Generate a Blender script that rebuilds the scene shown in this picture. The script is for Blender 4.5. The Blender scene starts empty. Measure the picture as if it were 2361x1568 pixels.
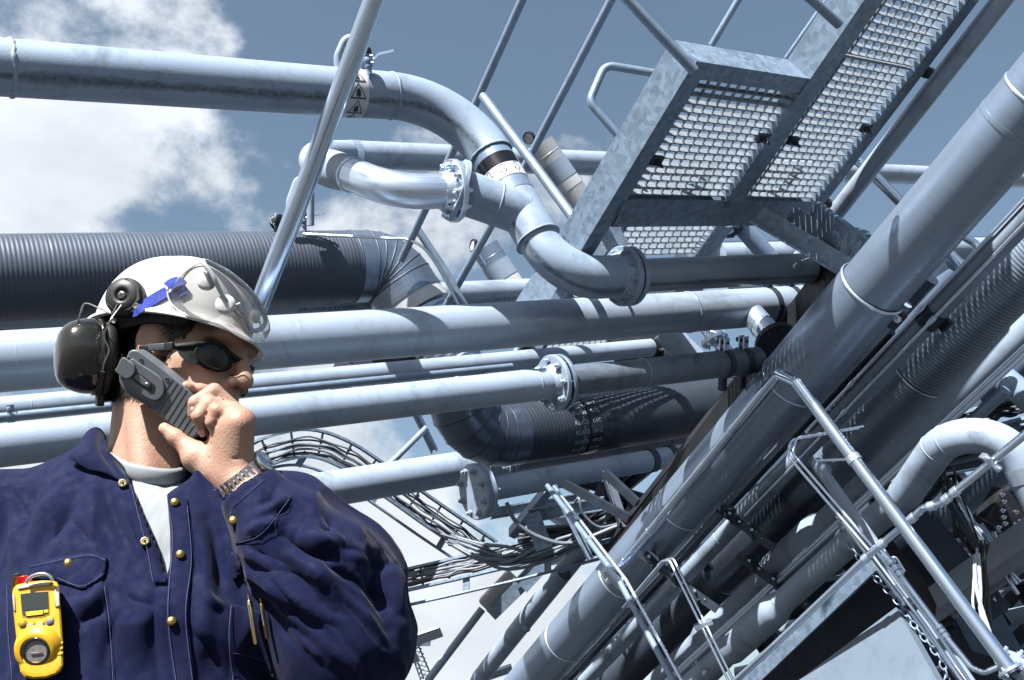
import bpy, bmesh, math, random
import numpy as np
from mathutils import Vector, Matrix, Quaternion

random.seed(7); np.random.seed(7)
S = bpy.context.scene
COL = S.collection
R = math.radians

# ------------------------------------------------------------------ camera, sky, sun, exposure
PITCH = 24.0
CAM_Z = 1.0
cam_d = bpy.data.cameras.new('camera'); cam_d.lens = 35; cam_d.sensor_width = 36
cam_d.clip_start = 0.05; cam_d.clip_end = 20000
cam = bpy.data.objects.new('camera', cam_d); COL.objects.link(cam)
cam.location = (0, 0, CAM_Z); cam.rotation_euler = (R(90 + PITCH), 0, 0)
S.camera = cam
S.view_settings.view_transform = 'Standard'; S.view_settings.look = 'None'
S.view_settings.exposure = 1.7; S.view_settings.gamma = 1.0
S.render.engine = 'CYCLES'
try:
    S.cycles.use_denoising = True; S.cycles.denoiser = 'OPENIMAGEDENOISE'
    S.cycles.max_bounces = 8; S.cycles.diffuse_bounces = 3; S.cycles.glossy_bounces = 4
    S.cycles.transmission_bounces = 6; S.cycles.transparent_max_bounces = 12
    S.cycles.caustics_reflective = False; S.cycles.caustics_refractive = False
except Exception: pass

SUN_DIR = Vector((-0.36, -0.59, 0.725)).normalized()        # towards the sun
sun_d = bpy.data.lights.new('sun', 'SUN'); sun_d.energy = 5.0; sun_d.angle = R(0.45); sun_d.color = (1.0, 0.98, 0.95)
sun = bpy.data.objects.new('sun', sun_d); COL.objects.link(sun)
sun.rotation_euler = SUN_DIR.to_track_quat('Z', 'Y').to_euler(); sun.location = (-5, -6, 20)

W = bpy.data.worlds.new('World'); S.world = W; W.use_nodes = True
def build_world():
    nt = W.node_tree; N = nt.nodes; L = nt.links; N.clear()
    out = N.new('ShaderNodeOutputWorld'); bg = N.new('ShaderNodeBackground'); bg.inputs[1].default_value = 0.05
    sky = N.new('ShaderNodeTexSky'); sky.sky_type = 'NISHITA'; sky.sun_disc = False
    sky.sun_elevation = math.asin(SUN_DIR.z); sky.sun_rotation = math.atan2(SUN_DIR.x, SUN_DIR.y)
    sky.altitude = 0; sky.air_density = 1.0; sky.dust_density = 2.2; sky.ozone_density = 1.0
    hs = N.new('ShaderNodeHueSaturation'); hs.inputs['Saturation'].default_value = 0.90; hs.inputs['Value'].default_value = 0.98
    hs.inputs['Hue'].default_value = 0.486
    L.new(sky.outputs[0], hs.inputs['Color'])
    tc = N.new('ShaderNodeTexCoord')
    def math_(op, a, b=None, clamp=False):
        m = N.new('ShaderNodeMath'); m.operation = op; m.use_clamp = clamp
        for i, v in enumerate((a, b)):
            if v is None: continue
            if isinstance(v, (int, float)): m.inputs[i].default_value = v
            else: L.new(v, m.inputs[i])
        return m.outputs[0]
    # clouds: layered noise over the whole dome, thicker in the west (left) and towards the horizon
    mp = N.new('ShaderNodeMapping'); mp.inputs['Location'].default_value = (5.1, 2.2, 2.0); mp.inputs['Scale'].default_value = (1.0, 1.0, 1.25)
    L.new(tc.outputs['Generated'], mp.inputs['Vector'])
    def noise(scale, detail, rough, dist=0.0):
        n = N.new('ShaderNodeTexNoise'); n.inputs['Scale'].default_value = scale; n.inputs['Detail'].default_value = detail
        n.inputs['Roughness'].default_value = rough; n.inputs['Distortion'].default_value = dist
        L.new(mp.outputs[0], n.inputs['Vector']); return n.outputs['Fac']
    n1 = noise(3.5, 13, 0.60, 0.10); n2 = noise(1.3, 3, 0.5)
    sep = N.new('ShaderNodeSeparateXYZ'); L.new(tc.outputs['Generated'], sep.inputs[0])
    west = math_('MULTIPLY', sep.outputs[0], -0.52)
    low = N.new('ShaderNodeMapRange'); low.inputs[1].default_value = 0.10; low.inputs[2].default_value = 0.62
    low.inputs[3].default_value = 0.17; low.inputs[4].default_value = -0.03; L.new(sep.outputs[2], low.inputs[0])
    cov = math_('ADD', math_('ADD', n1, math_('MULTIPLY', n2, 0.35)), math_('ADD', west, low.outputs[0]))
    ramp = N.new('ShaderNodeMapRange'); ramp.interpolation_type = 'SMOOTHSTEP'
    ramp.inputs[1].default_value = 0.755; ramp.inputs[2].default_value = 0.885; L.new(cov, ramp.inputs[0])
    shade = N.new('ShaderNodeMapRange'); shade.inputs[1].default_value = 0.30; shade.inputs[2].default_value = 0.66
    shade.inputs[3].default_value = 4.9; shade.inputs[4].default_value = 6.9
    L.new(noise(5.0, 8, 0.55, 0.3), shade.inputs[0])
    cc = N.new('ShaderNodeCombineColor')
    L.new(math_('MULTIPLY', shade.outputs[0], 0.90), cc.inputs[0]); L.new(math_('MULTIPLY', shade.outputs[0], 0.955), cc.inputs[1]); L.new(math_('MULTIPLY', shade.outputs[0], 1.03), cc.inputs[2])
    mx = N.new('ShaderNodeMix'); mx.data_type = 'RGBA'
    L.new(math_('MULTIPLY', ramp.outputs[0], 0.97), mx.inputs['Factor']); L.new(hs.outputs[0], mx.inputs['A']); L.new(cc.outputs[0], mx.inputs['B'])
    L.new(mx.outputs['Result'], bg.inputs[0]); L.new(bg.outputs[0], out.inputs[0])
build_world()

# ------------------------------------------------------------------ pixel -> place helpers (photo laid on a 2361 x 1568 grid)
F = 2361 * 35 / 36; CX, CY = 1180.5, 784.0
FW = Vector((0, math.cos(R(PITCH)), math.sin(R(PITCH)))); UP = Vector((0, -math.sin(R(PITCH)), math.cos(R(PITCH)))); RT = Vector((1, 0, 0))
CAMP = Vector((0, 0, CAM_Z))
def P(px, py, d): return CAMP + d * (FW + RT * ((px - CX) / F) + UP * ((CY - py) / F))
VP1 = (4680, 497); VP2 = (-117, 3110)
def L1(a, px, vp=VP1):
    """point at image column px on the line through a=(x,y,z) that runs with the cross-going pipes"""
    x0, y0, z0 = a; t = z0 * (px - x0) / (vp[0] - px); z = z0 + t
    return P((x0 * z0 + vp[0] * t) / z, (y0 * z0 + vp[1] * t) / z, z)
def L2(a, py, vp=VP2):
    x0, y0, z0 = a; t = z0 * (py - y0) / (vp[1] - py); z = z0 + t
    return P((x0 * z0 + vp[0] * t) / z, (y0 * z0 + vp[1] * t) / z, z)
def proj(p):
    v = Vector(p) - CAMP; d = v.dot(FW); return (CX + F * v.dot(RT) / d, CY - F * v.dot(UP) / d, d)
def PX(n, z): return n * z / F

# ------------------------------------------------------------------ materials
MATS = {}
ALB = [.49]                       # albedo scale that goes with the exposure above
class NT:
    def __init__(s, m): s.nt = m.node_tree; s.N = s.nt.nodes; s.L = s.nt.links
    def node(s, t, **kw):
        n = s.N.new(t)
        for k, v in kw.items(): setattr(n, k, v)
        return n
    def math(s, op, a, b=None, c=None, clamp=False):
        m = s.N.new('ShaderNodeMath'); m.operation = op; m.use_clamp = clamp
        for i, v in enumerate((a, b, c)):
            if v is None: continue
            if isinstance(v, (int, float)): m.inputs[i].default_value = v
            else: s.L.new(v, m.inputs[i])
        return m.outputs[0]
    def noise(s, vec, scale, detail=4, rough=.55, dist=0):
        n = s.N.new('ShaderNodeTexNoise'); n.inputs['Scale'].default_value = scale; n.inputs['Detail'].default_value = detail
        n.inputs['Roughness'].default_value = rough; n.inputs['Distortion'].default_value = dist
        s.L.new(vec, n.inputs['Vector']); return n.outputs['Fac']
    def mapr(s, v, a, b, c, d):
        m = s.N.new('ShaderNodeMapRange'); s.L.new(v, m.inputs[0])
        for i, x in enumerate((a, b, c, d)): m.inputs[i + 1].default_value = x
        return m.outputs[0]
    def mix(s, fac, a, b, mode='MIX'):
        m = s.N.new('ShaderNodeMix'); m.data_type = 'RGBA'; m.blend_type = mode
        for k, v in (('Factor', fac), ('A', a), ('B', b)):
            if isinstance(v, (tuple, list)): m.inputs[k].default_value = (*v[:3], 1)
            elif isinstance(v, (int, float)): m.inputs[k].default_value = v
            else: s.L.new(v, m.inputs[k])
        return m.outputs['Result']
    def scaled(s, vec, sc):
        m = s.N.new('ShaderNodeMapping'); m.inputs['Scale'].default_value = sc; s.L.new(vec, m.inputs['Vector']); return m.outputs[0]

def mat(name, col, rough=.5, metal=0.0, var=.10, vscale=5, bump=0.0, bscale=80, spec=.5, coat=0.0, brush=None,
        stain=None, spangle=0.0, dirt=0.0, sheen=0.0, trans=0.0, ior=1.45, sss=0.0, dark=None, extra=None):
    if name in MATS: return MATS[name]
    col = tuple(x * (ALB[0] if metal < .7 else .82) for x in col)
    m = bpy.data.materials.new(name); m.use_nodes = True; k = NT(m); MATS[name] = m
    b = k.N['Principled BSDF']
    tc = k.node('ShaderNodeTexCoord'); ob = tc.outputs['Object']; uv = tc.outputs['UV']
    b.inputs['Metallic'].default_value = metal; b.inputs['Specular IOR Level'].default_value = spec
    b.inputs['Coat Weight'].default_value = coat; b.inputs['IOR'].default_value = ior
    if trans: b.inputs['Transmission Weight'].default_value = trans
    if sheen: b.inputs['Sheen Weight'].default_value = sheen; b.inputs['Sheen Roughness'].default_value = .4
    if sss:
        b.inputs['Subsurface Weight'].default_value = sss; b.inputs['Subsurface Radius'].default_value = (1, .35, .2); b.inputs['Subsurface Scale'].default_value = .006
    c = (*col, 1)
    colour = c
    rsock = None
    if var:
        n = k.noise(ob, vscale, 6, .6)
        f = k.mapr(n, .3, .7, 1 - var, 1 + var)
        mm = k.node('ShaderNodeVectorMath', operation='SCALE'); mm.inputs[0].default_value = col; k.L.new(f, mm.inputs['Scale'])
        colour = mm.outputs[0]
    if spangle:
        v = k.node('ShaderNodeTexVoronoi'); v.inputs['Scale'].default_value = 38; k.L.new(ob, v.inputs['Vector'])
        sp = k.node('ShaderNodeSeparateColor'); k.L.new(v.outputs['Color'], sp.inputs[0])
        f = k.mapr(sp.outputs[0], 0, 1, 1 - spangle, 1 + spangle)
        mm = k.node('ShaderNodeVectorMath', operation='SCALE'); k.L.new(colour, mm.inputs[0]); k.L.new(f, mm.inputs['Scale'])
        colour = mm.outputs[0]
        rsock = k.mapr(sp.outputs[1], 0, 1, max(.05, rough - .12), rough + .12)
    if dirt:
        n = k.noise(ob, 3.1, 9, .72, .6)
        f = k.math('MULTIPLY', k.mapr(n, .515, .69, 0, 1), dirt, clamp=True)
        colour = k.mix(f, colour, tuple(x * .28 for x in col))
        n2 = k.noise(k.scaled(uv, (26, 1.6, 1)), 1, 5, .7)
        f2 = k.math('MULTIPLY', k.mapr(n2, .60, .80, 0, 1), dirt * .6, clamp=True)
        colour = k.mix(f2, colour, tuple(x * .45 for x in col))
    if stain:                                  # a grimy streak left by rain along one side of a pipe: (angle, half width)
        sx = k.node('ShaderNodeSeparateXYZ'); k.L.new(uv, sx.inputs[0])
        n = k.noise(k.scaled(uv, (2, 1.7, 1)), 1, 7, .7, .2)
        w = k.math('MULTIPLY', k.mapr(n, .35, .70, .15, 1.5), stain[1])
        d = k.math('ABSOLUTE', k.math('SUBTRACT', k.math('ADD', sx.outputs[0], k.math('MULTIPLY', n, .03)), stain[0]))
        f = k.math('SUBTRACT', 1.0, k.math('DIVIDE', d, w), clamp=True)
        n3 = k.noise(ob, 55, 4, .7)
        f = k.math('MULTIPLY', k.math('POWER', f, .6), k.mapr(n3, .25, .6, .35, .95), clamp=True)
        colour = k.mix(f, colour, tuple(x * .16 for x in col))
    if extra: colour = extra(k, colour, ob, uv, b)
    if isinstance(colour, tuple): b.inputs['Base Color'].default_value = colour
    else: k.L.new(colour, b.inputs['Base Color'])
    bvec = None
    if brush:                                  # drawn / rolled sheet: fine lines that run round or along the pipe
        n = k.noise(k.scaled(uv, brush), 1, 5, .65)
        rsock = k.mapr(n, .3, .7, max(.04, rough - .11), rough + .13)
        bp = k.node('ShaderNodeBump'); bp.inputs['Strength'].default_value = .10; bp.inputs['Distance'].default_value = .002
        k.L.new(n, bp.inputs['Height']); bvec = bp.outputs[0]
    if rsock is None and var:
        rsock = k.mapr(k.noise(ob, vscale * 2.3, 5), .3, .7, max(.03, rough * .82), min(1, rough * 1.2))
    if rsock is not None: k.L.new(rsock, b.inputs['Roughness'])
    else: b.inputs['Roughness'].default_value = rough
    if bump:
        bp = k.node('ShaderNodeBump'); bp.inputs['Strength'].default_value = bump; bp.inputs['Distance'].default_value = .003
        k.L.new(k.noise(ob, bscale, 5, .6), bp.inputs['Height'])
        if bvec is not None: k.L.new(bvec, bp.inputs['Normal'])
        bvec = bp.outputs[0]
    if bvec is not None: k.L.new(bvec, b.inputs['Normal'])
    return m

PAINT   = mat('painted_steel', (.42, .525, .675), .52, .0, .06, 2.4, bump=.22, bscale=120, dirt=.62)
PAINT_A = mat('painted_steel_weathered', (.40, .515, .68), .48, 0, .06, 2.2, bump=.25, bscale=110, dirt=.6, stain=(.40, .058))
STEEL_D = mat('mill_steel_pipe', (.30, .41, .58), .40, .25, .10, 3, bump=.12, bscale=140, dirt=.5, brush=(3, 40, 1))
BARE    = mat('grey_steel_pipe', (.53, .64, .80), .40, .25, .07, 2, dirt=.50, brush=(40, 1.2, 1))
STAIN_S = mat('stainless_steel', (.62, .72, .86), .33, .85, .06, 4, brush=(30, 3, 1))
CHROME  = mat('polished_tube', (.55, .66, .80), .17, .95, .05, 5, brush=(24, 1.5, 1))
GALV    = mat('galvanised_steel', (.31, .42, .56), .50, .40, .12, 3, spangle=.20, bump=.06, dirt=.35)
GALV_T  = mat('galvanised_tube', (.38, .50, .66), .42, .50, .14, 12, dirt=.25, bump=.08)
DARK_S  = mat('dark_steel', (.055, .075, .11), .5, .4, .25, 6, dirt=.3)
BLACK   = mat('black_rubber', (.016, .019, .025), .55, 0, .15, 6)
CLAD    = mat('insulation_cladding', (.46, .54, .66), .30, .92, .08, 2, brush=(2, 30, 1), dirt=.25)
CLAD_D  = mat('dark_cladding', (.10, .128, .178), .50, .30, .10, 2, brush=(3, 18, 1))
CLAD_R  = mat('rolled_aluminium_cladding', (.42, .54, .72), .35, .62, .03, 1.5, brush=(1.2, 90, 1))
WHITE   = mat('white_tape', (.86, .88, .92), .42, 0, .04, 9)
GALV_L  = mat('pale_galvanised_sheet', (.47, .56, .67), .45, .15, .07, 1.6, dirt=.2, bump=.05)

# ------------------------------------------------------------------ mesh building
BASE = {}
def link(o):
    COL.objects.link(o); return o
def tag(o, label=None, cat=None, group=None, kind=None):
    if label: o['label'] = label
    if cat: o['category'] = cat
    if group: o['group'] = group
    if kind: o['kind'] = kind
    return o
def thing(name, label, cat, loc, group=None):
    o = bpy.data.objects.new(name, None); o.empty_display_size = .1; o.location = Vector(loc); link(o)
    BASE[o] = Vector(loc); return tag(o, label, cat, group)
def build(name, vf, m, parent=None, base=None, smooth=True, flat_from=None, uvs=None):
    """vf = (verts in world space, faces); one mesh object under parent (or a thing of its own)"""
    v, f = vf[0], vf[1]
    if len(vf) > 2 and uvs is None: uvs = vf[2]
    va = np.array([tuple(x) for x in v], dtype=float) if not isinstance(v, np.ndarray) else v
    if parent is not None: bs = BASE[parent]
    else: bs = Vector(base) if base is not None else Vector(va.mean(axis=0))
    me = bpy.data.meshes.new(name)
    me.from_pydata((va - np.array(bs)).tolist(), [], f if not isinstance(f, np.ndarray) else f.tolist())
    if m is not None:
        for mm in (m if isinstance(m, (list, tuple)) else [m]): me.materials.append(mm)
    n = len(me.polygons)
    sm = np.ones(n, bool) if smooth else np.zeros(n, bool)
    if smooth and flat_from is not None: sm[flat_from:] = False
    me.polygons.foreach_set('use_smooth', sm)
    if uvs is not None:
        ul = me.uv_layers.new(name='UVMap'); idx = np.empty(len(me.loops), int); me.loops.foreach_get('vertex_index', idx)
        ul.data.foreach_set('uv', np.array(uvs, dtype=float)[idx].ravel())
    me.update()
    o = bpy.data.objects.new(name, me); link(o)
    if parent is not None: o.parent = parent
    else: o.location = bs
    BASE[o] = bs if parent is not None else bs
    return o
def inst(name, me, M, parent):
    """a part that shares mesh data: M places it in the world"""
    o = bpy.data.objects.new(name, me); link(o); o.parent = parent
    o.matrix_local = Matrix.Translation(-BASE[parent]) @ M; BASE[o] = BASE[parent]; return o

def frames(pts):
    pts = [Vector(p) for p in pts]; n = len(pts); T = []
    for i in range(n):
        a = pts[max(0, i - 1)]; b = pts[min(n - 1, i + 1)]; d = (b - a)
        if 0 < i < n - 1:
            d = (pts[i] - a).normalized() + (b - pts[i]).normalized()
        T.append(d.normalized())
    ref = Vector((0, 0, 1)) if abs(T[0].z) < .93 else Vector((1, 0, 0))
    u = (ref - T[0] * ref.dot(T[0])).normalized(); out = []
    for i in range(n):
        if i: 
            q = T[i - 1].rotation_difference(T[i]); u = q @ u; u = (u - T[i] * u.dot(T[i])).normalized()
        out.append((pts[i], T[i], u, T[i].cross(u)))
    return out
def tube(pts, rad, seg=24, caps=True):
    """round tube; rad a number or one per point. UV: u round the pipe, v metres along it"""
    fr = frames(pts); n = len(fr); rr = rad if isinstance(rad, (list, tuple, np.ndarray)) else [rad] * n
    V = []; Fc = []; UV = []; s = 0
    for i, (p, t, u, w) in enumerate(fr):
        if i: s += (p - fr[i - 1][0]).length
        k = 1.0
        if 0 < i < n - 1:
            c = (fr[i][0] - fr[i - 1][0]).normalized().dot(t); k = 1 / max(.6, c)
        for j in range(seg + 1):
            a = 2 * math.pi * j / seg
            V.append(p + (u * math.cos(a) + w * math.sin(a)) * rr[i]); UV.append((j / seg, s))
    m = seg + 1
    for i in range(n - 1):
        for j in range(seg): Fc.append((i * m + j, i * m + j + 1, (i + 1) * m + j + 1, (i + 1) * m + j))
    nf = len(Fc)
    if caps:
        for i, rev in ((0, True), (n - 1, False)):
            b = len(V)
            for j in range(seg): V.append(V[i * m + j]); UV.append(UV[i * m + j])
            r = list(range(b, b + seg)); Fc.append(tuple(reversed(r)) if rev else tuple(r))
    return V, Fc, UV, nf
def pipe(name, pts, rad, m, parent=None, seg=24, caps=True, **kw):
    V, Fc, UV, nf = tube(pts, rad, seg, caps)
    return build(name, (V, Fc, UV), m, parent, flat_from=nf, base=kw.get('base'))
def fillet(pts, rb, n=9):
    """polyline with rounded corners of radius rb (one or one per inner corner)"""
    pts = [Vector(p) for p in pts]; out = [pts[0]]
    for i in range(1, len(pts) - 1):
        r = rb[i - 1] if isinstance(rb, (list, tuple)) else rb
        a = (pts[i - 1] - pts[i]); b = (pts[i + 1] - pts[i]); la, lb = a.length, b.length; a.normalize(); b.normalize()
        ang = a.angle(b); d = min(r / math.tan(ang / 2), la * .49 if i > 1 else la * .95, lb * .49 if i < len(pts) - 2 else lb * .95)
        r2 = d * math.tan(ang / 2); bis = (a + b).normalized(); c = pts[i] + bis * (r2 / math.sin(ang / 2))
        s = pts[i] + a * d - c; e = pts[i] + b * d - c; om = s.angle(e)
        for q in range(n + 1):
            t = q / n; out.append(c + (s * math.sin((1 - t) * om) + e * math.sin(t * om)) / math.sin(om))
    out.append(pts[-1]); return out
def spl(pts, n=8):
    """Catmull-Rom through the points"""
    pts = [Vector(p) for p in pts]; out = []
    q = [pts[0] * 2 - pts[1]] + pts + [pts[-1] * 2 - pts[-2]]
    for i in range(1, len(q) - 2):
        a, b, c, d = q[i - 1], q[i], q[i + 1], q[i + 2]
        for k in range(n):
            t = k / n
            out.append(.5 * ((2 * b) + (c - a) * t + (2 * a - 5 * b + 4 * c - d) * t * t + (3 * b - a - 3 * c + d) * t ** 3))
    out.append(pts[-1]); return out
def axisM(c, axis, ref=None):
    """matrix with local Z along axis"""
    z = Vector(axis).normalized(); ref = Vector(ref) if ref is not None else (Vector((0, 0, 1)) if abs(z.z) < .9 else Vector((1, 0, 0)))
    x = (ref - z * ref.dot(z)).normalized(); y = z.cross(x)
    return Matrix(((x.x, y.x, z.x, c[0]), (x.y, y.y, z.y, c[1]), (x.z, y.z, z.z, c[2]), (0, 0, 0, 1)))
def lathe(M, prof, seg=32):
    """prof: (z, r) list turned about local Z of M; every step has its own normals when sharp (repeat points)"""
    V = []; Fc = []; m = seg
    for z, r in prof:
        for j in range(seg):
            a = 2 * math.pi * j / seg; V.append(M @ Vector((r * math.cos(a), r * math.sin(a), z)))
    for i in range(len(prof) - 1):
        if prof[i] == prof[i + 1]: continue
        for j in range(seg): Fc.append((i * m + j, i * m + (j + 1) % m, (i + 1) * m + (j + 1) % m, (i + 1) * m + j))
    return V, Fc
def box_vf(M, hx, hy, hz, bev=.0):
    """box with half sizes, chamfered edges when bev"""
    bm = bmesh.new(); bmesh.ops.create_cube(bm, size=2)
    for v in bm.verts: v.co = Vector((v.co.x * hx, v.co.y * hy, v.co.z * hz))
    if bev: bmesh.ops.bevel(bm, geom=bm.edges[:], offset=bev, segments=2, affect='EDGES', profile=.6)
    V = [M @ v.co for v in bm.verts]; Fc = [tuple(v.index for v in f.verts) for f in bm.faces]; bm.free(); return V, Fc
def extrude_vf(M, poly, z0, z1):
    """2-D outline (x,y) extruded along local z"""
    n = len(poly); V = [M @ Vector((x, y, z0)) for x, y in poly] + [M @ Vector((x, y, z1)) for x, y in poly]
    Fc = [(i, (i + 1) % n, n + (i + 1) % n, n + i) for i in range(n)] + [tuple(range(n - 1, -1, -1)), tuple(range(n, 2 * n))]
    return V, Fc
def join(*vfs):
    V = []; Fc = []
    for vf in vfs:
        b = len(V); V += list(vf[0]); Fc += [tuple(i + b for i in f) for f in vf[1]]
    return V, Fc
def mesh_of(name, vf, m, smooth=False):
    me = bpy.data.meshes.new(name); me.from_pydata([tuple(v) for v in vf[0]], [], vf[1]); me.materials.append(m)
    if smooth: me.polygons.foreach_set('use_smooth', np.ones(len(me.polygons), bool))
    me.update(); return me
I4 = Matrix.Identity(4)
def hexbolt(m, r=.5, h=.42):
    """unit bolt: hex nut with a stub of thread, z up"""
    prof = [(math.cos(R(60 * i)) * r, math.sin(R(60 * i)) * r) for i in range(6)]
    a = extrude_vf(I4, prof, 0, h); b = lathe(I4, [(h, r * .52), (h + .38, r * .52), (h + .44, r * .40), (h + .44, 0.001)], 10)
    return join(a, b)
BOLT = mesh_of('bolt', hexbolt(None), STAIN_S); BOLT_D = mesh_of('bolt_dark', hexbolt(None), DARK_S); BOLT_P = mesh_of('bolt_painted', hexbolt(None), PAINT)
def bolts(parent, c, axis, rad, n, size, me=None, ph=0.0, name='bolt'):
    M = axisM(c, axis)
    for i in range(n):
        a = 2 * math.pi * (i + ph) / n
        inst(name, me or BOLT, M @ Matrix.Translation((rad * math.cos(a), rad * math.sin(a), 0)) @ Matrix.Rotation(random.random() * 1.5, 4, 'Z') @ Matrix.Diagonal((size, size, size, 1)), parent)
def flange(parent, c, axis, r, th, n, bs, m, bm=None, hub=None, ph=.3, name='flange', both=True):
    """bolted ring with a chamfer; bolts on both faces"""
    M = axisM(c, axis); e = th * .12
    prof = [(-th / 2, .001), (-th / 2, r - e), (-th / 2, r - e), (-th / 2 + e, r), (-th / 2 + e, r), (th / 2 - e, r), (th / 2 - e, r), (th / 2, r - e), (th / 2, r - e), (th / 2, .001)]
    fl = build(name, lathe(M, prof, 40), m, parent)
    if hub:                                   # tapered weld neck on one side
        s, hr, hl = hub
        build('weld_neck', lathe(M, [(s * th / 2, hr * 1.22), (s * (th / 2 + hl * .35), hr * 1.16), (s * (th / 2 + hl), hr * 1.005)], 32), m, parent)
    a = Vector(axis).normalized()
    bolts(parent, Vector(c) + a * th / 2, a, r * .82, n, bs, bm, ph)
    if both: bolts(parent, Vector(c) - a * th / 2, -a, r * .82, n, bs, bm, -ph)
    return fl
def weld(parent, c, axis, r, w=.006, m=None, name='weld_seam', rough=.5):
    """a bead of weld round a pipe, slightly lumpy"""
    M = axisM(c, axis); V = []; Fc = []; n = 48; k = 5
    for i in range(n):
        a = 2 * math.pi * i / n; off = random.uniform(-1, 1) * w * .35 * rough; h = w * (1 + random.uniform(-.4, .4) * rough)
        for j in range(k):
            b = math.pi * j / (k - 1); V.append(M @ Vector(((r - .001 + math.sin(b) * h * .7) * math.cos(a), (r - .001 + math.sin(b) * h * .7) * math.sin(a), off + math.cos(b) * h)))
    for i in range(n):
        for j in range(k - 1): Fc.append((i * k + j, ((i + 1) % n) * k + j, ((i + 1) % n) * k + j + 1, i * k + j + 1))
    return build(name, (V, Fc), m or PAINT, parent)
def band(parent, name, a, b, r, m, seg=48):
    """thin sleeve round a pipe from a to b"""
    return pipe(name, [a, a.lerp(b, .5), b], r, m, parent, seg, caps=True)
def beam(name, a, b, up, w, h, m, parent=None, kind='box', t=.008, base=None):
    """straight rolled section from a to b. up = direction of the height"""
    a = Vector(a); b = Vector(b); z = (b - a).normalized(); M = axisM(a, z, up); Ln = (b - a).length
    H, Wd = h / 2, w / 2
    if kind == 'box': pl = [(-H, -Wd), (H, -Wd), (H, Wd), (-H, Wd)]
    elif kind == 'L': pl = [(-H, -Wd), (-H, Wd), (-H + t, Wd), (-H + t, -Wd + t), (H, -Wd + t), (H, -Wd)]
    elif kind == 'U': pl = [(-H, -Wd), (H, -Wd), (H, Wd), (H - t, Wd), (H - t, -Wd + t), (-H + t, -Wd + t), (-H + t, Wd), (-H, Wd)]
    elif kind == 'I':
        pl = [(-H, -Wd), (-H + t, -Wd), (-H + t, -t / 2), (H - t, -t / 2), (H - t, -Wd), (H, -Wd), (H, Wd), (H - t, Wd), (H - t, t / 2), (-H + t, t / 2), (-H + t, Wd), (-H, Wd)]
    return build(name, extrude_vf(M, pl, 0, Ln), m, parent, smooth=False, base=base)
# ------------------------------------------------------------------ ground
def ground():
    n = 40; V = []; Fc = []
    for i in range(n + 1):
        for j in range(n + 1):
            x = (i / n - .5); y = (j / n - .5); s = 6000
            V.append((math.copysign(abs(x) ** 2.2, x) * s * 2, math.copysign(abs(y) ** 2.2, y) * s * 2, 0))
    for i in range(n):
        for j in range(n): Fc.append((i * (n + 1) + j, (i + 1) * (n + 1) + j, (i + 1) * (n + 1) + j + 1, i * (n + 1) + j + 1))
    m = mat('gravel_ground', (.09, .095, .10), .9, 0, .3, 3, bump=.6, bscale=40)
    return tag(build('ground', (V, Fc), m, base=(0, 0, 0)), kind='structure')
ground()

# ------------------------------------------------------------------ cross-going pipes
def D1dir(vp=VP1): return (RT * ((vp[0] - CX) / F) + UP * ((CY - vp[1]) / F) + FW).normalized()
def D2dir(): return (RT * ((VP2[0] - CX) / F) + UP * ((CY - VP2[1]) / F) + FW).normalized()
d1 = D1dir(); d2 = D2dir()

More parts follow.
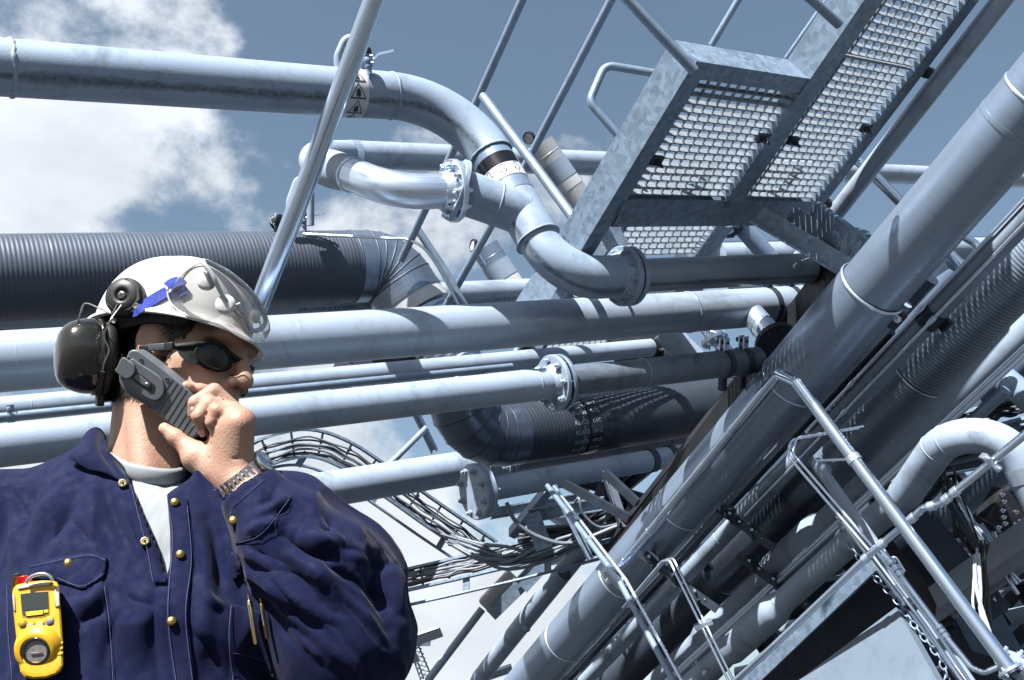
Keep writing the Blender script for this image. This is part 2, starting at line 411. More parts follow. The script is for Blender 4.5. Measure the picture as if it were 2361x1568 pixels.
# --- A: big painted pipe at upper left, two elbows, tee, flange
A0 = (0, 155, 3.9); rA = .113
def pipe_A():
    c1 = L1(A0, 1058); c2 = P(1292, 643, 4.60); e = L1((1292, 643, 4.60), 1436)
    t = thing('process_pipe', 'thick pale grey pipe with hazard triangle band and double elbow, upper left', 'pipe', L1(A0, -160))
    bend1 = fillet([L1(A0, -160), c1, c1.lerp(c2, .45)], .42, 14)
    i_weld = bend1[1]; end1 = bend1[-2]
    pipe('pipe', bend1[:-1], rA, PAINT_A, t, 40)
    weld(t, L1(A0, 26), d1, rA, .010, rough=1.0); weld(t, i_weld, d1, rA, .007)
    ax = (c2 - c1).normalized()
    weld(t, end1, ax, rA, .007)
    L = (c2 - end1).length; at = lambda s: end1 + ax * s
    # straight leg: sleeve, black band, white arrow band, tee body, expander
    legr = [(0, rA), (.16, .108), (.30, .105), (.42, .102)]
    pts = [at(0), at(.06), at(.30)]
    pipe('sleeve', [at(.002), at(.27)], .107, STEEL_D, t, 40)
    pipe('black_band', [at(.055), at(.125)], .1095, mat('black_tape', (.010, .012, .020), .22, 0, .1, 8), t, 40)
    pipe('arrow_band', [at(.126), at(.20)], .1095, WHITE, t, 40)
    for k in range(9):
        a = 2 * math.pi * k / 9 + .25; M = axisM(at(.128), ax)
        out = []
        shape = [(-.010, 0), (.010, 0), (.010, .034), (.020, .034), (0, .062), (-.020, .034), (-.010, .034)]; inner = [(x * .62, y * .88 + .004) for x, y in shape]
        V = []; Fc = []
        for lst in (shape, inner):
            for x, y in lst: V.append(M @ Vector((.1102 * math.cos(a + x / .1095), .1102 * math.sin(a + x / .1095), y + .002)))
        n = len(shape)
        for i in range(n): Fc.append((i, (i + 1) % n, n + (i + 1) % n, n + i))
        build('arrow_mark', (V, Fc), BLACK, t, smooth=False)
    tee = at(.36)
    pipe('tee', [at(.20), at(.23), at(.30), at(.52)], [.098, .104, .106, .104], PAINT_A, t, 40)
    weld(t, at(.205), ax, .100, .006); weld(t, at(.52), ax, .104, .008)
    bl = fillet([at(.52), c2, e], .26, 14)
    rr = []; acc = 0
    for i, p in enumerate(bl):
        rr.append(.098)
    # expander between the two welds
    x0 = at(.52); x1 = bl[1]
    seg = (x1 - x0).length
    pipe('expander', [x0.lerp(x1, k / 8) for k in range(9)], [.103, .107, .112, .114, .113, .109, .103, .098, .096], PAINT_A, t, 40)
    weld(t, x1, ax, .096, .008)
    pipe('elbow', bl[1:], [.096 + .007 * min(1, k / 8) for k in range(len(bl) - 1)], PAINT_A, t, 40)
    fc = e; dd = (e - c2).normalized()
    flange(t, fc, dd, .146, .030, 10, .034, PAINT_A, BOLT_P, hub=(-1, .100, .05), both=True)
    build('gasket', lathe(axisM(fc + dd * .021, dd), [(-.005, .001), (-.005, .136), (.005, .136), (.005, .001)], 40), BLACK, t)
    flange(t, fc + dd * .038, dd, .146, .024, 10, .03, PAINT_A, BOLT_P, both=False)
    # branch of the tee
    b0 = tee + (P(1165, 425, 5.0) - tee) * .0; bd = -(d1)
    fl = P(1056, 439, 4.66)
    bd = (fl - tee).normalized()
    pipe('branch', [tee, tee.lerp(fl, .35), fl - bd * .02], [.108, .106, .106], PAINT_A, t, 36)
    weld(t, tee.lerp(fl, .42), bd, .106, .006)
    flange(t, fl, bd, .148, .028, 10, .032, PAINT_A, BOLT, both=False, name='flange')
    # hazard band: white sleeve with black triangles round the pipe
    a, b = L1(A0, 779), L1(A0, 828); ctr = a.lerp(b, .5)
    hb = band(t, 'hazard_band', a, b, rA + .002, WHITE)
    M = axisM(ctr, d1); w = (b - a).length * .40
    for k in range(9):
        a0 = 2 * math.pi * k / 9
        tri = [(0, -1.0), (.95, .75), (-.95, .75)]; V = []; Fc = []
        def cyl(x, y, rr): ang = a0 + y * w / rA; return M @ Vector(((rA + rr) * math.cos(ang), (rA + rr) * math.sin(ang), x * w))
        def dens(poly, q=6):
            o = []
            for i in range(len(poly)):
                (x0_, y0_), (x1_, y1_) = poly[i], poly[(i + 1) % len(poly)]
                o += [(x0_ + (x1_ - x0_) * s / q, y0_ + (y1_ - y0_) * s / q) for s in range(q)]
            return o
        o1 = dens(tri); o2 = [(x * .80, y * .80) for x, y in o1]; n = len(o1)
        V = [cyl(x, y, .0032) for x, y in o1] + [cyl(x, y, .0032) for x, y in o2]
        Fc = [(i, (i + 1) % n, n + (i + 1) % n, n + i) for i in range(n)]
        build('triangle_mark', (V, Fc), BLACK, hb, smooth=False)
        fl_ = [(0, -.42), (.13, -.30), (.25, -.05), (.24, .20), (.33, .38), (.20, .34), (.18, .52), (.06, .40), (0, .60), (-.07, .38), (-.19, .50), (-.20, .30), (-.33, .33), (-.25, .12), (-.26, -.1), (-.13, -.30)]
        V = [cyl(x, y + .05, .0032) for x, y in fl_]; build('flame_mark', (V, [tuple(range(len(V)))]), BLACK, hb, smooth=False)
    # run after the flange, smaller, grimy, its paint darkened for the shade there
    q = L1((1292, 643, 4.60), 1900)
    pipe('pipe', [fc + dd * .05, q], .083, mat('painted_steel_grimy_shaded', (.36, .43, .53), .5, 0, .07, 2, bump=.2, dirt=.5, stain=(.42, .045)), t, 36)
    for xx in (1868, 1895):
        p = L1((1292, 643, 4.60), xx)
        pipe('clamp', [p - dd * .022, p + dd * .022], .088, DARK_S, t, 32)
    return t
pipe_A()

def pipe_return():
    t = thing('return_pipe', 'polished U-bend pipe bolted to the tee, returning behind as a long grey pipe', 'pipe', P(880, 430, 4.6))
    fl = P(1050, 440, 4.655); bd = (P(1056, 439, 4.66) - P(950, 441, 4.55)).normalized()
    path = spl([fl, P(955, 441, 4.56), P(880, 428, 4.56), P(812, 403, 4.72)], 8)
    pipe('elbow', path, .081, STAIN_S, t, 36)
    flange(t, fl - bd * .012, bd, .148, .028, 10, .034, STAIN_S, BOLT, hub=(-1, .082, .05), both=False, ph=.3)
    bolts(t, fl - bd * .026, -bd, .148 * .82, 10, .036, BOLT, -.3)
    path2 = spl([P(812, 403, 4.72), P(760, 388, 5.0), P(730, 374, 5.5), P(738, 360, 6.2), P(800, 356, 6.75)], 8)
    pipe('grey_elbow', path2, [.083 + .012 * min(1, k / 6) for k in range(len(path2))], PAINT, t, 36)
    weld(t, path[-1], (path[-1] - path[-2]), .083, .009, STAIN_S)
    a = (800, 356, 6.75)
    pipe('pipe', [L1(a, 800), L1(a, 1500), L1(a, 2500)], .096, BARE, t, 36)
    band(t, 'joint_band', L1(a, 806), L1(a, 826), .099, STAIN_S)
    for xx in (1050, 2090): weld(t, L1(a, xx), d1, .096, .004, BARE)
    return t
pipe_return()

C0 = (0, 834, 3.6); rC = .112
def pipe_C():
    t = thing('process_pipe', 'broad bright bare steel pipe passing just behind the hard hat', 'pipe', L1(C0, -200))
    pipe('pipe', [L1(C0, -200), L1(C0, 700), L1(C0, 1400), L1(C0, 1905)], rC, BARE, t, 48)
    for xx, w in ((672, .002), (1160, .002), (1585, .007), (30, .002)):
        weld(t, L1(C0, xx), d1, rC, w, STEEL_D if w > .004 else BARE, rough=.5)
    for xx in (1768, 1818):
        p = L1(C0, xx); pipe('clamp', [p - d1 * .02, p + d1 * .02], rC + .005, DARK_S, t, 40)
        n = (UP * .98 - FW * .2).normalized()
        for s in (-1, 1):
            q = p + n * (rC + .03) + d1.cross(n) * (.016 * s)
            build('clamp_ear', box_vf(axisM(q, n, d1), .02, .005, .035, .003), DARK_S, t, smooth=False)
        inst('bolt', BOLT_D, axisM(p + n * (rC + .04) - d1.cross(n) * .05, d1.cross(n)) @ Matrix.Diagonal((.028, .028, .10, 1)), t)
    # short branch to a dark blind flange
    b = L1(C0, 1722) ; e = P(1790, 790, 5.35)
    dd = (e - b).normalized()
    pipe('branch', [b, e], .068, STAIN_S, t, 32); weld(t, b.lerp(e, .55), dd, .068, .006, STEEL_D)
    flange(t, e, dd, .12, .03, 8, .026, DARK_S, BOLT_D, name='flange')
pipe_C()

E0 = (0, 1028, 3.30); rE = .0726
def pipe_E():
    t = thing('process_pipe', 'pale grey pipe with bolted flange running behind the hand', 'pipe', L1(E0, -200))
    pipe('pipe', [L1(E0, -200), L1(E0, 600), L1(E0, 1268)], rE, PAINT, t, 40)
    f = L1(E0, 1276)
    weld(t, L1(E0, 1232), d1, rE, .005)
    flange(t, f, d1, .130, .020, 8, .032, PAINT, BOLT, hub=(-1, rE, .03))
    build('gasket', lathe(axisM(f + d1 * .018, d1), [(-.007, .001), (-.007, .121), (.007, .121), (.007, .001)], 40), BLACK, t)
    flange(t, f + d1 * .036, d1, .130, .018, 8, .028, STEEL_D, BOLT_D, both=False)
    pipe('pipe', [f + d1 * .046, L1(E0, 1745)], rE * .97, mat('scaly_shaded_pipe', (.20, .245, .32), .55, .2, .25, 9, bump=.5, bscale=45, dirt=.9), t, 40)  # scaly steel, base colour deepened to stand for shade
    weld(t, L1(E0, 1480), d1, rE, .004, STEEL_D)
    for xx in (1668, 1712):
        p = L1(E0, xx); pipe('clamp', [p - d1 * .018, p + d1 * .018], rE + .006, DARK_S, t, 36)
        n = (UP * .98 - FW * .2).normalized()
        for s in (-1, 1):
            build('clamp_ear', box_vf(axisM(p + n * (rE + .03) + d1.cross(n) * (.016 * s), n, d1), .018, .005, .035, .003), STAIN_S, t, smooth=False)
        inst('bolt', BOLT_D, axisM(p + n * (rE + .04) - d1.cross(n) * .045, d1.cross(n)) @ Matrix.Diagonal((.026, .026, .09, 1)), t)
        n = -n
        build('clamp_ear', box_vf(axisM(p + n * (rE + .03), n, d1), .018, .016, .04, .004), DARK_S, t, smooth=False)
pipe_E()

def pipe_F():
    a = (757, 1128, 8.3); r = .150
    t = thing('process_pipe', 'grey pipe emerging low behind the raised forearm, ending in bolted flange', 'pipe', L1(a, 560))
    pipe('pipe', [L1(a, 500), L1(a, 1140)], r, PAINT, t, 40)
    f = L1(a, 1150); weld(t, L1(a, 1112), d1, r, .008)
    flange(t, f, d1, .225, .04, 10, .055, PAINT, BOLT_P, hub=(-1, r, .05))
    flange(t, f + d1 * .05, d1, .225, .035, 10, .05, PAINT, BOLT_P, both=False)
    pipe('pipe', [f + d1 * .05, L1(a, 1620)], r * .85, mat('scaly_shaded_pipe', (.3, .36, .45)), t, 36)
    a2 = (1218, 1112, 7.6); r2 = .090
    t = thing('blind_pipe', 'pipe closed by a round bolted end plate under the dark lagged elbow', 'pipe', L1(a2, 1100))
    f = L1(a2, 1098)
    build('end_plate', lathe(axisM(f, d1), [(-.03, .001), (-.03, .20), (-.03, .20), (-.024, .208), (-.024, .208), (.018, .208), (.018, .001)], 44), PAINT, t)
    bolts(t, f - d1 * .03, -d1, .165, 8, .05, BOLT_P, .2)
    flange(t, f + d1 * .045, d1, .205, .04, 8, .045, PAINT, BOLT_P, both=False)
    pipe('pipe', [f + d1 * .05, L1(a2, 1580)], r2, PAINT, t, 36)
    weld(t, L1(a2, 1212), d1, r2, .004); weld(t, L1(a2, 1420), d1, r2, .006)
    for xx in (1500, 1545):
        p = L1(a2, xx); pipe('clamp', [p - d1 * .03, p + d1 * .03], r2 + .01, DARK_S, t, 32)
pipe_F()

def thin_pipes():
    a = (0, 945, 4.7)
    t = thing('process_pipe', 'bright pipe showing between the two nearest pipes left of the man', 'pipe', L1(a, -150))
    pipe('pipe', [L1(a, -200), L1(a, 700), L1(a, 1500)], .062, BARE, t, 32); weld(t, L1(a, 70), d1, .062, .003, BARE)
    a = (0, 962, 4.35)
    t = thing('steam_tube', 'narrow galvanised tube with a bolted clip at the far left edge', 'tube', L1(a, -150))
    pipe('tube', [L1(a, -200), L1(a, 500), L1(a, 1180)], .019, GALV_T, t, 20)
    p = L1(a, 28); n = (UP - d1 * UP.dot(d1)).normalized()
    pipe('clip', [p - d1 * .015, p + d1 * .015], .022, GALV_T, t, 20)
    for s in (-1, 1): build('clip_ear', box_vf(axisM(p + n * .034 * s - FW * .01, n, d1), .015, .006, .018, .003), GALV_T, t, smooth=False)
    inst('bolt', BOLT, axisM(p + n * .036 - FW * .02, -FW) @ Matrix.Diagonal((.016, .016, .02, 1)), t)
    inst('bolt', BOLT, axisM(p - n * .036 - FW * .02, -FW) @ Matrix.Diagonal((.016, .016, .02, 1)), t)
    a = (1100, 676, 8.0)
    t = thing('process_pipe', 'slim steel pipe with faint lettering running under the large lagged duct', 'pipe', L1(a, -100))
    pipe('pipe', [L1(a, -250), L1(a, 700), L1(a, 1500), L1(a, 2500)], .100, BARE, t, 32)
    for k, xx in enumerate((745, 1180)):
        tx = text_mesh('DIN 219,10 X 3,7 GOST', .045, .004); wrap_text('lettering', tx, L1(a, xx), d1, .1012, -.62, BLACK, t)
    a = (2200, 575, 10.5)
    t = thing('process_pipe', 'white pipe crossing behind the diagonal pipes at far right', 'pipe', L1(a, 1700))
    pipe('pipe', [L1(a, 1650), L1(a, 2600)], .13, PAINT, t, 28)
    a = (2200, 640, 11.0)
    t = thing('process_pipe', 'second pale pipe low behind the diagonal pipes at far right', 'pipe', L1(a, 1700))
    pipe('pipe', [L1(a, 1650), L1(a, 2600)], .16, PAINT, t, 28)

def text_mesh(s, size, depth=0):
    cu = bpy.data.curves.new('txt', 'FONT'); cu.body = s; cu.size = size; cu.align_x = 'CENTER'; cu.align_y = 'CENTER'; cu.resolution_u = 3
    o = bpy.data.objects.new('txt', cu); COL.objects.link(o)
    dg = bpy.context.evaluated_depsgraph_get(); me = o.evaluated_get(dg).to_mesh()
    V = [v.co.copy() for v in me.vertices]; Fc = [tuple(p.vertices) for p in me.polygons]
    o.evaluated_get(dg).to_mesh_clear(); bpy.data.objects.remove(o); bpy.data.curves.remove(cu)
    return V, Fc
def wrap_text(name, vf, c, axis, r, ang, m, parent, flip=False, down=None):
    """lay flat lettering on a pipe: x runs along the axis, y round it. ang=0 faces the camera"""
    c = Vector(c); axis = Vector(axis).normalized(); tow = (CAMP - c); tow = (tow - axis * tow.dot(axis)).normalized(); side = axis.cross(tow)
    if side.dot(UP) < 0: side = -side
    V = []
    for v in vf[0]:
        x, y = (v.x, v.y) if not flip else (-v.x, -v.y)
        a = ang + y / r; V.append(c + axis * x + (tow * math.cos(a) + side * math.sin(a)) * r)
    return build(name, (V, vf[1]), m, parent, smooth=False)
thin_pipes()

# ------------------------------------------------------------------ lagged duct G
def corrugated(name, a, b, r, amp, pitch, m, parent, seg=56):
    a = Vector(a); b = Vector(b); Ln = (b - a).length; n = max(2, int(Ln / pitch)); pts = []; rr = []
    for i in range(n):
        for q, h in ((0, 0), (.25, .5), (.5, 1), (.75, .5)):
            pts.append(a.lerp(b, (i + q) / n)); rr.append(r + amp * h)
    pts.append(b); rr.append(r)
    return pipe(name, pts, rr, m, parent, seg)
G0 = (0, 640, 6.0); rG = .262
def duct_G():
    t = thing('lagged_duct', 'huge dark ribbed duct with segmented elbow behind the helmet', 'duct', L1(G0, -250))
    ca = L1(G0, 806)
    joint = L1(G0, 108)
    corrugated('ribbed_cladding', L1(G0, -250), joint, rG, .0032, .026, CLAD_D, t)
    corrugated('ribbed_cladding', joint, ca, rG + .001, .0032, .026, CLAD_D, t)
    corner = L1(G0, 892); down = P(1008, 790, 7.35); dn = (down - corner).normalized()
    # five plain gores turn the duct down
    la = (corner - ca).length; s0 = ca; s1 = corner + dn * la
    arc = fillet([ca - d1 * .01, corner, s1 + dn * .01], .25, 5)[1:-1]
    rings = [ca] + arc + [s1]
    fr = frames(rings)
    for i in range(len(fr) - 1):
        V = []; Fc = []; seg = 56; UV = []
        for q in (0, 1):
            p, T, u, w = fr[i + q]
            for j in range(seg + 1):
                a = 2 * math.pi * j / seg; V.append(p + (u * math.cos(a) + w * math.sin(a)) * (rG + .004)); UV.append((j / seg, q * .2 + i * .2))
        for j in range(seg): Fc.append((j, j + 1, seg + 2 + j, seg + 1 + j))
        build('elbow_segment', (V, Fc, UV), mat('plain_cladding', (.22, .275, .36), .30, .75, .06, 2, brush=(2, 24, 1)), t)
        weld(t, fr[i][0], fr[i][1], rG + .004, .007, CLAD_D, name='seam_bead', rough=0)
    e2 = s1 + dn * .02
    pipe('cuff', [s1, e2], rG + .006, mat('plain_cladding', (.24, .3, .39)), t, 56)
    pipe('white_strip', [e2, e2 + dn * .10], rG + .0005, WHITE, t, 56)
    corrugated('ribbed_pipe', e2 + dn * .10, down + dn * .34, .222, .012, .040, CLAD, t)
    return t
duct_G()
GL0 = (0, 1172, 6.0)
CLAD_SH  = mat('shaded_cladding', (.055, .070, .098), .46, .35, .10, 2, brush=(3, 18, 1))  # dark lagging, its colour taken nearly black for the shade
def duct_lower():
    t = thing('lagged_duct', 'black lagged duct with KLASS 3 and D10 bands below the flanged pipe', 'duct', L1(GL0, 1190))
    top = P(1046, 862, 7.75); corner = P(1074, 1014, 7.8); ra = L1(GL0, 1192)
    rings = fillet([top, corner, ra], .40, 5)
    fr = frames(rings); seg = 56
    for i in range(len(fr) - 1):
        V = []; Fc = []; UV = []
        for q in (0, 1):
            p, T, u, w = fr[i + q]
            for j in range(seg + 1):
                a = 2 * math.pi * j / seg; V.append(p + (u * math.cos(a) + w * math.sin(a)) * (.245 + .003)); UV.append((j / seg, q * .2 + i * .2))
        for j in range(seg): Fc.append((j, j + 1, seg + 2 + j, seg + 1 + j))
        build('elbow_segment', (V, Fc, UV), mat('plain_cladding_shaded', (.09, .115, .16), .33, .7, .06, 2, brush=(2, 24, 1)), t)  # plain sheet darkened to carry the shade down here
        weld(t, fr[i][0], fr[i][1], .248, .006, CLAD_SH, name='seam_bead', rough=0)
    p0, p1, p2, p3 = ra, L1(GL0, 1322), L1(GL0, 1352), L1(GL0, 1760)
    corrugated('ribbed_cladding', p0, p1, .244, .004, .03, CLAD_SH, t)
    bl = pipe('black_band', [p1, p2], .250, mat('black_tape', (.010, .012, .020)), t, 56)
    corrugated('ribbed_cladding', p2, p3, .244, .004, .03, CLAD_SH, t)
    LT = mat('print_white', (.62, .70, .80), .5, 0, 0)
    for k in range(7):
        a = .62 - k * .33
        wrap_text('lettering', text_mesh('KLASS\n   3', .052), L1(GL0, 1302), d1, .2515, a, LT, t)
        wrap_text('lettering', text_mesh('D10', .052), p1.lerp(p2, .5), d1, .2525, a + .12, LT, bl, flip=True)
        arrow = ([Vector(v) for v in ((-.06, .012, 0), (.01, .012, 0), (.01, .034, 0), (.07, 0, 0), (.01, -.034, 0), (.01, -.012, 0), (-.06, -.012, 0))], [(0, 1, 2, 3, 4, 5, 6)])
        wrap_text('arrow_mark', arrow, L1(GL0, 1374), d1, .2505, a + .05, BLACK, t)
    # stub of a second lagged duct ending in a pale plate
    b = (0, 985, 5.9)
    t2 = thing('lagged_stub', 'dark lagged duct end with pale end plate between the two bright pipes', 'duct', L1(b, 840))
    pipe('end_collar', [L1(b, 792), L1(b, 846)], .235, PAINT, t2, 48)
    pipe('cladding', [L1(b, 846), L1(b, 1060)], .228, CLAD_SH, t2, 48)
    weld(t2, L1(b, 800), d1, .235, .004, DARK_S, name='seam_bead', rough=0)
duct_lower()
# ------------------------------------------------------------------ access platform with gratings
pc = (RT * ((3900 - CX) / F) + UP * ((CY - 498) / F) + FW).normalized()
PK = .8125                            # the walkway hangs this much nearer than the stair behind it
b0 = P(1440, 455, 5.6 * PK); t0 = P(1625, 185, 5.2 * PK); pu = (t0 - b0).normalized(); LU = (t0 - b0).length
pu = (pu - pc * pu.dot(pc) * .9).normalized()
pn = pc.cross(pu).normalized()
if pn.z < 0: pn = -pn
def Q(s, t, h=0.0): return b0 + pc * s + pu * t + pn * h
def col_s(px):                       # metres along the cross direction at image column px on the bottom edge
    lo, hi = -1, 6
    for _ in range(40):
        m = (lo + hi) / 2
        if proj(Q(m, 0))[0] < px: lo = m
        else: hi = m
    return lo
GR_BAR = mat('grating_bar', (.46, .53, .61), .45, .35, .12, 9, dirt=.2)
def serrated(L, h, t, n):
    """bearing bar: flat strip on edge with a notched upper edge"""
    V = []; Fc = []
    for k in range(n + 1):
        x = L * k / n; top = h if k % 2 else h * .90
        V += [(x, -t, 0), (x, t, 0), (x, t, top), (x, -t, top)]
    for k in range(n):
        a = 4 * k; b = a + 4
        for i in range(4): Fc.append((a + i, a + (i + 1) % 4, b + (i + 1) % 4, b + i))
    Fc += [(3, 2, 1, 0), (4 * n, 4 * n + 1, 4 * n + 2, 4 * n + 3)]
    return V, Fc
def basis(o, x, y, z): return Matrix(((x.x, y.x, z.x, o.x), (x.y, y.y, z.y, o.y), (x.z, y.z, z.z, o.z), (0, 0, 0, 1)))
def grating(parent, fo, s0, s1, t0_, t1_, db, dr, x=None, y=None, z=None, h=.037, name='grating'):
    """bearing bars along the cross direction, twisted rods the other way; fo(s,t,h) places points"""
    x = x or pc; y = y or pu; z = z or pn
    g = bpy.data.objects.new(name, None); link(g); g.parent = parent; BASE[g] = BASE[parent]
    me = mesh_of('bearing_bar', serrated(s1 - s0, h, .003, int((s1 - s0) / .03)), GR_BAR)
    nb = int((t1_ - t0_) / db)
    for i in range(nb + 1):
        inst('bearing_bar', me, basis(fo(s0, t0_ + i * (t1_ - t0_) / nb, 0), x, y, z), g)
    n = int((s1 - s0) / dr); Ln = t1_ - t0_
    rod = mesh_of('cross_rod', serrated(Ln, .012, .0045, int(Ln / .04)), GR_BAR)
    for i in range(n):
        inst('cross_rod', rod, basis(fo(s0 + (i + .5) * dr, t0_, h * .22), y, -x, z), g)
    return g
def platform():
    sm0, sm1, sr = col_s(1668), col_s(1716), col_s(1872)
    T1 = LU; T2 = LU * 2.22; HB = .20 * PK
    t = thing('access_platform', 'galvanised steel walkway of open gratings between channel beams, upper right', 'platform', b0)
    grating(t, Q, .0, sm0 - .005, .02, T1, .040, .070); grating(t, Q, sm1 + .005, sr, .02, T2 * .60, .040, .070)
    grating(t, Q, sm1 + .005, sr, T2 * .60 + .02, T2, .040, .070)
    # stringers: web faces the left, flanges point right
    def chan(name, s, ta, tb, w, h=HB): return beam(name, Q(s + w / 2, ta, h / 2 - .02), Q(s + w / 2, tb, h / 2 - .02), -pn, w, h, GALV, t, 'U', .010)
    chan('stringer', -.102, -.33, T1 + .06, .098); chan('stringer', sm0, -.04, T2, .138); chan('stringer', sr + .01, -.04, T2, .098)
    # top cross channel of the near bay and the dark channel along the lower edge
    beam('end_channel', Q(-.085, T1 + .045, HB / 2 - .018), Q(sm0, T1 + .045, HB / 2 - .018), -pn, .08, HB - .004, GALV, t, 'U', .010)
    beam('edge_channel', Q(-.03, -.044, .05), Q(sr + .105, -.044, .05), pn, .09, .14, GALV, t, 'U', .010)
    beam('edge_angle', Q(.02, -.13, .024), Q(sr + .08, -.13, .024), pn, .073, .073, GALV, t, 'L', .010)
    build('gusset', box_vf(axisM(Q(-.02, -.17, .02), pn, pc), .05, .06, .006, .002), GALV, t, smooth=False)
    # clips that hold the gratings
    for s, tt in ((.04, .22), (sm0 - .04, .38), (sm1 + .04, .38), (sr - .03, .49)):
        build('grating_clip', box_vf(axisM(Q(s, tt, -.012), pc, pn),   .011, .022, .036, .003), DARK_S, t, smooth=False)
        inst('bolt', BOLT_D, axisM(Q(s, tt, -.02), -pn) @ Matrix.Diagonal((.03, .03, .05, 1)), t)
    # nosing stub at the right edge
    build('end_bolt', lathe(axisM(Q(sr + .16, T2 * .60, .0), pc), [(0, .001), (0, .03), (.05, .03), (.05, .001)], 16), DARK_S, t)
    build('end_bolt', lathe(axisM(Q(sr + .13, -.02, .0), pc), [(0, .001), (0, .03), (.05, .03), (.05, .001)], 16), DARK_S, t)
    return sm0, sm1, sr, T1, T2
SM0, SM1, SR, T1, T2 = platform()

# lower treads of the stair, further away
def tread(label, o, ls, lt, db=.041):
    o = Vector(o); f = lambda s, t, h=0: o + pc * s + pu * t + pn * h
    t = thing('stair_tread', label, 'stair tread', o, 'grating stair treads under the walkway')
    grating(t, f, 0, ls, 0, lt, db, .070)
    beam('tread_angle', f(ls + .02, -.1, .04), f(ls + .02, lt + .12, .04), pn, .07, .10, GALV, t, 'L', .010)
    beam('tread_angle', f(-.02, -.1, .04), f(-.02, lt + .02, .04), pn, .03, .10, GALV, t, 'L', .010)
tread('grating stair tread just below the walkway edge channel', P(1398, 590, 5.5), .80, .40)
tread('grating stair tread low behind the bright pipe and flanged pipe', P(1232, 838, 8.1), 1.05, .42, .052)
tread('narrow grating stair tread glimpsed left of the lower flange', P(1300, 704, 5.5), .42, .17, .045)

# stair stringer plates
def plate(name, label, a, b, up, w, h, m=GALV, kind='U', cat='beam', t=.01):
    o = beam(name, a, b, up, w, h, m, None, kind, t); return tag(o, label, cat)
plate('stair_stringer', 'galvanised stair stringer crossing behind the lower elbow', P(1335, 560, 6.1), P(1215, 745, 6.3), pn, .05, .30)
plate('stair_stringer', 'dark stair stringer dropping from the walkway past the stair tread', P(1665, 500, 6.0), P(1500, 720, 6.9), pn, .10, .16)
plate('stair_stringer', 'short stringer end beside the flange of the lower pipe', P(1395, 515, 4.95), P(1440, 600, 4.95), pn, .05, .18, kind='L')

# ------------------------------------------------------------------ handrails
def rail(label, pts, dia, m=GALV_T, rb=None, group=None, seg=16, extra=None):
    pts = [P(*p) for p in pts]
    if rb: pts = fillet(pts, rb, 7)
    o = pipe('handrail', pts, dia / 2, m, None, seg); tag(o, label, 'handrail', group); return o
rail('stout shiny post crossing the hazard band from top to helmet', [(885, -60, 4.05), (715, 400, 4.28), (560, 800, 4.5)], .086, CHROME, seg=32)
rail('leftmost thin railing post behind the double elbow', [(1222, -40, 5.6), (1100, 232, 6.0), (925, 600, 6.6)], .050)
rail('thin railing post meeting the pressure gauge', [(1430, -40, 5.6), (1215, 375, 6.2), (1028, 706, 6.8)], .050)
rail('sloping handrail from the post down to the walkway corner', [(1113, 222, 5.3), (1235, 385, 5.0), (1358, 552, 4.65)], .050)
rail('short sloping handrail joining the lagged elbow post', [(962, 528, 6.6), (1020, 615, 6.6), (1085, 730, 6.6)], .052)
rail('open-ended handrail tube landing on the walkway beam corner', [(1420, -30, 3.95), (1520, 78, 3.98), (1601, 164, 4.02)], .043, seg=24)
rail('thin post rising behind the end channel of the walkway', [(1720, -30, 5.0), (1640, 105, 5.1)], .036)
rail('looped handrail end hooking left of the walkway beam', [(1545, 175, 4.7), (1395, 150, 4.65), (1358, 235, 4.6), (1450, 340, 4.6)], .039, rb=.062)
rail('open-ended handrail tube at the top edge of the walkway', [(1838, -30, 4.05), (1890, 15, 4.08), (1936, 57, 4.12)], .043, seg=24)
rail('pencil-thin post beside the middle walkway beam', [(1905, 0, 4.6), (1812, 134, 4.7)], .020)

# ------------------------------------------------------------------ valves on the pipes, gauges, stacks
def ball_valve(label, base, up, s, m=STEEL_D):
    base = Vector(base); up = Vector(up).normalized(); t = thing('ball_valve', label, 'valve', base, 'lever ball valves on vents')
    x = (RT - up * RT.dot(up)).normalized(); a = lambda i, j=0, k=0: base + up * i * s + x * j * s + FW * k * s
    pipe('nipple', [a(-.2), a(.5)], .16 * s, m, t, 16)
    pipe('body', [a(.45), a(.6), a(.8), a(1.0)], [.2 * s, .3 * s, .3 * s, .2 * s], m, t, 8)
    pipe('end_nut', [a(.30), a(.45)], .26 * s, m, t, 6); pipe('end_nut', [a(1.0), a(1.15)], .26 * s, m, t, 6)
    for i in (.5, .95):
        for k in (-.22, .22): inst('bolt', BOLT, axisM(a(i, .22, k), x) @ Matrix.Diagonal((.12 * s, .12 * s, .2 * s, 1)), t)
    pipe('stem', [a(.78), a(.78, .45)], .09 * s, STAIN_S, t, 10)
    pl = fillet([a(.78, .42), a(1.05, .75), a(1.12, 1.75)], .2 * s, 5); V = []; Fc = []
    for p in pl:
        for (dz, dk) in ((-.04, -.13), (.04, -.13), (.04, .13), (-.04, .13)): V.append(p + up * dz * s + FW * dk * s)
    for i in range(len(pl) - 1):
        for j in range(4): Fc.append((4 * i + j, 4 * i + (j + 1) % 4, 4 * i + 4 + (j + 1) % 4, 4 * i + 4 + j))
    Fc += [(0, 1, 2, 3), tuple(4 * (len(pl) - 1) + j for j in range(4))]
    build('lever', (V, Fc), STAIN_S, t, smooth=False)
    pipe('cap', [a(1.15), a(1.22), a(1.5)], [.3 * s, .34 * s, .30 * s], BLACK, t, 20)
    return t
ball_valve('small lever valve standing on the hazard-banded pipe', P(852, 165, 4.65), UP + RT * -.15, .072)
ball_valve('small lever valve on top of the dark ribbed duct', P(703, 530, 6.9), UP + RT * -.12, .085)
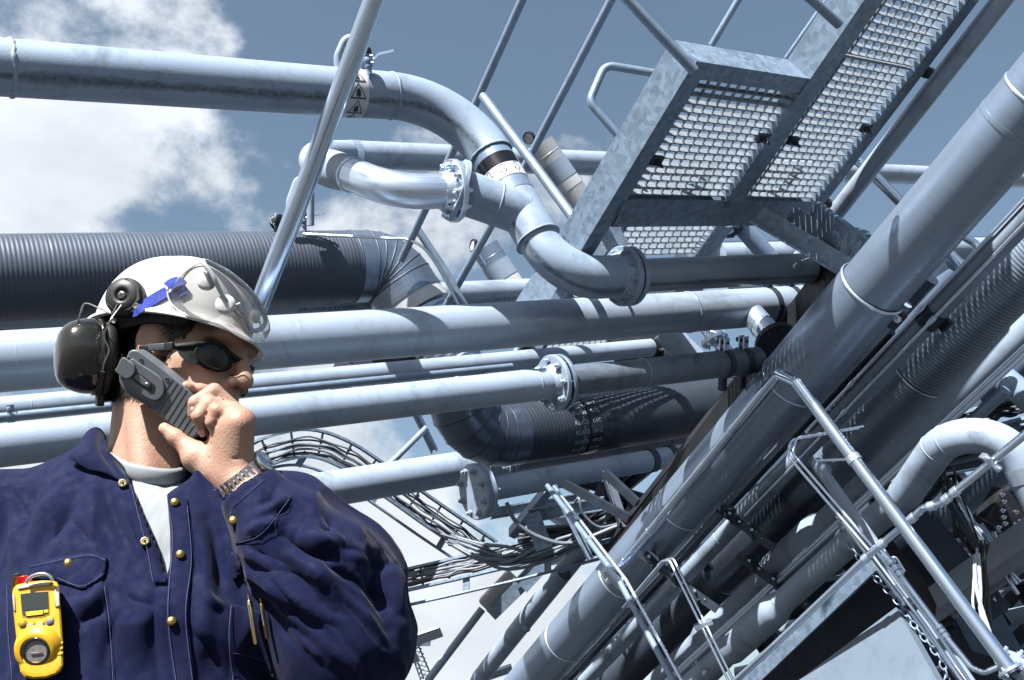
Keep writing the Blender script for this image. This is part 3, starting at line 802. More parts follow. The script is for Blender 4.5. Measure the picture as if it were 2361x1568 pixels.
def vent(label, pts, r, m=PAINT):
    o = pipe('vent_loop', fillet([P(*p) for p in pts], .06, 7), r, m, None, 16); tag(o, label, 'vent pipe'); return o
vent('short bent vent pipe beside the post over the hazard band', [(780, 168, 4.7), (779, 130, 4.7), (800, 82, 4.7), (835, 98, 4.75), (838, 160, 4.75)], .020)
vent('bent vent pipe beside the post above the ribbed duct', [(668, 520, 6.8), (668, 465, 6.8), (688, 408, 6.8), (716, 424, 6.8), (716, 520, 6.8)], .026)
def hose_cap(label, c, r):
    c = Vector(c); t = thing('hose_coupling', label, 'coupling', c); M = axisM(c, RT * .8 - FW * .5 + UP * .1)
    build('cap', lathe(M, [(-r * .6, .001), (-r * .6, r * .8), (-r * .45, r), (-r * .1, r), (-r * .1, r * .85), (.1 * r, r * .85), (.1 * r, r), (.5 * r, r), (.6 * r, r * .8), (.6 * r, .001)], 28), BLACK, t)
    pipe('neck', [c, c - UP * r * 1.3], r * .5, DARK_S, t, 16)
    for k in range(10):
        a = k / 9; q = M @ Vector((r * 1.02 * math.cos(.6 + a * 2.2), r * 1.02 * math.sin(.6 + a * 2.2), r * .3 * math.sin(a * 9)))
        build('chain_link', ring_vf(axisM(q, FW + RT * (k % 2)), r * .10, r * .03, 8, 5), STAIN_S, t)
def ring_vf(M, R0, r0, n=12, k=6, sx=1.0):
    V = []; Fc = []
    for i in range(n):
        a = 2 * math.pi * i / n
        for j in range(k):
            b = 2 * math.pi * j / k; V.append(M @ Vector(((R0 + r0 * math.cos(b)) * math.cos(a) * sx, (R0 + r0 * math.cos(b)) * math.sin(a), r0 * math.sin(b))))
    for i in range(n):
        for j in range(k): Fc.append((i * k + j, ((i + 1) % n) * k + j, ((i + 1) % n) * k + (j + 1) % k, i * k + (j + 1) % k))
    return V, Fc
hose_cap('black capped hose coupling with chain left of the post', P(640, 512, 6.8), .052)
hose_cap('black capped coupling tucked behind the post at the ribbed duct', P(697, 505, 7.0), .040)
o = pipe('vent_loop', spl([P(700, 540, 6.7), P(880, 549, 6.6), P(950, 556, 6.5), P(1000, 600, 6.5), P(1075, 735, 6.6)], 8), .010, STAIN_S, None, 10); tag(o, 'thin bright tube arching over the lagged elbow', 'tube')

def gauge(label, c, face, r, post):
    c = Vector(c); face = Vector(face).normalized(); t = thing('pressure_gauge', label, 'gauge', c); M = axisM(c, face)
    build('case', lathe(M, [(-r * .5, .001), (-r * .5, r * .9), (-r * .4, r), (.12 * r, r), (.12 * r, r), (.16 * r, r * .93), (.16 * r, r * .86), (.02 * r, r * .86)], 32), BLACK, t)
    build('dial', lathe(M, [(.02 * r, .001), (.02 * r, r * .86)], 32), WHITE, t, smooth=False)
    build('needle', box_vf(M @ Matrix.Rotation(.7, 4, 'Z') @ Matrix.Translation((r * .2, 0, r * .06)), r * .5, r * .035, r * .01), BLACK, t, smooth=False)
    for k in range(9):
        a = R(-135 + k * 33.75); build('tick', box_vf(M @ Matrix.Rotation(a, 4, 'Z') @ Matrix.Translation((r * .74, 0, r * .03)), r * .08, r * .025, r * .008), BLACK, t, smooth=False)
    pipe('stem', [c - face * r * .3, Vector(post)], r * .16, STAIN_S, t, 10)
gauge('round white-dial pressure gauge against the sky by the railing post', P(1219, 318, 7.0), -FW * .75 + RT * -.45 - UP * .35, .045, P(1236, 355, 7.2))
gauge('black-rimmed gauge seen edge-on above the banded stack', P(1090, 566, 8.2), -RT * .85 - FW * .4 + UP * .1, .055, P(1120, 610, 8.3))
def stack(label, a, b, r, m=CLAD_R):
    a = Vector(a); b = Vector(b); d = (b - a).normalized(); t = thing('vent_stack', label, 'stack', b)
    pipe('shell', [a, b], r, m, t, 40); Ln = (b - a).length
    weld(t, a + d * .10, d, r, .004, m, rough=0)
    pipe('band', [a + d * .16, a + d * .32], r + .003, PAINT, t, 40)
    pipe('seal', [a + d * .33, a + d * .40], r + .002, WHITE, t, 40)
    return t
stack('pale cylinder with grey band behind the sloping handrail', P(1245, 332, 7.4), P(1400, 560, 7.5), .105, mat('white_shell', (.72, .74, .77), .35, .3, .05, 2))
stack('steel cylinder with grey band right of the lagged elbow', P(1118, 572, 8.6), P(1215, 720, 8.6), .125)
# pieces glimpsed under the walkway
t = thing('process_pipe', 'flanged dark pipe hanging under the walkway edge', 'pipe', P(1700, 510, 6.4))
pipe('pipe', [P(1690, 500, 6.4), P(1765, 585, 6.4), P(1840, 680, 6.5)], .06, STEEL_D, t, 28); flange(t, P(1685, 510, 6.4), RT * .7 - UP * .25 + FW * .5, .11, .04, 8, .03, DARK_S, BOLT_D)
t = thing('process_pipe', 'pale curved pipe behind the stair tread under the walkway', 'pipe', P(1640, 540, 7.6))
pipe('pipe', spl([P(1650, 470, 7.8), P(1648, 530, 7.6), P(1620, 590, 7.5), P(1560, 640, 7.5)], 8), .085, PAINT, t, 28)
t = thing('elbow_fitting', 'galvanised elbow between bright pipe and flanged pipe', 'pipe', P(1560, 770, 7.0))
pipe('pipe', [P(1530, 760, 6.9), P(1600, 830, 6.9)], .09, PAINT, t, 28)
t = thing('flanged_nozzle', 'small shiny flanged nozzle behind the flanged pipe', 'nozzle', P(1650, 780, 6.6))
pipe('neck', [P(1630, 760, 6.7), P(1680, 815, 6.5)], .045, STAIN_S, t, 24); flange(t, P(1648, 783, 6.6), RT * .35 - UP * .75 - FW * .3, .095, .022, 8, .026, STAIN_S, BOLT)
t = thing('valve_body', 'black valve body behind the stair tread and bright pipe', 'valve', P(1440, 790, 7.6))
pipe('body', [P(1400, 780, 7.6), P(1430, 785, 7.6), P(1490, 800, 7.6), P(1530, 815, 7.6)], [.10, .17, .17, .10], BLACK, t, 28); flange(t, P(1530, 815, 7.6), RT, .19, .04, 8, .04, DARK_S, BOLT_D)
t = thing('valve_body', 'black flap valve ring under the bright pipe left of the tread', 'valve', P(1210, 820, 7.9))
build('ring', ring_vf(axisM(P(1215, 818, 7.4), -FW + RT * .3), .085, .025, 32, 10), PAINT, t); build('disc', lathe(axisM(P(1213, 815, 7.45), -FW + RT * .3), [(0, .001), (0, .085)], 32), BLACK, t)

# ------------------------------------------------------------------ diagonal pipes on the right
def diag(a, y0, y1): return L2(a, y0), L2(a, y1)
H0 = (2123, 536, 4.4); rH = .155
def pipe_H():
    t = thing('lagged_pipe', 'broad silvery aluminium-clad pipe rising diagonally to the right edge', 'pipe', L2(H0, 1700))
    top = L2(H0, 60); j1 = L2(H0, 665); j2 = L2(H0, 880); j3 = L2(H0, 1170); j4 = L2(H0, 1330); j5 = L2(H0, 1476); bot = L2(H0, 1760)
    pipe('cladding', [top, j1], rH, CLAD_R, t, 56)
    pipe('cladding', [j1, j2], rH * 1.06, CLAD_R, t, 56); pipe('cladding', [j2, j3], rH * 1.0, CLAD_R, t, 56)
    pipe('cladding', [j3, j4], rH * 1.005, CLAD_R, t, 56); pipe('cladding', [j4, j5], rH * 1.01, CLAD_R, t, 56); pipe('cladding', [j5, bot], rH * 1.02, CLAD_R, t, 56)
    q = L2(H0, 290); pipe('cladding', [q + d2 * .0, q - d2 * .02], rH + .003, CLAD_R, t, 56)
    for p, r, w in ((j1, rH * 1.06, .009), (j2, rH * 1.05, .006), (j3, rH * 1.0, .004), (j4, rH * 1.01, .005), (j5, rH * 1.02, .006), (L2(H0, 222), rH, .008)):
        weld(t, p, d2, r, w, STAIN_S, name='bead', rough=0)
    n = (UP * .62 - RT * .78).normalized()
    s = -n
    build('lug', box_vf(axisM(j1 + s * (rH + .02) + d2 * .05, d2, s), .035, .015, .05, .004), DARK_S, t, smooth=False)
    inst('bolt', BOLT, axisM(j1 + s * (rH + .02) + d2 * .05 - FW * .016, -FW) @ Matrix.Diagonal((.04, .04, .04, 1)), t)
pipe_H()
def straight(name, label, a, y0, y1, r, m, cat='pipe', welds=(), seg=32, group=None):
    p, q = L2(a, y0), L2(a, y1); t = thing(name, label, cat, q, group); pipe('pipe', [p, q], r, m, t, seg)
    for y in welds: weld(t, L2(a, y), d2, r, .005, m)
    return t
straight('steel_column', 'slender bright tube rising diagonally between walkway and broad clad pipe', (2132, 228, 5.2), -60, 700, .050, BARE, 'tube', (205,))
t = straight('process_pipe', 'pipe with two instrument tubes strapped along it, beside the broad clad pipe', (2165, 712, 4.9), 380, 1700, .056, PAINT, welds=(800, 870, 1240))
a = (2165, 712, 4.9)
for k, (off, y1) in enumerate((((-.055, .045, -.03), 1010), ((-.02, -.01, -.075), 1180))):
    o3 = RT * off[0] + UP * off[1] + FW * off[2]
    pipe('instrument_tube', [L2(a, 380) + o3, L2(a, y1) + o3], .0085, STAIN_S, t, 12)
    for y in (735, 905 + k * 40): pipe('tube_fitting', [L2(a, y) + o3 - d2 * .025, L2(a, y) + o3 - d2 * .01, L2(a, y) + o3 + d2 * .025], [.014, .016, .013], STAIN_S, t, 6)
pipe('strap', [L2(a, 715), L2(a, 745)], .061, DARK_S, t, 32)
for y in (722, 1290): build('strap_lug', box_vf(axisM(L2(a, y) + (RT * .6 - UP * .7) * .085, d2, UP), .02, .012, .035, .003), DARK_S, t, smooth=False)

# L: ribbed lagged pipe
La = (2230, 752, 5.1)
t = thing('lagged_pipe', 'ribbed dark-blue lagged pipe right of the broad clad pipe', 'pipe', L2(La, 1700))
corrugated('ribbed_cladding', L2(La, 420), L2(La, 862), .148, .0035, .019, mat('ribbed_blue_cladding', (.36, .46, .60), .42, .40, .07, 2, brush=(2, 20, 1)), t)
corrugated('ribbed_cladding', L2(La, 864), L2(La, 1075), .149, .0035, .019, mat('ribbed_blue_cladding', (.2, .25, .33)), t)
pipe('plain_cladding', [L2(La, 1075), L2(La, 1085), L2(La, 1315), L2(La, 1325)], [.149, .172, .172, .15], mat('plain_cladding_shaded', (.1, .12, .17)), t, 48)  # box and run below: shade put into darker cladding colours
corrugated('ribbed_cladding', L2(La, 1325), L2(La, 1720), .150, .0035, .020, CLAD_D, t)
weld(t, L2(La, 864), d2, .154, .004, STAIN_S, name='bead', rough=0); weld(t, L2(La, 1090), d2, .172, .006, DARK_S, name='bead', rough=0)
o = beam('box_seam', L2(La, 1090) - FW * .166 + UP * .04, L2(La, 1312) - FW * .166 + UP * .04, UP, .012, .006, DARK_S, t)

# M and N: painted pipes with swollen reducers
def swollen(label, a, y0, y1, r, swell, m=PAINT):
    t = thing('process_pipe', label, 'pipe', L2(a, y1)); pts = []; rr = []
    n = 90
    for i in range(n + 1):
        y = y0 + (y1 - y0) * i / n; k = 0
        for c, w, h in swell:
            d = abs(y - c) / w
            k = max(k, h * (1 if d < .7 else (max(0, (1 - d) / .3) ** 2 * (3 - 2 * max(0, (1 - d) / .3)) if d < 1 else 0)))
        pts.append(L2(a, y)); rr.append(r * (1 + k))
    pipe('pipe', pts, rr, m, t, 36)
    for c, w, h in swell:
        for s in (-1, 1): weld(t, L2(a, c + s * w), d2, r, .006, m)
    return t
swollen('painted pipe with swollen reducer running below the ribbed lagged pipe', (2190, 935, 5.0), 640, 1720, .0725, ((1270, 66, .42), (1448, 30, .28)))
na = (1939, 1268, 5.2)
t = swollen('lower painted pipe with two swellings, left of the U-bend', na, 1262, 1760, .068, ((1450, 62, .38),))
ub = fillet([L2(na, 1275), P(2085, 1142, 4.75), P(2182, 1002, 4.45), P(2326, 1008, 4.30), P(2450, 1260, 4.2)], [.5, .24, .34], 10)
pipe('u_bend', ub, [.068 + .010 * min(1, k / 6) for k in range(len(ub))], PAINT, t, 40)
for f_ in (13, 16): weld(t, ub[f_], ub[f_ + 1] - ub[f_ - 1], .078, .005)
band(t, 'joint_band', ub[-2].lerp(ub[-1], .02), ub[-2].lerp(ub[-1], .2), .081, STAIN_S)
straight('process_pipe', 'dark pipe lowest of the diagonal bundle near the skid', (2050, 1300, 6.3), 900, 1760, .085, STEEL_D)
straight('process_pipe', 'dim pipe deep between broad clad pipe and ribbed pipe', (2080, 820, 6.0), 640, 1760, .10, STEEL_D, welds=(900, 1300))
straight('process_pipe', 'dim broad pipe deep behind the instrument pipe', (2050, 800, 6.9), 620, 1760, .13, STEEL_D, welds=(1000,))
straight('process_pipe', 'narrow dark pipe deep left of the ribbed lagged pipe', (1985, 815, 6.4), 640, 1760, .055, DARK_S)
straight('process_pipe', 'dim grey pipe deep behind the painted pipe with reducer', (2200, 985, 6.6), 700, 1760, .12, STEEL_D)
straight('lagged_pipe', 'thin pale pipe at the bottom behind the ribbed pipe', (1500, 1445, 7.4), 1300, 1760, .060, PAINT)
straight('steel_column', 'pale round column rising from the bottom edge left of the broad clad pipe', (1205, 1438, 9.3), 1225, 1800, .084, PAINT, 'column')
p = P(1210, 1440, 9.2); tag(pipe('drain_stub', [p, P(1217, 1454, 9.15)], .026, PAINT), 'tiny drain stub on the pale round column', 'stub')

# frame left of the broad clad pipe, its shade put in as black colour
plate('support_beam', 'black angle beam running along the left of the broad clad pipe', P(1965, 575, 5.35), P(1370, 1365, 7.6), UP, .10, .16, BLACK, 'L', t=.012)
plate('support_beam', 'black flat beam behind the pipe clamps beside the broad clad pipe', P(1905, 640, 5.75), P(1420, 1250, 8.0), FW, .10, .10, BLACK, 'L', t=.012)
# brackets from the walkway to the clad pipe
plate('bracket_arm', 'upper galvanised bracket arm from walkway edge to clad pipe', P(1745, 495, 5.0), P(1965, 625, 4.8), UP, .09, .10, GALV, 'L')
plate('bracket_arm', 'lower galvanised bracket arm just under the upper one', P(1815, 490, 5.2), P(1985, 600, 4.95), UP, .09, .09, GALV, 'L')
plate('bracket_arm', 'striped-shadow gusset arm right of the bracket arms', P(1875, 490, 5.2), P(1990, 580, 4.85), UP, .04, .13, GALV, 'box')
plate('bracket_arm', 'square steel post end poking up left of the clad pipe', P(1950, 610, 5.2), P(1993, 535, 5.1), RT, .07, .07, GALV, 'box')
t = thing('thin_frame', 'polished tube crossing diagonally behind the slender bright tube', 'tube', P(2080, 480, 6.4))
pipe('tube', fillet([P(1930, 420, 6.6), P(1962, 352, 6.4), P(2080, 470, 6.4), P(2240, 640, 6.3)], .06, 7), .036, CHROME, t, 24)
t = thing('thin_frame', 'polished tube low right behind the instrument pipe', 'tube', P(2200, 560, 7.4))
pipe('tube', fillet([P(2170, 560, 7.4), P(2205, 535, 7.3), P(2245, 560, 7.3), P(2330, 660, 7.2)], .08, 7), .030, CHROME, t, 20)
# ------------------------------------------------------------------ tubes and rails in front of the diagonal pipes
def ptube(name, label, cat, pts, dia, m=CHROME, rb=None, seg=20, part='tube'):
    pts = [P(*p) for p in pts]; q = fillet(pts, rb, 8) if rb else pts
    t = thing(name, label, cat, pts[-1]); pipe(part, q, dia / 2, m, t, seg); return t, q
t, q = ptube('handrail', 'polished handrail bending over the broad clad pipe and running to lower right corner', 'handrail',
             [(1405, 1340, 6.15), (1795, 862, 4.72), (1836, 880, 4.6), (2335, 1552, 3.75)], .056, CHROME, [.05, .05], 24)
for k in (.13, .30, .52, .78): p = q[0].lerp(q[1], k); weld(t, p, q[1] - q[0], .0285, .003, CHROME)
dr = (q[-1] - q[-2]).normalized()
pa = q[-2].lerp(q[-1], .30); pipe('clamp', [pa - dr * .015, pa + dr * .015], .033, STAIN_S, t, 20)
for s, e in ((1, (1886, 1062, 4.7)), (-1, (1925, 1015, 4.6))):
    e = P(*e); dd = (e - pa); build('clamp_strap', box_vf(axisM(pa + dd * .5, dd, UP), .006, .014, dd.length * .5, .002), STAIN_S, t, smooth=False)
    inst('bolt', BOLT, axisM(pa + dd * .6 - FW * .014, -FW) @ Matrix.Diagonal((.016, .016, .02, 1)), t)
pe = P(2330, 1546, 3.76); flange(t, pe, dr, .05, .012, 4, .016, STAIN_S, BOLT)
t, q = ptube('handrail', 'pale steel guide rail crossing the broad clad pipe at lower centre', 'rail', [(1262, 1120, 7.0), (1425, 1335, 5.9), (1580, 1620, 5.2)], .036, STEEL_D, None, 20)
o3 = RT * .045 - FW * .03
pipe('inner_tube', [p + o3 for p in q], .011, STAIN_S, t, 12)
for k in (.35, .62, .9): p = q[0].lerp(q[1], k); pipe('rail_clip', [p - UP * .012, p + UP * .012], .024, GALV_T, t, 16)
p = P(1418, 1330, 5.9); pipe('tee_fitting', [p - RT * .05 + UP * .05, p + RT * .05 - UP * .06], .036, CHROME, t, 20)
def pair(label, pts, gap, r=.0075):
    t = thing('instrument_tubes', label, 'tube', P(*pts[-1]))
    for s in (-1, 1): pipe('tube', fillet([P(*p) + RT * gap * s + UP * gap * .4 * s for p in pts], .04, 6), r, STAIN_S, t, 10)
    return t
tp = pair('pair of thin bent tubes looping under the polished handrail', [(1985, 985, 4.85), (1830, 1012, 4.85), (1822, 1048, 4.8), (2008, 1265, 4.5), (2140, 1440, 4.3), (2260, 1620, 4.1)], .012)
tp2 = pair('pair of thin bent tubes beside the guide rail, lower centre', [(1440, 1400, 6.1), (1532, 1292, 5.7), (1548, 1290, 5.6), (1700, 1600, 5.1)], .011)
p = P(1622, 1440, 5.35); build('tube_clip', box_vf(axisM(p, RT + UP * .4, FW), .02, .015, .05, .004), STAIN_S, tp2, smooth=False)

t = thing('drain_pipe', 'grey stanchion pipe with clamp dropping from under the handrail clamp to lower right', 'pipe', P(2230, 1560, 4.3))
pts = fillet([P(1905, 1085, 5.0), P(1876, 1060, 4.9), P(2024, 1268, 4.65), P(2245, 1590, 4.35)], [.05, .3], 8)
pipe('pipe', pts, .030, PAINT, t, 24)
p = P(1966, 1192, 4.76); dd = (P(2024, 1268, 4.65) - p).normalized(); pipe('coupling', [p - dd * .03, p - dd * .01, p + dd * .01, p + dd * .03], [.034, .042, .042, .034], STAIN_S, t, 20)
build('coupling_bolt', box_vf(axisM(p + RT * -.04, RT, UP), .008, .008, .04, .003), STAIN_S, t, smooth=False)
t = thing('air_line', 'polished air line with lever valve running down to lower right', 'tube', P(2320, 1530, 4.0))
w = [P(2030, 1270, 4.5), P(2073, 1322, 4.42), P(2173, 1457, 4.2), P(2240, 1540, 4.05), P(2268, 1552, 4.02), P(2330, 1526, 3.98)]
pipe('tube', fillet(w, .03, 6), .012, CHROME, t, 16)
dd = (w[1] - w[0]).normalized()
for k, r_ in ((.25, .020), (.55, .024), (.8, .022), (1.02, .019)): pipe('fitting', [w[0].lerp(w[1], k) - dd * .010, w[0].lerp(w[1], k) + dd * .010], r_, STAIN_S, t, 8)
pipe('valve_body', [w[0].lerp(w[1], .15), w[0].lerp(w[1], .45)], .020, STAIN_S, t, 12)
pv = w[0].lerp(w[1], .35); pipe('lever', fillet([pv, pv + RT * .035 + UP * .01 - FW * .01, pv + RT * .075 - UP * .055 - FW * .01], .015, 4), .006, STAIN_S, t, 8)
dd = (w[2] - w[1]).normalized()
for k in (.93, 1.0, 1.07): pipe('fitting', [w[1].lerp(w[2], k) - dd * .008, w[1].lerp(w[2], k) + dd * .008], .018, STAIN_S, t, 8)
t = thing('air_line', 'polished line with soldered joints climbing to the right edge past the U-bend', 'tube', P(1690, 1600, 4.9))
s = [P(1690, 1575, 5.0), P(1787, 1486, 4.75), P(2011, 1273, 4.35), P(2101, 1197, 4.25), P(2128, 1172, 4.2), P(2168, 1162, 4.15), P(2204, 1132, 4.1), P(2400, 972, 3.9)]
pipe('tube', fillet(s, .05, 6), .0165, CHROME, t, 18)
for k, (i, f_) in enumerate(((2, -.06), (2, .25), (3, .1), (4, .5), (5, .4), (5, .95))):
    p = s[i].lerp(s[i + 1], f_) if f_ >= 0 else s[i].lerp(s[i - 1], -f_); dd = (s[i + 1] - s[i]).normalized()
    pipe('joint', [p - dd * .014, p + dd * .014], .0205, STAIN_S, t, 18)
p = s[6].lerp(s[7], .42); build('pipe_clip', box_vf(axisM(p, RT - UP * .9, FW), .02, .014, .045, .005), STAIN_S, t, smooth=False); pipe('clip_arm', [p, p + RT * .09 + FW * .12], .012, STAIN_S, t, 12)
for q_ in (-.03, .03): inst('bolt', BOLT, axisM(p + (RT - UP * .9).normalized() * q_ - FW * .021, -FW) @ Matrix.Diagonal((.02, .02, .02, 1)), t)
t = thing('conduit', 'shadowed strip running below the polished line towards the skid', 'conduit', P(1690, 1640, 5.0))
beam('strip', P(1690, 1610, 5.1), P(2010, 1300, 4.45), UP, .02, .07, GALV, t, 'L', .004)

def chain(label, pts, link_r=.013):
    t = thing('chain', label, 'chain', P(*pts[-1])); c = spl([P(*p) for p in pts], 20); L = [0]
    for i in range(1, len(c)): L.append(L[-1] + (c[i] - c[i - 1]).length)
    n = int(L[-1] / (link_r * 2.55)); me = mesh_of('chain_link', ring_vf(I4, link_r, link_r * .30, 12, 6, 1.55), DARK_S if False else STEEL_D, True)
    for k in range(n):
        s_ = L[-1] * (k + .5) / n; i = max(j for j in range(len(L)) if L[j] <= s_); i = min(i, len(c) - 2)
        p = c[i].lerp(c[i + 1], (s_ - L[i]) / max(1e-6, L[i + 1] - L[i])); x = (c[i + 1] - c[i]).normalized(); z = x.cross(FW).normalized(); y = z.cross(x)
        if k % 2: y, z = z, -y
        inst('chain_link', me, basis(p, x, y, z), t)
chain('steel chain hanging beside the thin rods above the pale panel', [(1935, 1208, 4.72), (1948, 1240, 4.7), (2000, 1310, 4.6), (2070, 1388, 4.45), (2110, 1445, 4.35), (2170, 1525, 4.25), (2190, 1600, 4.2)], .0125)
t = thing('guide_rods', 'thin parallel rods between the chain and the stanchion pipe', 'rod', P(2210, 1600, 4.3))
pipe('rod', [P(1945, 1205, 4.8), P(2235, 1600, 4.25)], .010, STAIN_S, t, 12); pipe('rod', [P(1957, 1203, 4.85), P(2250, 1600, 4.3)], .006, STAIN_S, t, 10)
for px_, py_ in ((2090, 1402), (2178, 1536)):
    build('rod_guide', box_vf(axisM(P(px_, py_, 4.5), RT + UP * .5, FW), .012, .012, .05, .004), DARK_S, t, smooth=False)

# ------------------------------------------------------------------ pale panel, added dark blocker and beams, lower right
def slab(name, label, corners, th, m, cat):
    c = [Vector(p) for p in corners]; n = (c[1] - c[0]).cross(c[3] - c[0]).normalized()
    if n.dot(CAMP - c[0]) < 0: n = -n
    V = c + [p - n * th for p in c]; k = len(c)
    Fc = [tuple(range(k)), tuple(range(2 * k - 1, k - 1, -1))] + [(i, k + i, k + (i + 1) % k, (i + 1) % k) for i in range(k)]
    o = build(name, (V, Fc), m, None, smooth=False); return tag(o, label, cat)
slab('cover_panel', 'pale sheet-metal cover at the bottom below the chain', [P(2066, 1400, 4.45), P(1680, 1690, 5.0), P(1800, 2000, 4.3), P(2290, 1800, 3.7)], .05, mat('cover_sheet', (.20, .26, .34), .5, .1, .10, 2.2, dirt=.35, bump=.05), 'panel')
slab('dark_blocker', 'black-shadowed equipment housing above the pale cover', [P(2110, 1240, 6.0), P(1560, 1750, 7.2), P(1900, 1990, 6.3), P(2240, 1500, 5.4)], .5, DARK_S, 'housing')  # dark slab added to keep this corner black
for k, (a_, b_) in enumerate((((1790, 1475), (1930, 1400)), ((1860, 1560), (2010, 1470)))):
    pass
t = thing('box_girder', 'pale painted box girder entering at the lower right edge', 'beam', P(2400, 1215, 4.6))
beam('web', P(2158, 1382, 5.25), P(2420, 1196, 4.6), UP, .03, .135, GALV_L, t, 'box'); beam('bottom_flange', P(2160, 1416, 5.22), P(2420, 1236, 4.57), FW, .014, .10, GALV_L, t, 'box')
ptube('pipe_spool', 'grey tube running under the pale box girder', 'tube', [(2175, 1428, 5.4), (2300, 1342, 5.1), (2420, 1258, 4.9)], .062, PAINT)
plate('skid_beam', 'dark channel passing behind the polished handrail to the box girder', P(2085, 1155, 5.6), P(2300, 1420, 5.2), FW, .15, .10, DARK_S, 'U')
plate('skid_beam', 'dark narrow channel left of the handrail above the skid', P(2010, 1215, 5.7), P(2190, 1450, 5.2), FW, .07, .10, BLACK, 'U')
plate('skid_beam', 'dark flat bar right of the U-bend foot', P(2060, 1080, 6.4), P(2330, 1440, 6.0), UP, .03, .03, DARK_S, 'box')
plate('skid_beam', 'slanted steel rod right of the polished joints', P(2190, 1160, 4.9), P(2255, 1265, 4.8), UP, .028, .028, DARK_S, 'box')
def cables(name, label, pts, n, spread, r, m, seg=8):
    t = thing(name, label, 'cable', P(*pts[-1])); c = [P(*p) for p in pts]
    for k in range(n):
        o = [Vector((random.gauss(0, spread), random.gauss(0, spread), random.gauss(0, spread))) for _ in c]
        pipe('cable', spl([p + q_ for p, q_ in zip(c, o)], 8), r * random.uniform(.7, 1.25), m, t, seg)
    return t
CABLE = mat('grey_cable', (.22, .26, .32), .45, 0, .1, 5); CABLE_W = mat('white_cable', (.62, .68, .76), .4, 0, .05, 5); CABLE_B = mat('black_cable', (.02, .023, .03), .4, 0, .1, 5)
cables('cable_bundle', 'white cables curving down beside the handrail at lower right', [(2255, 1270, 4.6), (2248, 1350, 4.5), (2262, 1420, 4.4), (2300, 1520, 4.2), (2330, 1600, 4.1)], 3, .010, .0085, CABLE_W)
cables('cable_bundle', 'black cables tied behind the white cables at lower right', [(2262, 1250, 4.75), (2272, 1340, 4.7), (2280, 1440, 4.6), (2320, 1560, 4.4)], 7, .016, .006, CABLE_B)
cables('cable_bundle', 'black looping cables under the U-bend', [(2130, 1120, 5.2), (2175, 1095, 5.0), (2200, 1140, 4.95), (2235, 1230, 5.0), (2290, 1330, 5.0)], 9, .025, .007, CABLE_B)
cables('cable_bundle', 'grey instrument lines running down right of the polished joints', [(2190, 1110, 5.3), (2215, 1170, 5.2), (2262, 1240, 5.1), (2330, 1350, 5.0)], 6, .022, .009, STAIN_S)
t = thing('junction_box', 'black valve island with silver bolts at the right edge', 'junction box', P(2320, 1170, 5.0))
build('case', box_vf(axisM(P(2318, 1180, 5.0), -FW, UP + RT * .6), .09, .10, .06, .015), BLACK, t, smooth=False)
for k in range(9): inst('bolt', BOLT, axisM(P(2285 + random.random() * 70, 1135 + random.random() * 85, 4.92), -FW + UP * .3) @ Matrix.Diagonal((.022, .022, .05, 1)), t)
for k in range(4): pipe('connector', [P(2290 + 18 * k, 1225 + 4 * k, 4.95), P(2296 + 18 * k, 1245 + 4 * k, 4.95)], .014, STAIN_S, t, 10)
t = thing('flange_joint', 'stacked pale flanges cut off by the lower right corner', 'flange', P(2345, 1560, 3.9))
ax_ = (RT * .35 + UP * .85 - FW * .2).normalized()
flange(t, P(2375, 1552, 3.85), ax_, .14, .022, 8, .03, PAINT, BOLT, both=False); flange(t, P(2385, 1580, 3.85), ax_, .14, .022, 8, .03, PAINT, BOLT, both=False); pipe('pipe', [P(2380, 1560, 3.85), P(2420, 1700, 3.9)], .08, PAINT, t, 28)
# deep frame behind everything on the right
def rack():
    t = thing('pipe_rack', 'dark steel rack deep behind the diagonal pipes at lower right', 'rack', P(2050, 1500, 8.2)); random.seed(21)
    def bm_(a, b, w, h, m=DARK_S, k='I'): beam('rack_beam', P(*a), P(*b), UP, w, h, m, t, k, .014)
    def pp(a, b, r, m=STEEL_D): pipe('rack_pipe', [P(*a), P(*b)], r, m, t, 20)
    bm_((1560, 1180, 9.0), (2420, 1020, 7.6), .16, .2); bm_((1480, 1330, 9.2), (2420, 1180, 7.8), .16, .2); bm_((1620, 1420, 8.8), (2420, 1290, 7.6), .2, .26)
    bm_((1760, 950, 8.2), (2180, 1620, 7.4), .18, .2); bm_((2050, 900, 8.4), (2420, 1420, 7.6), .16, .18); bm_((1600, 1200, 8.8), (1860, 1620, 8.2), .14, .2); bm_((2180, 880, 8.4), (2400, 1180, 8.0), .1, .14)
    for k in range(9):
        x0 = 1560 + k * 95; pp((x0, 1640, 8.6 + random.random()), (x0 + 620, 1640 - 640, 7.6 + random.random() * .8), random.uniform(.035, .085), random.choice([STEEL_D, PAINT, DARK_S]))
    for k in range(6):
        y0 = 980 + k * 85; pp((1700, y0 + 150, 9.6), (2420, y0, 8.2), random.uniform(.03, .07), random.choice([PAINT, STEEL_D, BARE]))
    # added dark slab that keeps the depth behind the rack black
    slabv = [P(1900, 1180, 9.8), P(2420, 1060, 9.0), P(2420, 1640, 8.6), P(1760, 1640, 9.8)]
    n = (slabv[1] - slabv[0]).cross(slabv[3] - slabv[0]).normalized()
    V = slabv + [p + n * .03 for p in slabv]; build('dark_backing', (V, [(0, 1, 2, 3), (7, 6, 5, 4), (0, 4, 5, 1), (1, 5, 6, 2), (2, 6, 7, 3), (3, 7, 4, 0)]), DARK_S, t, smooth=False)
rack()
t = thing('process_pipe', 'dark upright pipe with striped shadow at the right edge', 'pipe', P(2361, 900, 5.6))
pipe('pipe', [P(2240, 810, 6.4), P(2420, 960, 5.4)], .075, STEEL_D, t, 28)
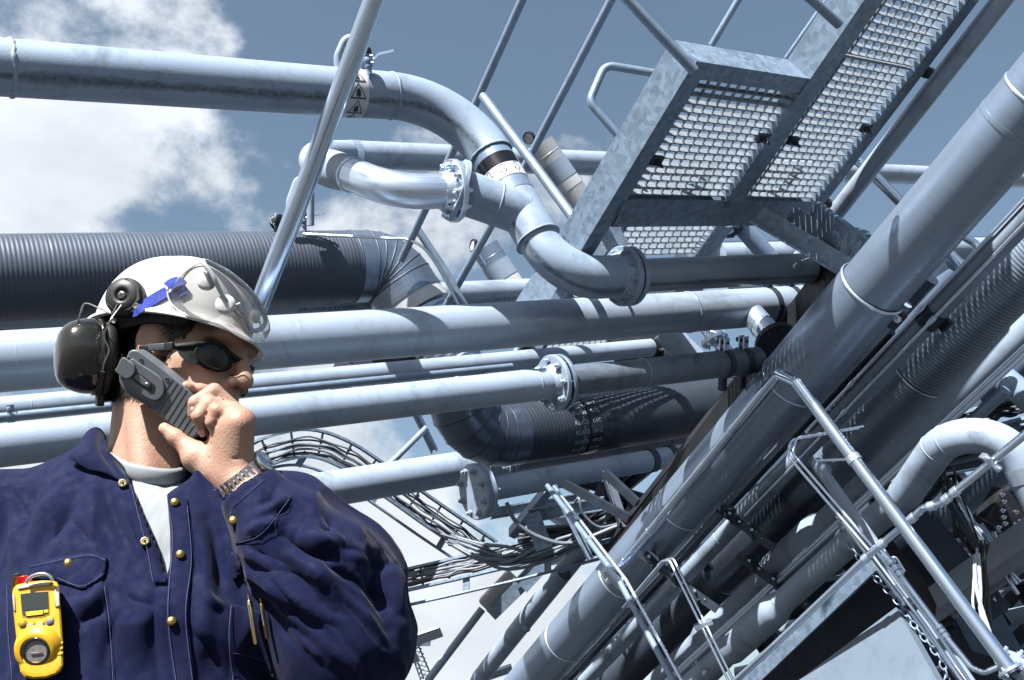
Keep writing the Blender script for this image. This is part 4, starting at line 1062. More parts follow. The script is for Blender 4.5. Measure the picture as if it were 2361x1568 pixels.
t = thing('process_pipe', 'pale pipe passing behind the painted pipe near the right edge', 'pipe', P(2361, 890, 7.0))
pipe('pipe', [P(2150, 965, 7.4), P(2420, 880, 6.8)], .085, PAINT, t, 28)

# ------------------------------------------------------------------ cable ladders
def ladder(label, path, wdir, width, ncab, m=GALV, rung=.24, cab=CABLE, tube_off=None):
    t = thing('cable_ladder', label, 'cable ladder', path[0]); fr = frames(path); wd = Vector(wdir).normalized()
    L = [0]
    for i in range(1, len(path)): L.append(L[-1] + (path[i] - path[i - 1]).length)
    def at(s):
        i = max(j for j in range(len(L)) if L[j] <= s); i = min(i, len(path) - 2); k = (s - L[i]) / (L[i + 1] - L[i]); return path[i].lerp(path[i + 1], k), (path[i + 1] - path[i]).normalized()
    for s in (-1, 1):                                   # side rails as swept C sections
        V = []; Fc = []; prof = [(-.035, 0), (.035, 0), (.035, .022), (.028, .022), (.028, .006), (-.028, .006), (-.028, .022), (-.035, .022)]
        for p, T, u, w in fr:
            n = T.cross(wd).normalized(); x = n.cross(T).normalized()
            for a, b in prof: V.append(p + x * (s * (width / 2 - b)) + n * a)
        k = len(prof)
        for i in range(len(fr) - 1):
            for j in range(k): Fc.append((i * k + j, i * k + (j + 1) % k, (i + 1) * k + (j + 1) % k, (i + 1) * k + j))
        build('side_rail', (V, Fc), m, t, smooth=False)
    n = int(L[-1] / rung)
    for i in range(n):
        p, T = at((i + .5) * L[-1] / n); nn = T.cross(wd).normalized(); x = nn.cross(T).normalized()
        pipe('rung', [p - x * width * .48 - nn * .02, p + x * width * .48 - nn * .02], .011, m, t, 10)
        if i % 3 == 1:
            pipe('strap', [p + x * width * .2 - nn * .03, p + x * width * .2 + nn * .05], .016, BLACK, t, 8)
    for c in range(ncab):
        off = random.uniform(-.40, .40) * width; up = random.uniform(.0, .03); pts = []
        for i in range(0, 26):
            p, T = at(L[-1] * i / 25 * .999); nn = T.cross(wd).normalized(); x = nn.cross(T).normalized()
            pts.append(p + x * (off + random.gauss(0, .008)) + nn * (up + random.gauss(0, .004)))
        pipe('cable', spl(pts, 2), random.uniform(.007, .014), cab if c % 3 else CABLE_B, t, 8)
    if tube_off is not None:
        pipe('edge_tube', [p + Vector(tube_off) for p in path], .014, m, t, 12)
        for i in range(0, n, 3):
            p, T = at((i + .2) * L[-1] / n); build('tube_bracket', box_vf(axisM(p + Vector(tube_off) * .72, Vector(tube_off), T), .03, .006, Vector(tube_off).length * .32, .002), m, t, smooth=False)
lw = UP * .70 + RT * .42 + FW * .35
ladder('curved cable ladder arching from behind the forearm down to the right', spl([P(520, 1085, 8.9), P(620, 1040, 9.0), P(715, 1022, 9.2), P(800, 1050, 9.3), P(900, 1117, 9.4), P(1000, 1188, 9.5), P(1130, 1275, 9.6)], 6), lw, .27, 9, tube_off=-lw.normalized() * .24)
lw2 = UP * .9 + FW * .35
ladder('straight cable ladder rising to the right below the lagged duct', [P(880, 1350, 8.8), P(1040, 1314, 8.7), P(1200, 1276, 8.6), P(1440, 1212, 8.4)], lw2, .20, 12, tube_off=-lw2.normalized() * .22)
ladder('cable ladder running to the right edge behind the U-bend', [P(2050, 1045, 6.6), P(2200, 985, 6.4), P(2420, 925, 6.1)], UP * .9 + FW * .35, .16, 9, tube_off=-UP * .14, cab=CABLE_B)
ladder('lower dark cable ladder behind the painted pipe at right', [P(1990, 1110, 7.0), P(2180, 1050, 6.7), P(2420, 990, 6.4)], UP * .9 + FW * .35, .14, 7, cab=CABLE_B)
cables('cable_loop', 'single grey cable sagging below the closed-end pipe', [(1168, 1159, 7.4), (1190, 1203, 7.4), (1242, 1238, 7.4), (1317, 1252, 7.4), (1423, 1213, 7.4)], 1, .0, .013, CABLE)
cables('cable_loop', 'short grey cable loop left of the black beam', [(1325, 1160, 7.6), (1335, 1150, 7.5), (1345, 1185, 7.5), (1380, 1215, 7.5), (1425, 1208, 7.5)], 1, .0, .012, CABLE)
cables('cable_bundle', 'tangle of grey cables sweeping off the straight ladder', [(1040, 1240, 8.3), (1110, 1275, 8.2), (1180, 1290, 8.1), (1270, 1280, 8.0), (1390, 1215, 7.9)], 16, .035, .013, CABLE)
cables('cable_bundle', 'dark cables bunched at the black beam', [(1200, 1225, 8.6), (1290, 1235, 8.4), (1370, 1215, 8.2), (1440, 1180, 8.0)], 14, .05, .011, CABLE_B)
# hanging struts and brackets around the ladders
plate('strut', 'thin square strut rising left of the lagged elbow', P(950, 935, 9.2), P(1002, 1040, 9.3), RT, .09, .06, GALV, 'U')
tag(pipe('strut', [P(870, 1100, 9.2), P(985, 985, 9.2)], .028, PAINT), 'round brace leaning against the thin square strut', 'strut')
plate('strut', 'galvanised channel strut under the closed-end pipe', P(1180, 1230, 8.2), P(1275, 1115, 7.9), RT, .10, .06, GALV, 'U')
plate('strut', 'pale channel strut left of the black beam', P(1275, 1120, 7.3), P(1362, 1290, 7.2), RT, .07, .05, GALV, 'U')
plate('support_bracket', 'steel angle brace from closed-end pipe to black beam', P(1300, 1115, 7.2), P(1450, 1195, 7.0), UP, .04, .06, DARK_S, 'box')
plate('support_bracket', 'second steel angle brace above the first', P(1395, 1090, 7.3), P(1470, 1160, 7.1), UP, .04, .06, DARK_S, 'box')
plate('support_bracket', 'upright angle brace meeting the black beam', P(1400, 1090, 7.6), P(1440, 1210, 7.3), RT, .08, .08, DARK_S, 'L')
plate('support_bracket', 'perforated bracket plate at the end of the straight ladder', P(1220, 1190, 7.7), P(1395, 1160, 7.6), UP, .05, .10, GALV, 'U')
plate('support_bracket', 'small bracket plate hanging from the perforated one', P(1225, 1185, 7.6), P(1255, 1265, 7.6), RT, .02, .13, GALV, 'box')
plate('strut', 'rear galvanised rail behind the closed-end pipe', P(1130, 1185, 9.2), P(1330, 1150, 9.0), UP, .05, .10, GALV, 'U')
# ------------------------------------------------------------------ lamps
t = thing('lamp_post', 'street-type lamp on a tilted pole below the straight ladder', 'lamp post', P(960, 1600, 9.0))
pipe('pole', [P(940, 1630, 9.0), P(1112, 1404, 9.2)], .036, PAINT, t, 20)
M = axisM(P(1150, 1362, 9.2), P(1195, 1318, 9.2) - P(1112, 1404, 9.2), FW)
build('lamp_head', box_vf(M, .06, .075, .20, .03), mat('white_lamp', (.78, .8, .83), .4, 0, .03, 3), t)
beam('lamp_arm', P(1132, 1418, 9.1), P(1212, 1340, 9.05), UP, .02, .12, GALV, t, 'box'); beam('lamp_arm', P(1200, 1352, 9.0), P(1250, 1298, 8.95), UP, .025, .16, GALV, t, 'U')
def mast():
    b = P(1003, 1625, 62); top = P(948, 1478, 62); b = b + (b - top) * 0.05
    t = thing('floodlight_mast', 'distant lattice floodlight mast beside the elbow', 'floodlight mast', b); m = PAINT
    off = [RT * .35 + FW * .3, RT * -.35 + FW * .3, FW * -.4]
    n = 14
    for o in off: pipe('leg', [b + o * 1.3, top + o * .8], .05, m, t, 8)
    for k in range(n):
        for i in range(3):
            p = b.lerp(top, k / n) + off[i] * 1.2; q = b.lerp(top, (k + 1) / n) + off[(i + 1) % 3] * 1.1
            pipe('brace', [p, q], .028, m, t, 6)
    build('head_frame', box_vf(axisM(top, RT, UP), .25, .25, 1.2, .03), GALV, t, smooth=False)
    for k, (px_, py_, w_) in enumerate(((985, 1466, .9), (930, 1486, .8), (938, 1520, .7))):
        c = P(px_, py_, 61); M = axisM(c, -UP * .5 - FW * .8 + RT * .2, RT + UP * .3)
        build('floodlight', box_vf(M, w_, .45, .10, .05), GALV_L, t, smooth=False); pipe('lamp_bracket', [top, c], .06, DARK_S, t, 8)
mast()
plate('far_beam', 'thin dark beam at the bottom edge between column and clad pipe', P(1085, 1572, 12), P(1180, 1540, 12), UP, .1, .08, DARK_S, 'box')
plate('far_beam', 'pale beam end seen between the diagonal pipes at the bottom', P(1310, 1480, 9.5), P(1480, 1400, 9.0), UP, .06, .09, GALV, 'U')

# more lines and steel packed between the diagonal pipes
for lab, a_, y0_, y1_, r_, m_ in (('thin pale conduit just below the ribbed lagged pipe', (2130, 925, 5.35), 700, 1760, .026, PAINT), ('thin dark conduit between ribbed pipe and painted pipe', (2075, 1000, 5.7), 720, 1760, .034, STEEL_D),
        ('polished small-bore line under the painted pipe with reducer', (2060, 1085, 5.15), 800, 1760, .016, STAIN_S), ('second polished small-bore line lower under the painted pipe', (1985, 1165, 5.3), 800, 1760, .013, STAIN_S),
        ('dark small-bore pipe beside the lower painted pipe', (1905, 1275, 5.6), 900, 1760, .030, STEEL_D), ('thin grey pipe hugging the right of the broad clad pipe', (1830, 985, 5.45), 700, 1760, .028, PAINT),
        ('dark conduit hugging the grey thin pipe by the broad clad pipe', (1760, 1075, 5.9), 760, 1760, .036, DARK_S)):
    straight('conduit_line', lab, a_, y0_, y1_, r_, m_, 'conduit', seg=16)
for k, (px_, py_) in enumerate(((1690, 1190), (1850, 1010), (1560, 1330), (2040, 1010), (1790, 1340), (1960, 1100))):
    t = thing('pipe_support', ('steel pipe support under the instrument pipe, centre', 'steel pipe support nearest the handrail bend', 'steel pipe support near the guide rail tee', 'steel pipe support under the ribbed lagged pipe', 'steel pipe support between the two swollen pipes', 'steel pipe support beside the thin bent tubes')[k], 'pipe support', P(px_, py_, 5.9))
    beam('cross_bar', P(px_ - 90, py_ - 60, 6.0), P(px_ + 95, py_ + 75, 5.8), FW, .05, .06, DARK_S, t, 'U', .006)
    for q_ in (-55, 0, 50):
        c_ = P(px_ + q_, py_ + q_ * .75, 5.85); build('saddle', box_vf(axisM(c_, d2, UP), .05, .035, .012, .004), DARK_S, t, smooth=False)
        for s_ in (-1, 1): inst('bolt', BOLT, axisM(c_ + (RT * .7 - UP * .6) * .04 * s_ - FW * .03, -FW) @ Matrix.Diagonal((.018, .018, .03, 1)), t)
t = thing('brace_tower', 'dark braced frame carrying the cross-going pipes at the black beam', 'frame', P(1400, 1300, 7.8)); random.seed(5)
for a_, b_ in (((1290, 1095, 7.9), (1480, 1150, 7.6)), ((1300, 1240, 8.1), (1500, 1075, 7.6)), ((1350, 1080, 8.0), (1335, 1300, 8.0)), ((1430, 1060, 7.8), (1455, 1230, 7.7)), ((1250, 1170, 8.4), (1420, 1290, 8.0)), ((1395, 1120, 7.4), (1300, 1330, 7.7)), ((1230, 1300, 8.3), (1440, 1255, 7.9))):
    beam('frame_member', P(a_[0], a_[1], a_[2] + .9), P(b_[0], b_[1], b_[2] + .9), UP, .07, .09, DARK_S, t, random.choice(['L', 'U']), .01)
# ================================================================== the man
from mathutils.bvhtree import BVHTree
from mathutils import geometry as mgeo
class Vol:
    """signed-distance volume on a grid, smooth unions, meshed with surface nets"""
    def __init__(s, lo, hi, h):
        s.lo = np.array(lo, np.float32); s.h = h; s.n = np.ceil((np.array(hi) - np.array(lo)) / h).astype(int) + 1
        s.D = np.full(s.n, .2, np.float32)
        s.ax = [s.lo[i] + np.arange(s.n[i], dtype=np.float32) * h for i in range(3)]
    def sub_(s, lo, hi):
        sl = []
        for i in range(3):
            a = max(0, int(math.floor((lo[i] - s.lo[i]) / s.h))); b = min(s.n[i], int(math.ceil((hi[i] - s.lo[i]) / s.h)) + 1)
            if b <= a: return None
            sl.append(slice(a, b))
        return tuple(sl)
    def op(s, f, lo, hi, k, mode='add'):
        m = max(k, .004) * 1.3 + 3 * s.h; sl = s.sub_([x - m for x in lo], [x + m for x in hi])
        if sl is None: return
        X = s.ax[0][sl[0]][:, None, None]; Y = s.ax[1][sl[1]][None, :, None]; Z = s.ax[2][sl[2]][None, None, :]
        b = f(X, Y, Z); a = s.D[sl]
        if mode == 'add':
            hh = np.clip(.5 + .5 * (a - b) / k, 0, 1); s.D[sl] = a * (1 - hh) + b * hh - k * hh * (1 - hh)
        else:
            b = -b; hh = np.clip(.5 + .5 * (b - a) / k, 0, 1); s.D[sl] = a * (1 - hh) + b * hh + k * hh * (1 - hh)
    def cap(s, a, b, ra, rb=None, k=.01, mode='add'):
        a = np.array(a, np.float32); b = np.array(b, np.float32); rb = ra if rb is None else rb; ba = b - a; bb = max(1e-9, float(ba @ ba)); R_ = max(ra, rb)
        def f(X, Y, Z):
            px, py, pz = X - a[0], Y - a[1], Z - a[2]
            h = np.clip((px * ba[0] + py * ba[1] + pz * ba[2]) / bb, 0, 1)
            return np.sqrt((px - ba[0] * h) ** 2 + (py - ba[1] * h) ** 2 + (pz - ba[2] * h) ** 2) - (ra + (rb - ra) * h)
        s.op(f, np.minimum(a, b) - R_, np.maximum(a, b) + R_, k, mode)
    def ell(s, c, r, rot=None, k=.01, mode='add'):
        c = np.array(c, np.float32); r = np.array(r, np.float32); Mx = np.array(rot.to_3x3().transposed() if rot is not None else Matrix.Identity(3), np.float32); R_ = float(r.max())
        def f(X, Y, Z):
            px, py, pz = X - c[0], Y - c[1], Z - c[2]
            q = [Mx[i, 0] * px + Mx[i, 1] * py + Mx[i, 2] * pz for i in range(3)]
            k0 = np.sqrt(sum((q[i] / r[i]) ** 2 for i in range(3))); k1 = np.sqrt(sum((q[i] / r[i] ** 2) ** 2 for i in range(3))) + 1e-6
            return k0 * (k0 - 1) / k1
        s.op(f, c - R_, c + R_, k, mode)
    def chain(s, pts, rad, k=.006):
        for i in range(len(pts) - 1): s.cap(pts[i], pts[i + 1], rad[i], rad[i + 1], k)
    def mesh(s):
        D = s.D; S_ = D < 0; nx, ny, nz = D.shape
        c = [S_[i:nx - 1 + i, j:ny - 1 + j, k:nz - 1 + k] for i in (0, 1) for j in (0, 1) for k in (0, 1)]
        anyin = c[0].copy(); allin = c[0].copy()
        for q in c[1:]: anyin |= q; allin &= q
        act = anyin & ~allin; idx = np.argwhere(act); vid = np.full(act.shape, -1, np.int32); vid[act] = np.arange(len(idx), dtype=np.int32)
        acc = np.zeros((len(idx), 3)); cnt = np.zeros(len(idx))
        off = [(i, j, k) for i in (0, 1) for j in (0, 1) for k in (0, 1)]
        for a in range(8):
            for b in range(a + 1, 8):
                df = [off[b][t] - off[a][t] for t in range(3)]
                if sum(abs(x) for x in df) != 1: continue
                va = D[idx[:, 0] + off[a][0], idx[:, 1] + off[a][1], idx[:, 2] + off[a][2]]; vb = D[idx[:, 0] + off[b][0], idx[:, 1] + off[b][1], idx[:, 2] + off[b][2]]
                m = (va < 0) != (vb < 0); t = np.where(m, va / np.where(m, va - vb, 1), 0)
                for ax in range(3): acc[:, ax] += np.where(m, off[a][ax] + t * df[ax], 0)
                cnt += m
        V = (idx + acc / cnt[:, None]) * s.h + s.lo
        Fs = []
        for ax in range(3):
            u, v = (ax + 1) % 3, (ax + 2) % 3
            sl0 = [slice(None)] * 3; sl1 = [slice(None)] * 3; sl0[ax] = slice(0, -1); sl1[ax] = slice(1, None)
            e = S_[tuple(sl0)] != S_[tuple(sl1)]; ii = np.argwhere(e)
            ii = ii[(ii[:, u] > 0) & (ii[:, v] > 0) & (ii[:, u] < D.shape[u] - 1) & (ii[:, v] < D.shape[v] - 1)]
            q = []
            for du, dv in ((1, 1), (0, 1), (0, 0), (1, 0)):
                jj = ii.copy(); jj[:, u] -= du; jj[:, v] -= dv; q.append(vid[jj[:, 0], jj[:, 1], jj[:, 2]])
            q = np.stack(q, 1); ins = S_[ii[:, 0], ii[:, 1], ii[:, 2]]
            q[~ins] = q[~ins][:, ::-1]; Fs.append(q[(q >= 0).all(1)])
        return V, np.concatenate(Fs)
def vnormals(V, Fq):
    n = np.zeros_like(V); d1_ = V[Fq[:, 2]] - V[Fq[:, 0]]; d2_ = V[Fq[:, 3]] - V[Fq[:, 1]]; fn = np.cross(d1_, d2_)
    for i in range(4): np.add.at(n, Fq[:, i], fn)
    return n / (np.linalg.norm(n, axis=1)[:, None] + 1e-12)
def relax(V, Fq, it=2, f=.5):
    for _ in range(it):
        a = np.zeros_like(V); c = np.zeros(len(V))
        for i in range(4):
            j = (i + 1) % 4; np.add.at(a, Fq[:, i], V[Fq[:, j]]); np.add.at(a, Fq[:, j], V[Fq[:, i]]); np.add.at(c, Fq[:, i], 1); np.add.at(c, Fq[:, j], 1)
        V = V + f * (a / c[:, None] - V)
    return V
def largest(V, Fq):
    """keep the biggest connected piece"""
    lab = np.arange(len(V))
    while True:
        m = lab[Fq].min(1); new = lab.copy()
        for i in range(4): np.minimum.at(new, Fq[:, i], m)
        new = new[new]
        if (new == lab).all(): break
        lab = new
    u, c = np.unique(lab, return_counts=True); keep = lab == u[c.argmax()]; mp = -np.ones(len(V), int); mp[keep] = np.arange(keep.sum())
    return V[keep], mp[Fq[keep[Fq[:, 0]]]]

ALB[0] = .60
# ---- skin, cloth and gear materials
def skin_extra(k, c, ob, uv, b):
    n = k.noise(ob, 18, 5, .65); c = k.mix(k.mapr(n, .45, .75, 0, .55), c, (.30, .115, .075))
    n2 = k.noise(ob, 420, 3, .6); return k.mix(k.mapr(n2, .60, .80, 0, .35), c, (.20, .095, .062))
SKIN = mat('skin', (.52, .325, .235), .52, 0, .10, 12, bump=.34, bscale=260, spec=.38, sss=.06, extra=skin_extra)
def cloth_extra(k, c, ob, uv, b):
    n = k.noise(ob, 9, 6, .6); return k.mix(k.mapr(n, .40, .75, 0, .35), c, (.0042, .0070, .030))
NAVY = mat('navy_cotton', (.0050, .0085, .043), .85, 0, .12, 30, bump=.28, bscale=800, spec=.15, sheen=.05, extra=cloth_extra)
TEE = mat('white_cotton', (.34, .37, .39), .9, 0, .04, 30, bump=.25, bscale=700, spec=.2)
HELM = mat('helmet_plastic', (.74, .74, .725), .34, 0, .03, 9, spec=.5, bump=.02, dirt=.06)
HELM_IN = mat('helmet_lining', (.020, .022, .020), .7, 0, .2, 40)
MUFF = mat('gloss_black_plastic', (.014, .015, .011), .14, 0, .1, 8, coat=.4)
SOFT = mat('soft_black', (.017, .017, .017), .5, 0, .15, 20)
GREYP = mat('grey_plastic', (.165, .185, .21), .42, 0, .05, 8, bump=.08, bscale=600)
GREYD = mat('dark_grey_plastic', (.075, .088, .108), .45, 0, .05, 8)
BLUE = mat('blue_webbing', (.012, .045, .42), .7, 0, .06, 60, bump=.4, bscale=700)
HAIR = mat('dark_hair', (.018, .013, .010), .42, 0, .3, 60)
BRASS = mat('brass', (.20, .135, .042), .36, .95, .1, 90)
STEELW = mat('watch_steel', (.72, .73, .74), .18, .95, .05, 30)
GOLD = mat('gold_ring', (.85, .62, .28), .15, 1.0, .0)
YELLOW = mat('yellow_rubber', (.72, .40, .010), .45, 0, .10, 25, bump=.05, dirt=.25)
def glass_mat(nm='clear_vinyl', tint=(.90, .90, .89)):
    m = bpy.data.materials.new(nm); m.use_nodes = True; k = NT(m); k.N.clear()
    o = k.node('ShaderNodeOutputMaterial'); mx = k.node('ShaderNodeMixShader'); mx2 = k.node('ShaderNodeMixShader'); tr = k.node('ShaderNodeBsdfTransparent'); tr.inputs[0].default_value = (*tint, 1)
    gl = k.node('ShaderNodeBsdfGlossy'); gl.inputs['Roughness'].default_value = .10; df = k.node('ShaderNodeBsdfTranslucent'); df.inputs[0].default_value = (.75, .76, .78, 1)
    fr = k.node('ShaderNodeFresnel'); fr.inputs[0].default_value = 1.45
    tc = k.node('ShaderNodeTexCoord'); bp = k.node('ShaderNodeBump'); bp.inputs['Strength'].default_value = .3; bp.inputs['Distance'].default_value = .004
    n = k.noise(tc.outputs['Object'], 24, 4); k.L.new(n, bp.inputs['Height']); k.L.new(bp.outputs[0], gl.inputs['Normal']); k.L.new(bp.outputs[0], fr.inputs['Normal'])
    k.L.new(k.mapr(n, .3, .7, .10, .26), mx2.inputs[0]); k.L.new(tr.outputs[0], mx2.inputs[1]); k.L.new(df.outputs[0], mx2.inputs[2])
    k.L.new(k.math('ADD', k.math('MULTIPLY', fr.outputs[0], .8), .03, clamp=True), mx.inputs[0]); k.L.new(mx2.outputs[0], mx.inputs[1]); k.L.new(gl.outputs[0], mx.inputs[2]); k.L.new(mx.outputs[0], o.inputs[0]); return m
VINYL = glass_mat()
GLENS = glass_mat('goggle_lens', (.62, .64, .66))
FRAME = mat('matt_black_frame', (.008, .008, .008), .55, 0, 0, spec=.2)
LENS = mat('dark_lens', (.006, .006, .007), .08, 0, 0, spec=.35)

# ---- head frame
YAW, NOD = 17, 10
RH = Matrix.Rotation(R(-YAW), 4, 'Z') @ Matrix.Rotation(R(NOD), 4, 'Y')
NOSE = Vector((.116, 0, -.022)); v_ = RH @ NOSE
HO = P(566, 884, 1.52 + v_.dot(FW)) - v_
HM = Matrix.Translation(HO) @ RH; HI = HM.inverted()
def hl(x, y, z): return HM @ Vector((x, y, z))
def rayhit(px, py, bvh, off=0.0):
    d = (P(px, py, 1) - CAMP).normalized(); h = bvh.ray_cast(CAMP, d)
    if h[0] is None: return None
    n = h[1]; n = n if n.dot(d) < 0 else -n
    return h[0] + n * off
def bvh_of(V, Fq): return BVHTree.FromPolygons([tuple(v) for v in V], [tuple(f) for f in Fq])
def person():
    root = thing('person', 'worker in navy jacket and white hard hat holding a grey handset to his ear', 'person', (-.50, 1.42, 0))
    B = Vol((-1.02, .95, 1.02), (-.30, 1.70, 1.78), .0025)
    e = lambda c, r, k=.012, mode='add': B.ell(hl(*c), r, RH, k, mode)
    c = lambda a, b, ra, rb=None, k=.012, mode='add': B.cap(hl(*a), hl(*b), ra, rb, k, mode)
    e((-.018, 0, .045), (.094, .074, .082), .01); e((.030, 0, -.012), (.062, .060, .084), .02)
    for s in (-1, 1):
        c((-.012, s * .052, -.045), (.058, s * .020, -.092), .020, .017, .022)
        e((.052, s * .043, -.006), (.030, .022, .020), .018); e((.070, s * .034, .022), (.016, .018, .012), .010, 'sub')
        e((.062, s * .030, -.050), (.026, .022, .028), .018)
    e((.076, 0, -.092), (.018, .024, .017), .015)
    c((.082, -.034, .043), (.082, .034, .043), .014, .014, .014)
    c((.090, 0, .030), (.112, 0, -.016), .0095, .0125, .010); e((.1135, 0, -.020), (.0125, .0125, .0115), .006)
    for s in (-1, 1): e((.1005, s * .0130, -.0255), (.0115, .0085, .0095), .005)
    for s in (-1, 1): e((.1075, s * .0072, -.0355), (.0075, .0046, .0060), .003, 'sub')
    e((.086, 0, -.045), (.016, .026, .018), .010); c((.0955, -.019, -.0545), (.0955, .019, -.0545), .0068, .0068, .006); c((.094, -.018, -.067), (.094, .018, -.067), .0080, .0080, .006)
    c((.106, -.024, -.0607), (.106, .024, -.0607), .0022, .0022, .003, 'sub')
    # ear on the camera side, with rim and hollow
    for s in (-1, 1):
        B.ell(hl(-.014, s * .074, .010), (.020, .010, .034), RH @ Matrix.Rotation(R(-s * 18), 4, 'Z') @ Matrix.Rotation(R(-12), 4, 'Y'), .006)
        B.ell(hl(-.010, s * .086, .008), (.012, .006, .022), RH, .004, 'sub')
    # neck and shoulders
    nb = P(338, 1085, 1.475); B.cap(hl(-.040, 0, -.04), nb + Vector((0, .03, -.03)), .058, .066, .03); B.cap(hl(.005, 0, -.075), nb + Vector((.02, -.015, -.02)), .042, .050, .03)
    B.cap(hl(-.03, -.048, -.06), nb + Vector((.02, -.06, -.02)), .016, .016, .02)
    sh = P(600, 1230, 1.52); el = P(800, 1470, 1.30); wr = HW(680, 1250)
    B.cap(nb + Vector((0, .03, -.06)), sh, .07, .055, .04); B.cap(sh, el, .050, .045, .03); B.cap(el, P(600, 1165, 1.345), .042, .032, .02)
    # hand (crop coordinates of the palm view)
    H = HW
    B.cap(P(600, 1165, 1.345), H(800, 1190, -.01), .030, .027, .012); B.ell(H(800, 1190, -.012), (.034, .020, .03), Matrix.Rotation(R(-35), 4, 'Y'), .012)
    B.cap(H(790, 1150, -.012), H(830, 640, -.02), .0235, .021, .014); B.cap(H(680, 1120, -.008), H(700, 700, -.012), .022, .019, .016)     # heel of the palm, back edge
    B.cap(H(600, 1060, -.002), H(620, 820, .004), .020, .016, .014); B.cap(H(850, 620, -.012), H(760, 520, -.004), .019, .015, .010)
    B.cap(H(560, 1120, .0), H(380, 980, .002), .0235, .0205, .012); B.cap(H(380, 980, .002), H(290, 890, .006), .0195, .0130, .008)           # thenar
    B.chain([H(290, 890, .006), H(160, 780, .008), H(50, 690, .010)], [.0130, .0112, .0088], .005)                                           # thumb
    B.chain([H(770, 480, .040), H(560, 320, .036), H(420, 285, .026), H(300, 262, .018)], [.0115, .0105, .0090, .0074], .003)                # index
    B.chain([H(780, 500, .020), H(565, 300, .014), H(370, 420, -.004), H(350, 540, .0)], [.0118, .0112, .0100, .0085], .0028)               # middle
    B.chain([H(790, 520, .006), H(515, 430, -.004), H(405, 560, -.012), H(445, 715, -.002)], [.0118, .0108, .0100, .0078], .0026)              # ring
    B.chain([H(800, 545, -.010), H(590, 505, -.018), H(545, 620, -.020), H(600, 760, -.008)], [.0118, .0104, .0096, .0078], .0026)           # little
    for a, b in (((300, 262, .012), (268, 240, .010)),): B.cap(H(*a), H(*b), .0066, .0060, .002)
    # creases
    for a, b, r_ in (((530, 1090, -.024), (545, 850, -.018), .0016), ((700, 600, -.028), (800, 575, -.036), .0010), ((770, 1010, -.036), (900, 985, -.036), .0009), ((620, 660, -.026), (500, 600, -.026), .0008)):
        B.cap(H(*a), H(*b), r_, r_, .003, 'sub')
    V, Fq = B.mesh(); V = relax(V, Fq, 2, .45); V, Fq = largest(V, Fq)
    bo = build('body', (V, Fq), SKIN, root)
    return root, V, Fq
def HW(cx_, cy_, dz=0.0):
    """hand point: palm-view crop pixel -> place, dz metres behind the palm's reference distance"""
    return P((640 + cx_ / 2.613) / 1.735, (1450 + cy_ / 2.613) / 1.735, 1.395 + dz)
MAN, BV, BF = person()
BODY = bvh_of(BV, BF)
# nails
def oval(name, c, n, up, a, b, th, m, parent):
    M = axisM(c, n, up); return build(name, lathe(M @ Matrix.Diagonal((a, b, 1, 1)), [(-th, .001), (-th, .9), (0, 1.0), (th, .85), (th * 1.2, .001)], 20), m, parent)
NAIL = mat('nail', (.70, .45, .36), .3, 0, .02)
for cx_, cy_, w in ((432, 728, 1.0), (346, 505, .8)):
    h = rayhit((640 + cx_ / 2.613) / 1.735, (1450 + cy_ / 2.613) / 1.735, BODY, .0002)
    if h: oval('finger_nail', h, (CAMP - h).normalized() + UP * -.25 - RT * .5, UP + RT * -.35, .0075 * w, .0050 * w, .0010, NAIL, MAN)

# ---- hair: close-cropped, many short strands on the back of the head, temple and nape
def hair():
    rng = np.random.default_rng(5); V = []; Fc = []
    loc = np.array([tuple(HI @ Vector(v)) for v in BV]); nn = vnormals(BV, BF)
    ln = nn @ np.array(HI.to_3x3()).T
    x, y, z = loc.T
    m = (z > -.075) & (z < .075) & (np.abs(y) < .1) & (x < .055)
    back = (x < -.012 + .012 * np.sin(z * 60)) & (z > -.075) & (loc[:, 0] ** 2 + loc[:, 1] ** 2 < .0135)
    temple = (z > .022) & (x < .040 + .35 * (z - .03)) & (x > -.03)
    side = (np.abs(y) > .05) & (x > -.02) & (x < .022) & (z > -.012)
    ear = (((x + .014) / .026) ** 2 + ((z - .010) / .040) ** 2 < 1) & (np.abs(y) > .060)
    sel = np.where(m & (back | temple | side) & ~ear)[0]
    cnt = 0
    for i in rng.choice(sel, min(len(sel) * 2, 9500)):
        p = BV[i] + rng.normal(0, .0012, 3); n = nn[i]; l = loc[i]
        fl = np.array(RH.to_3x3() @ Vector((-.55, 0, -.75))) + rng.normal(0, .28, 3); fl = fl - n * (fl @ n); fl /= np.linalg.norm(fl) + 1e-9
        Ln = rng.uniform(.008, .016); w = np.cross(fl, n) * rng.uniform(.00030, .00055); b = len(V)
        a0 = p + n * .0002; a1 = p + n * .0022 + fl * Ln * .5; a2 = p + n * .0026 + fl * Ln
        V += [a0 - w, a0 + w, a1 + w, a1 - w, a2]; Fc += [(b, b + 1, b + 2, b + 3), (b + 3, b + 2, b + 4)]
    o = build('hair', (np.array(V), Fc), HAIR, MAN, smooth=False); o['kind'] = 'stuff'
    # dense undercoat that follows the scalp
    keep = np.zeros(len(BV), bool); keep[sel] = True; f = BF[keep[BF].all(1)]; u, inv = np.unique(f, return_inverse=True)
    build('hair_undercoat', (BV[u] + nn[u] * .0012, inv.reshape(f.shape)), mat('hair_scalp', (.045, .030, .022), .7, 0, .4, 90, bump=.6, bscale=500), MAN)
hair()

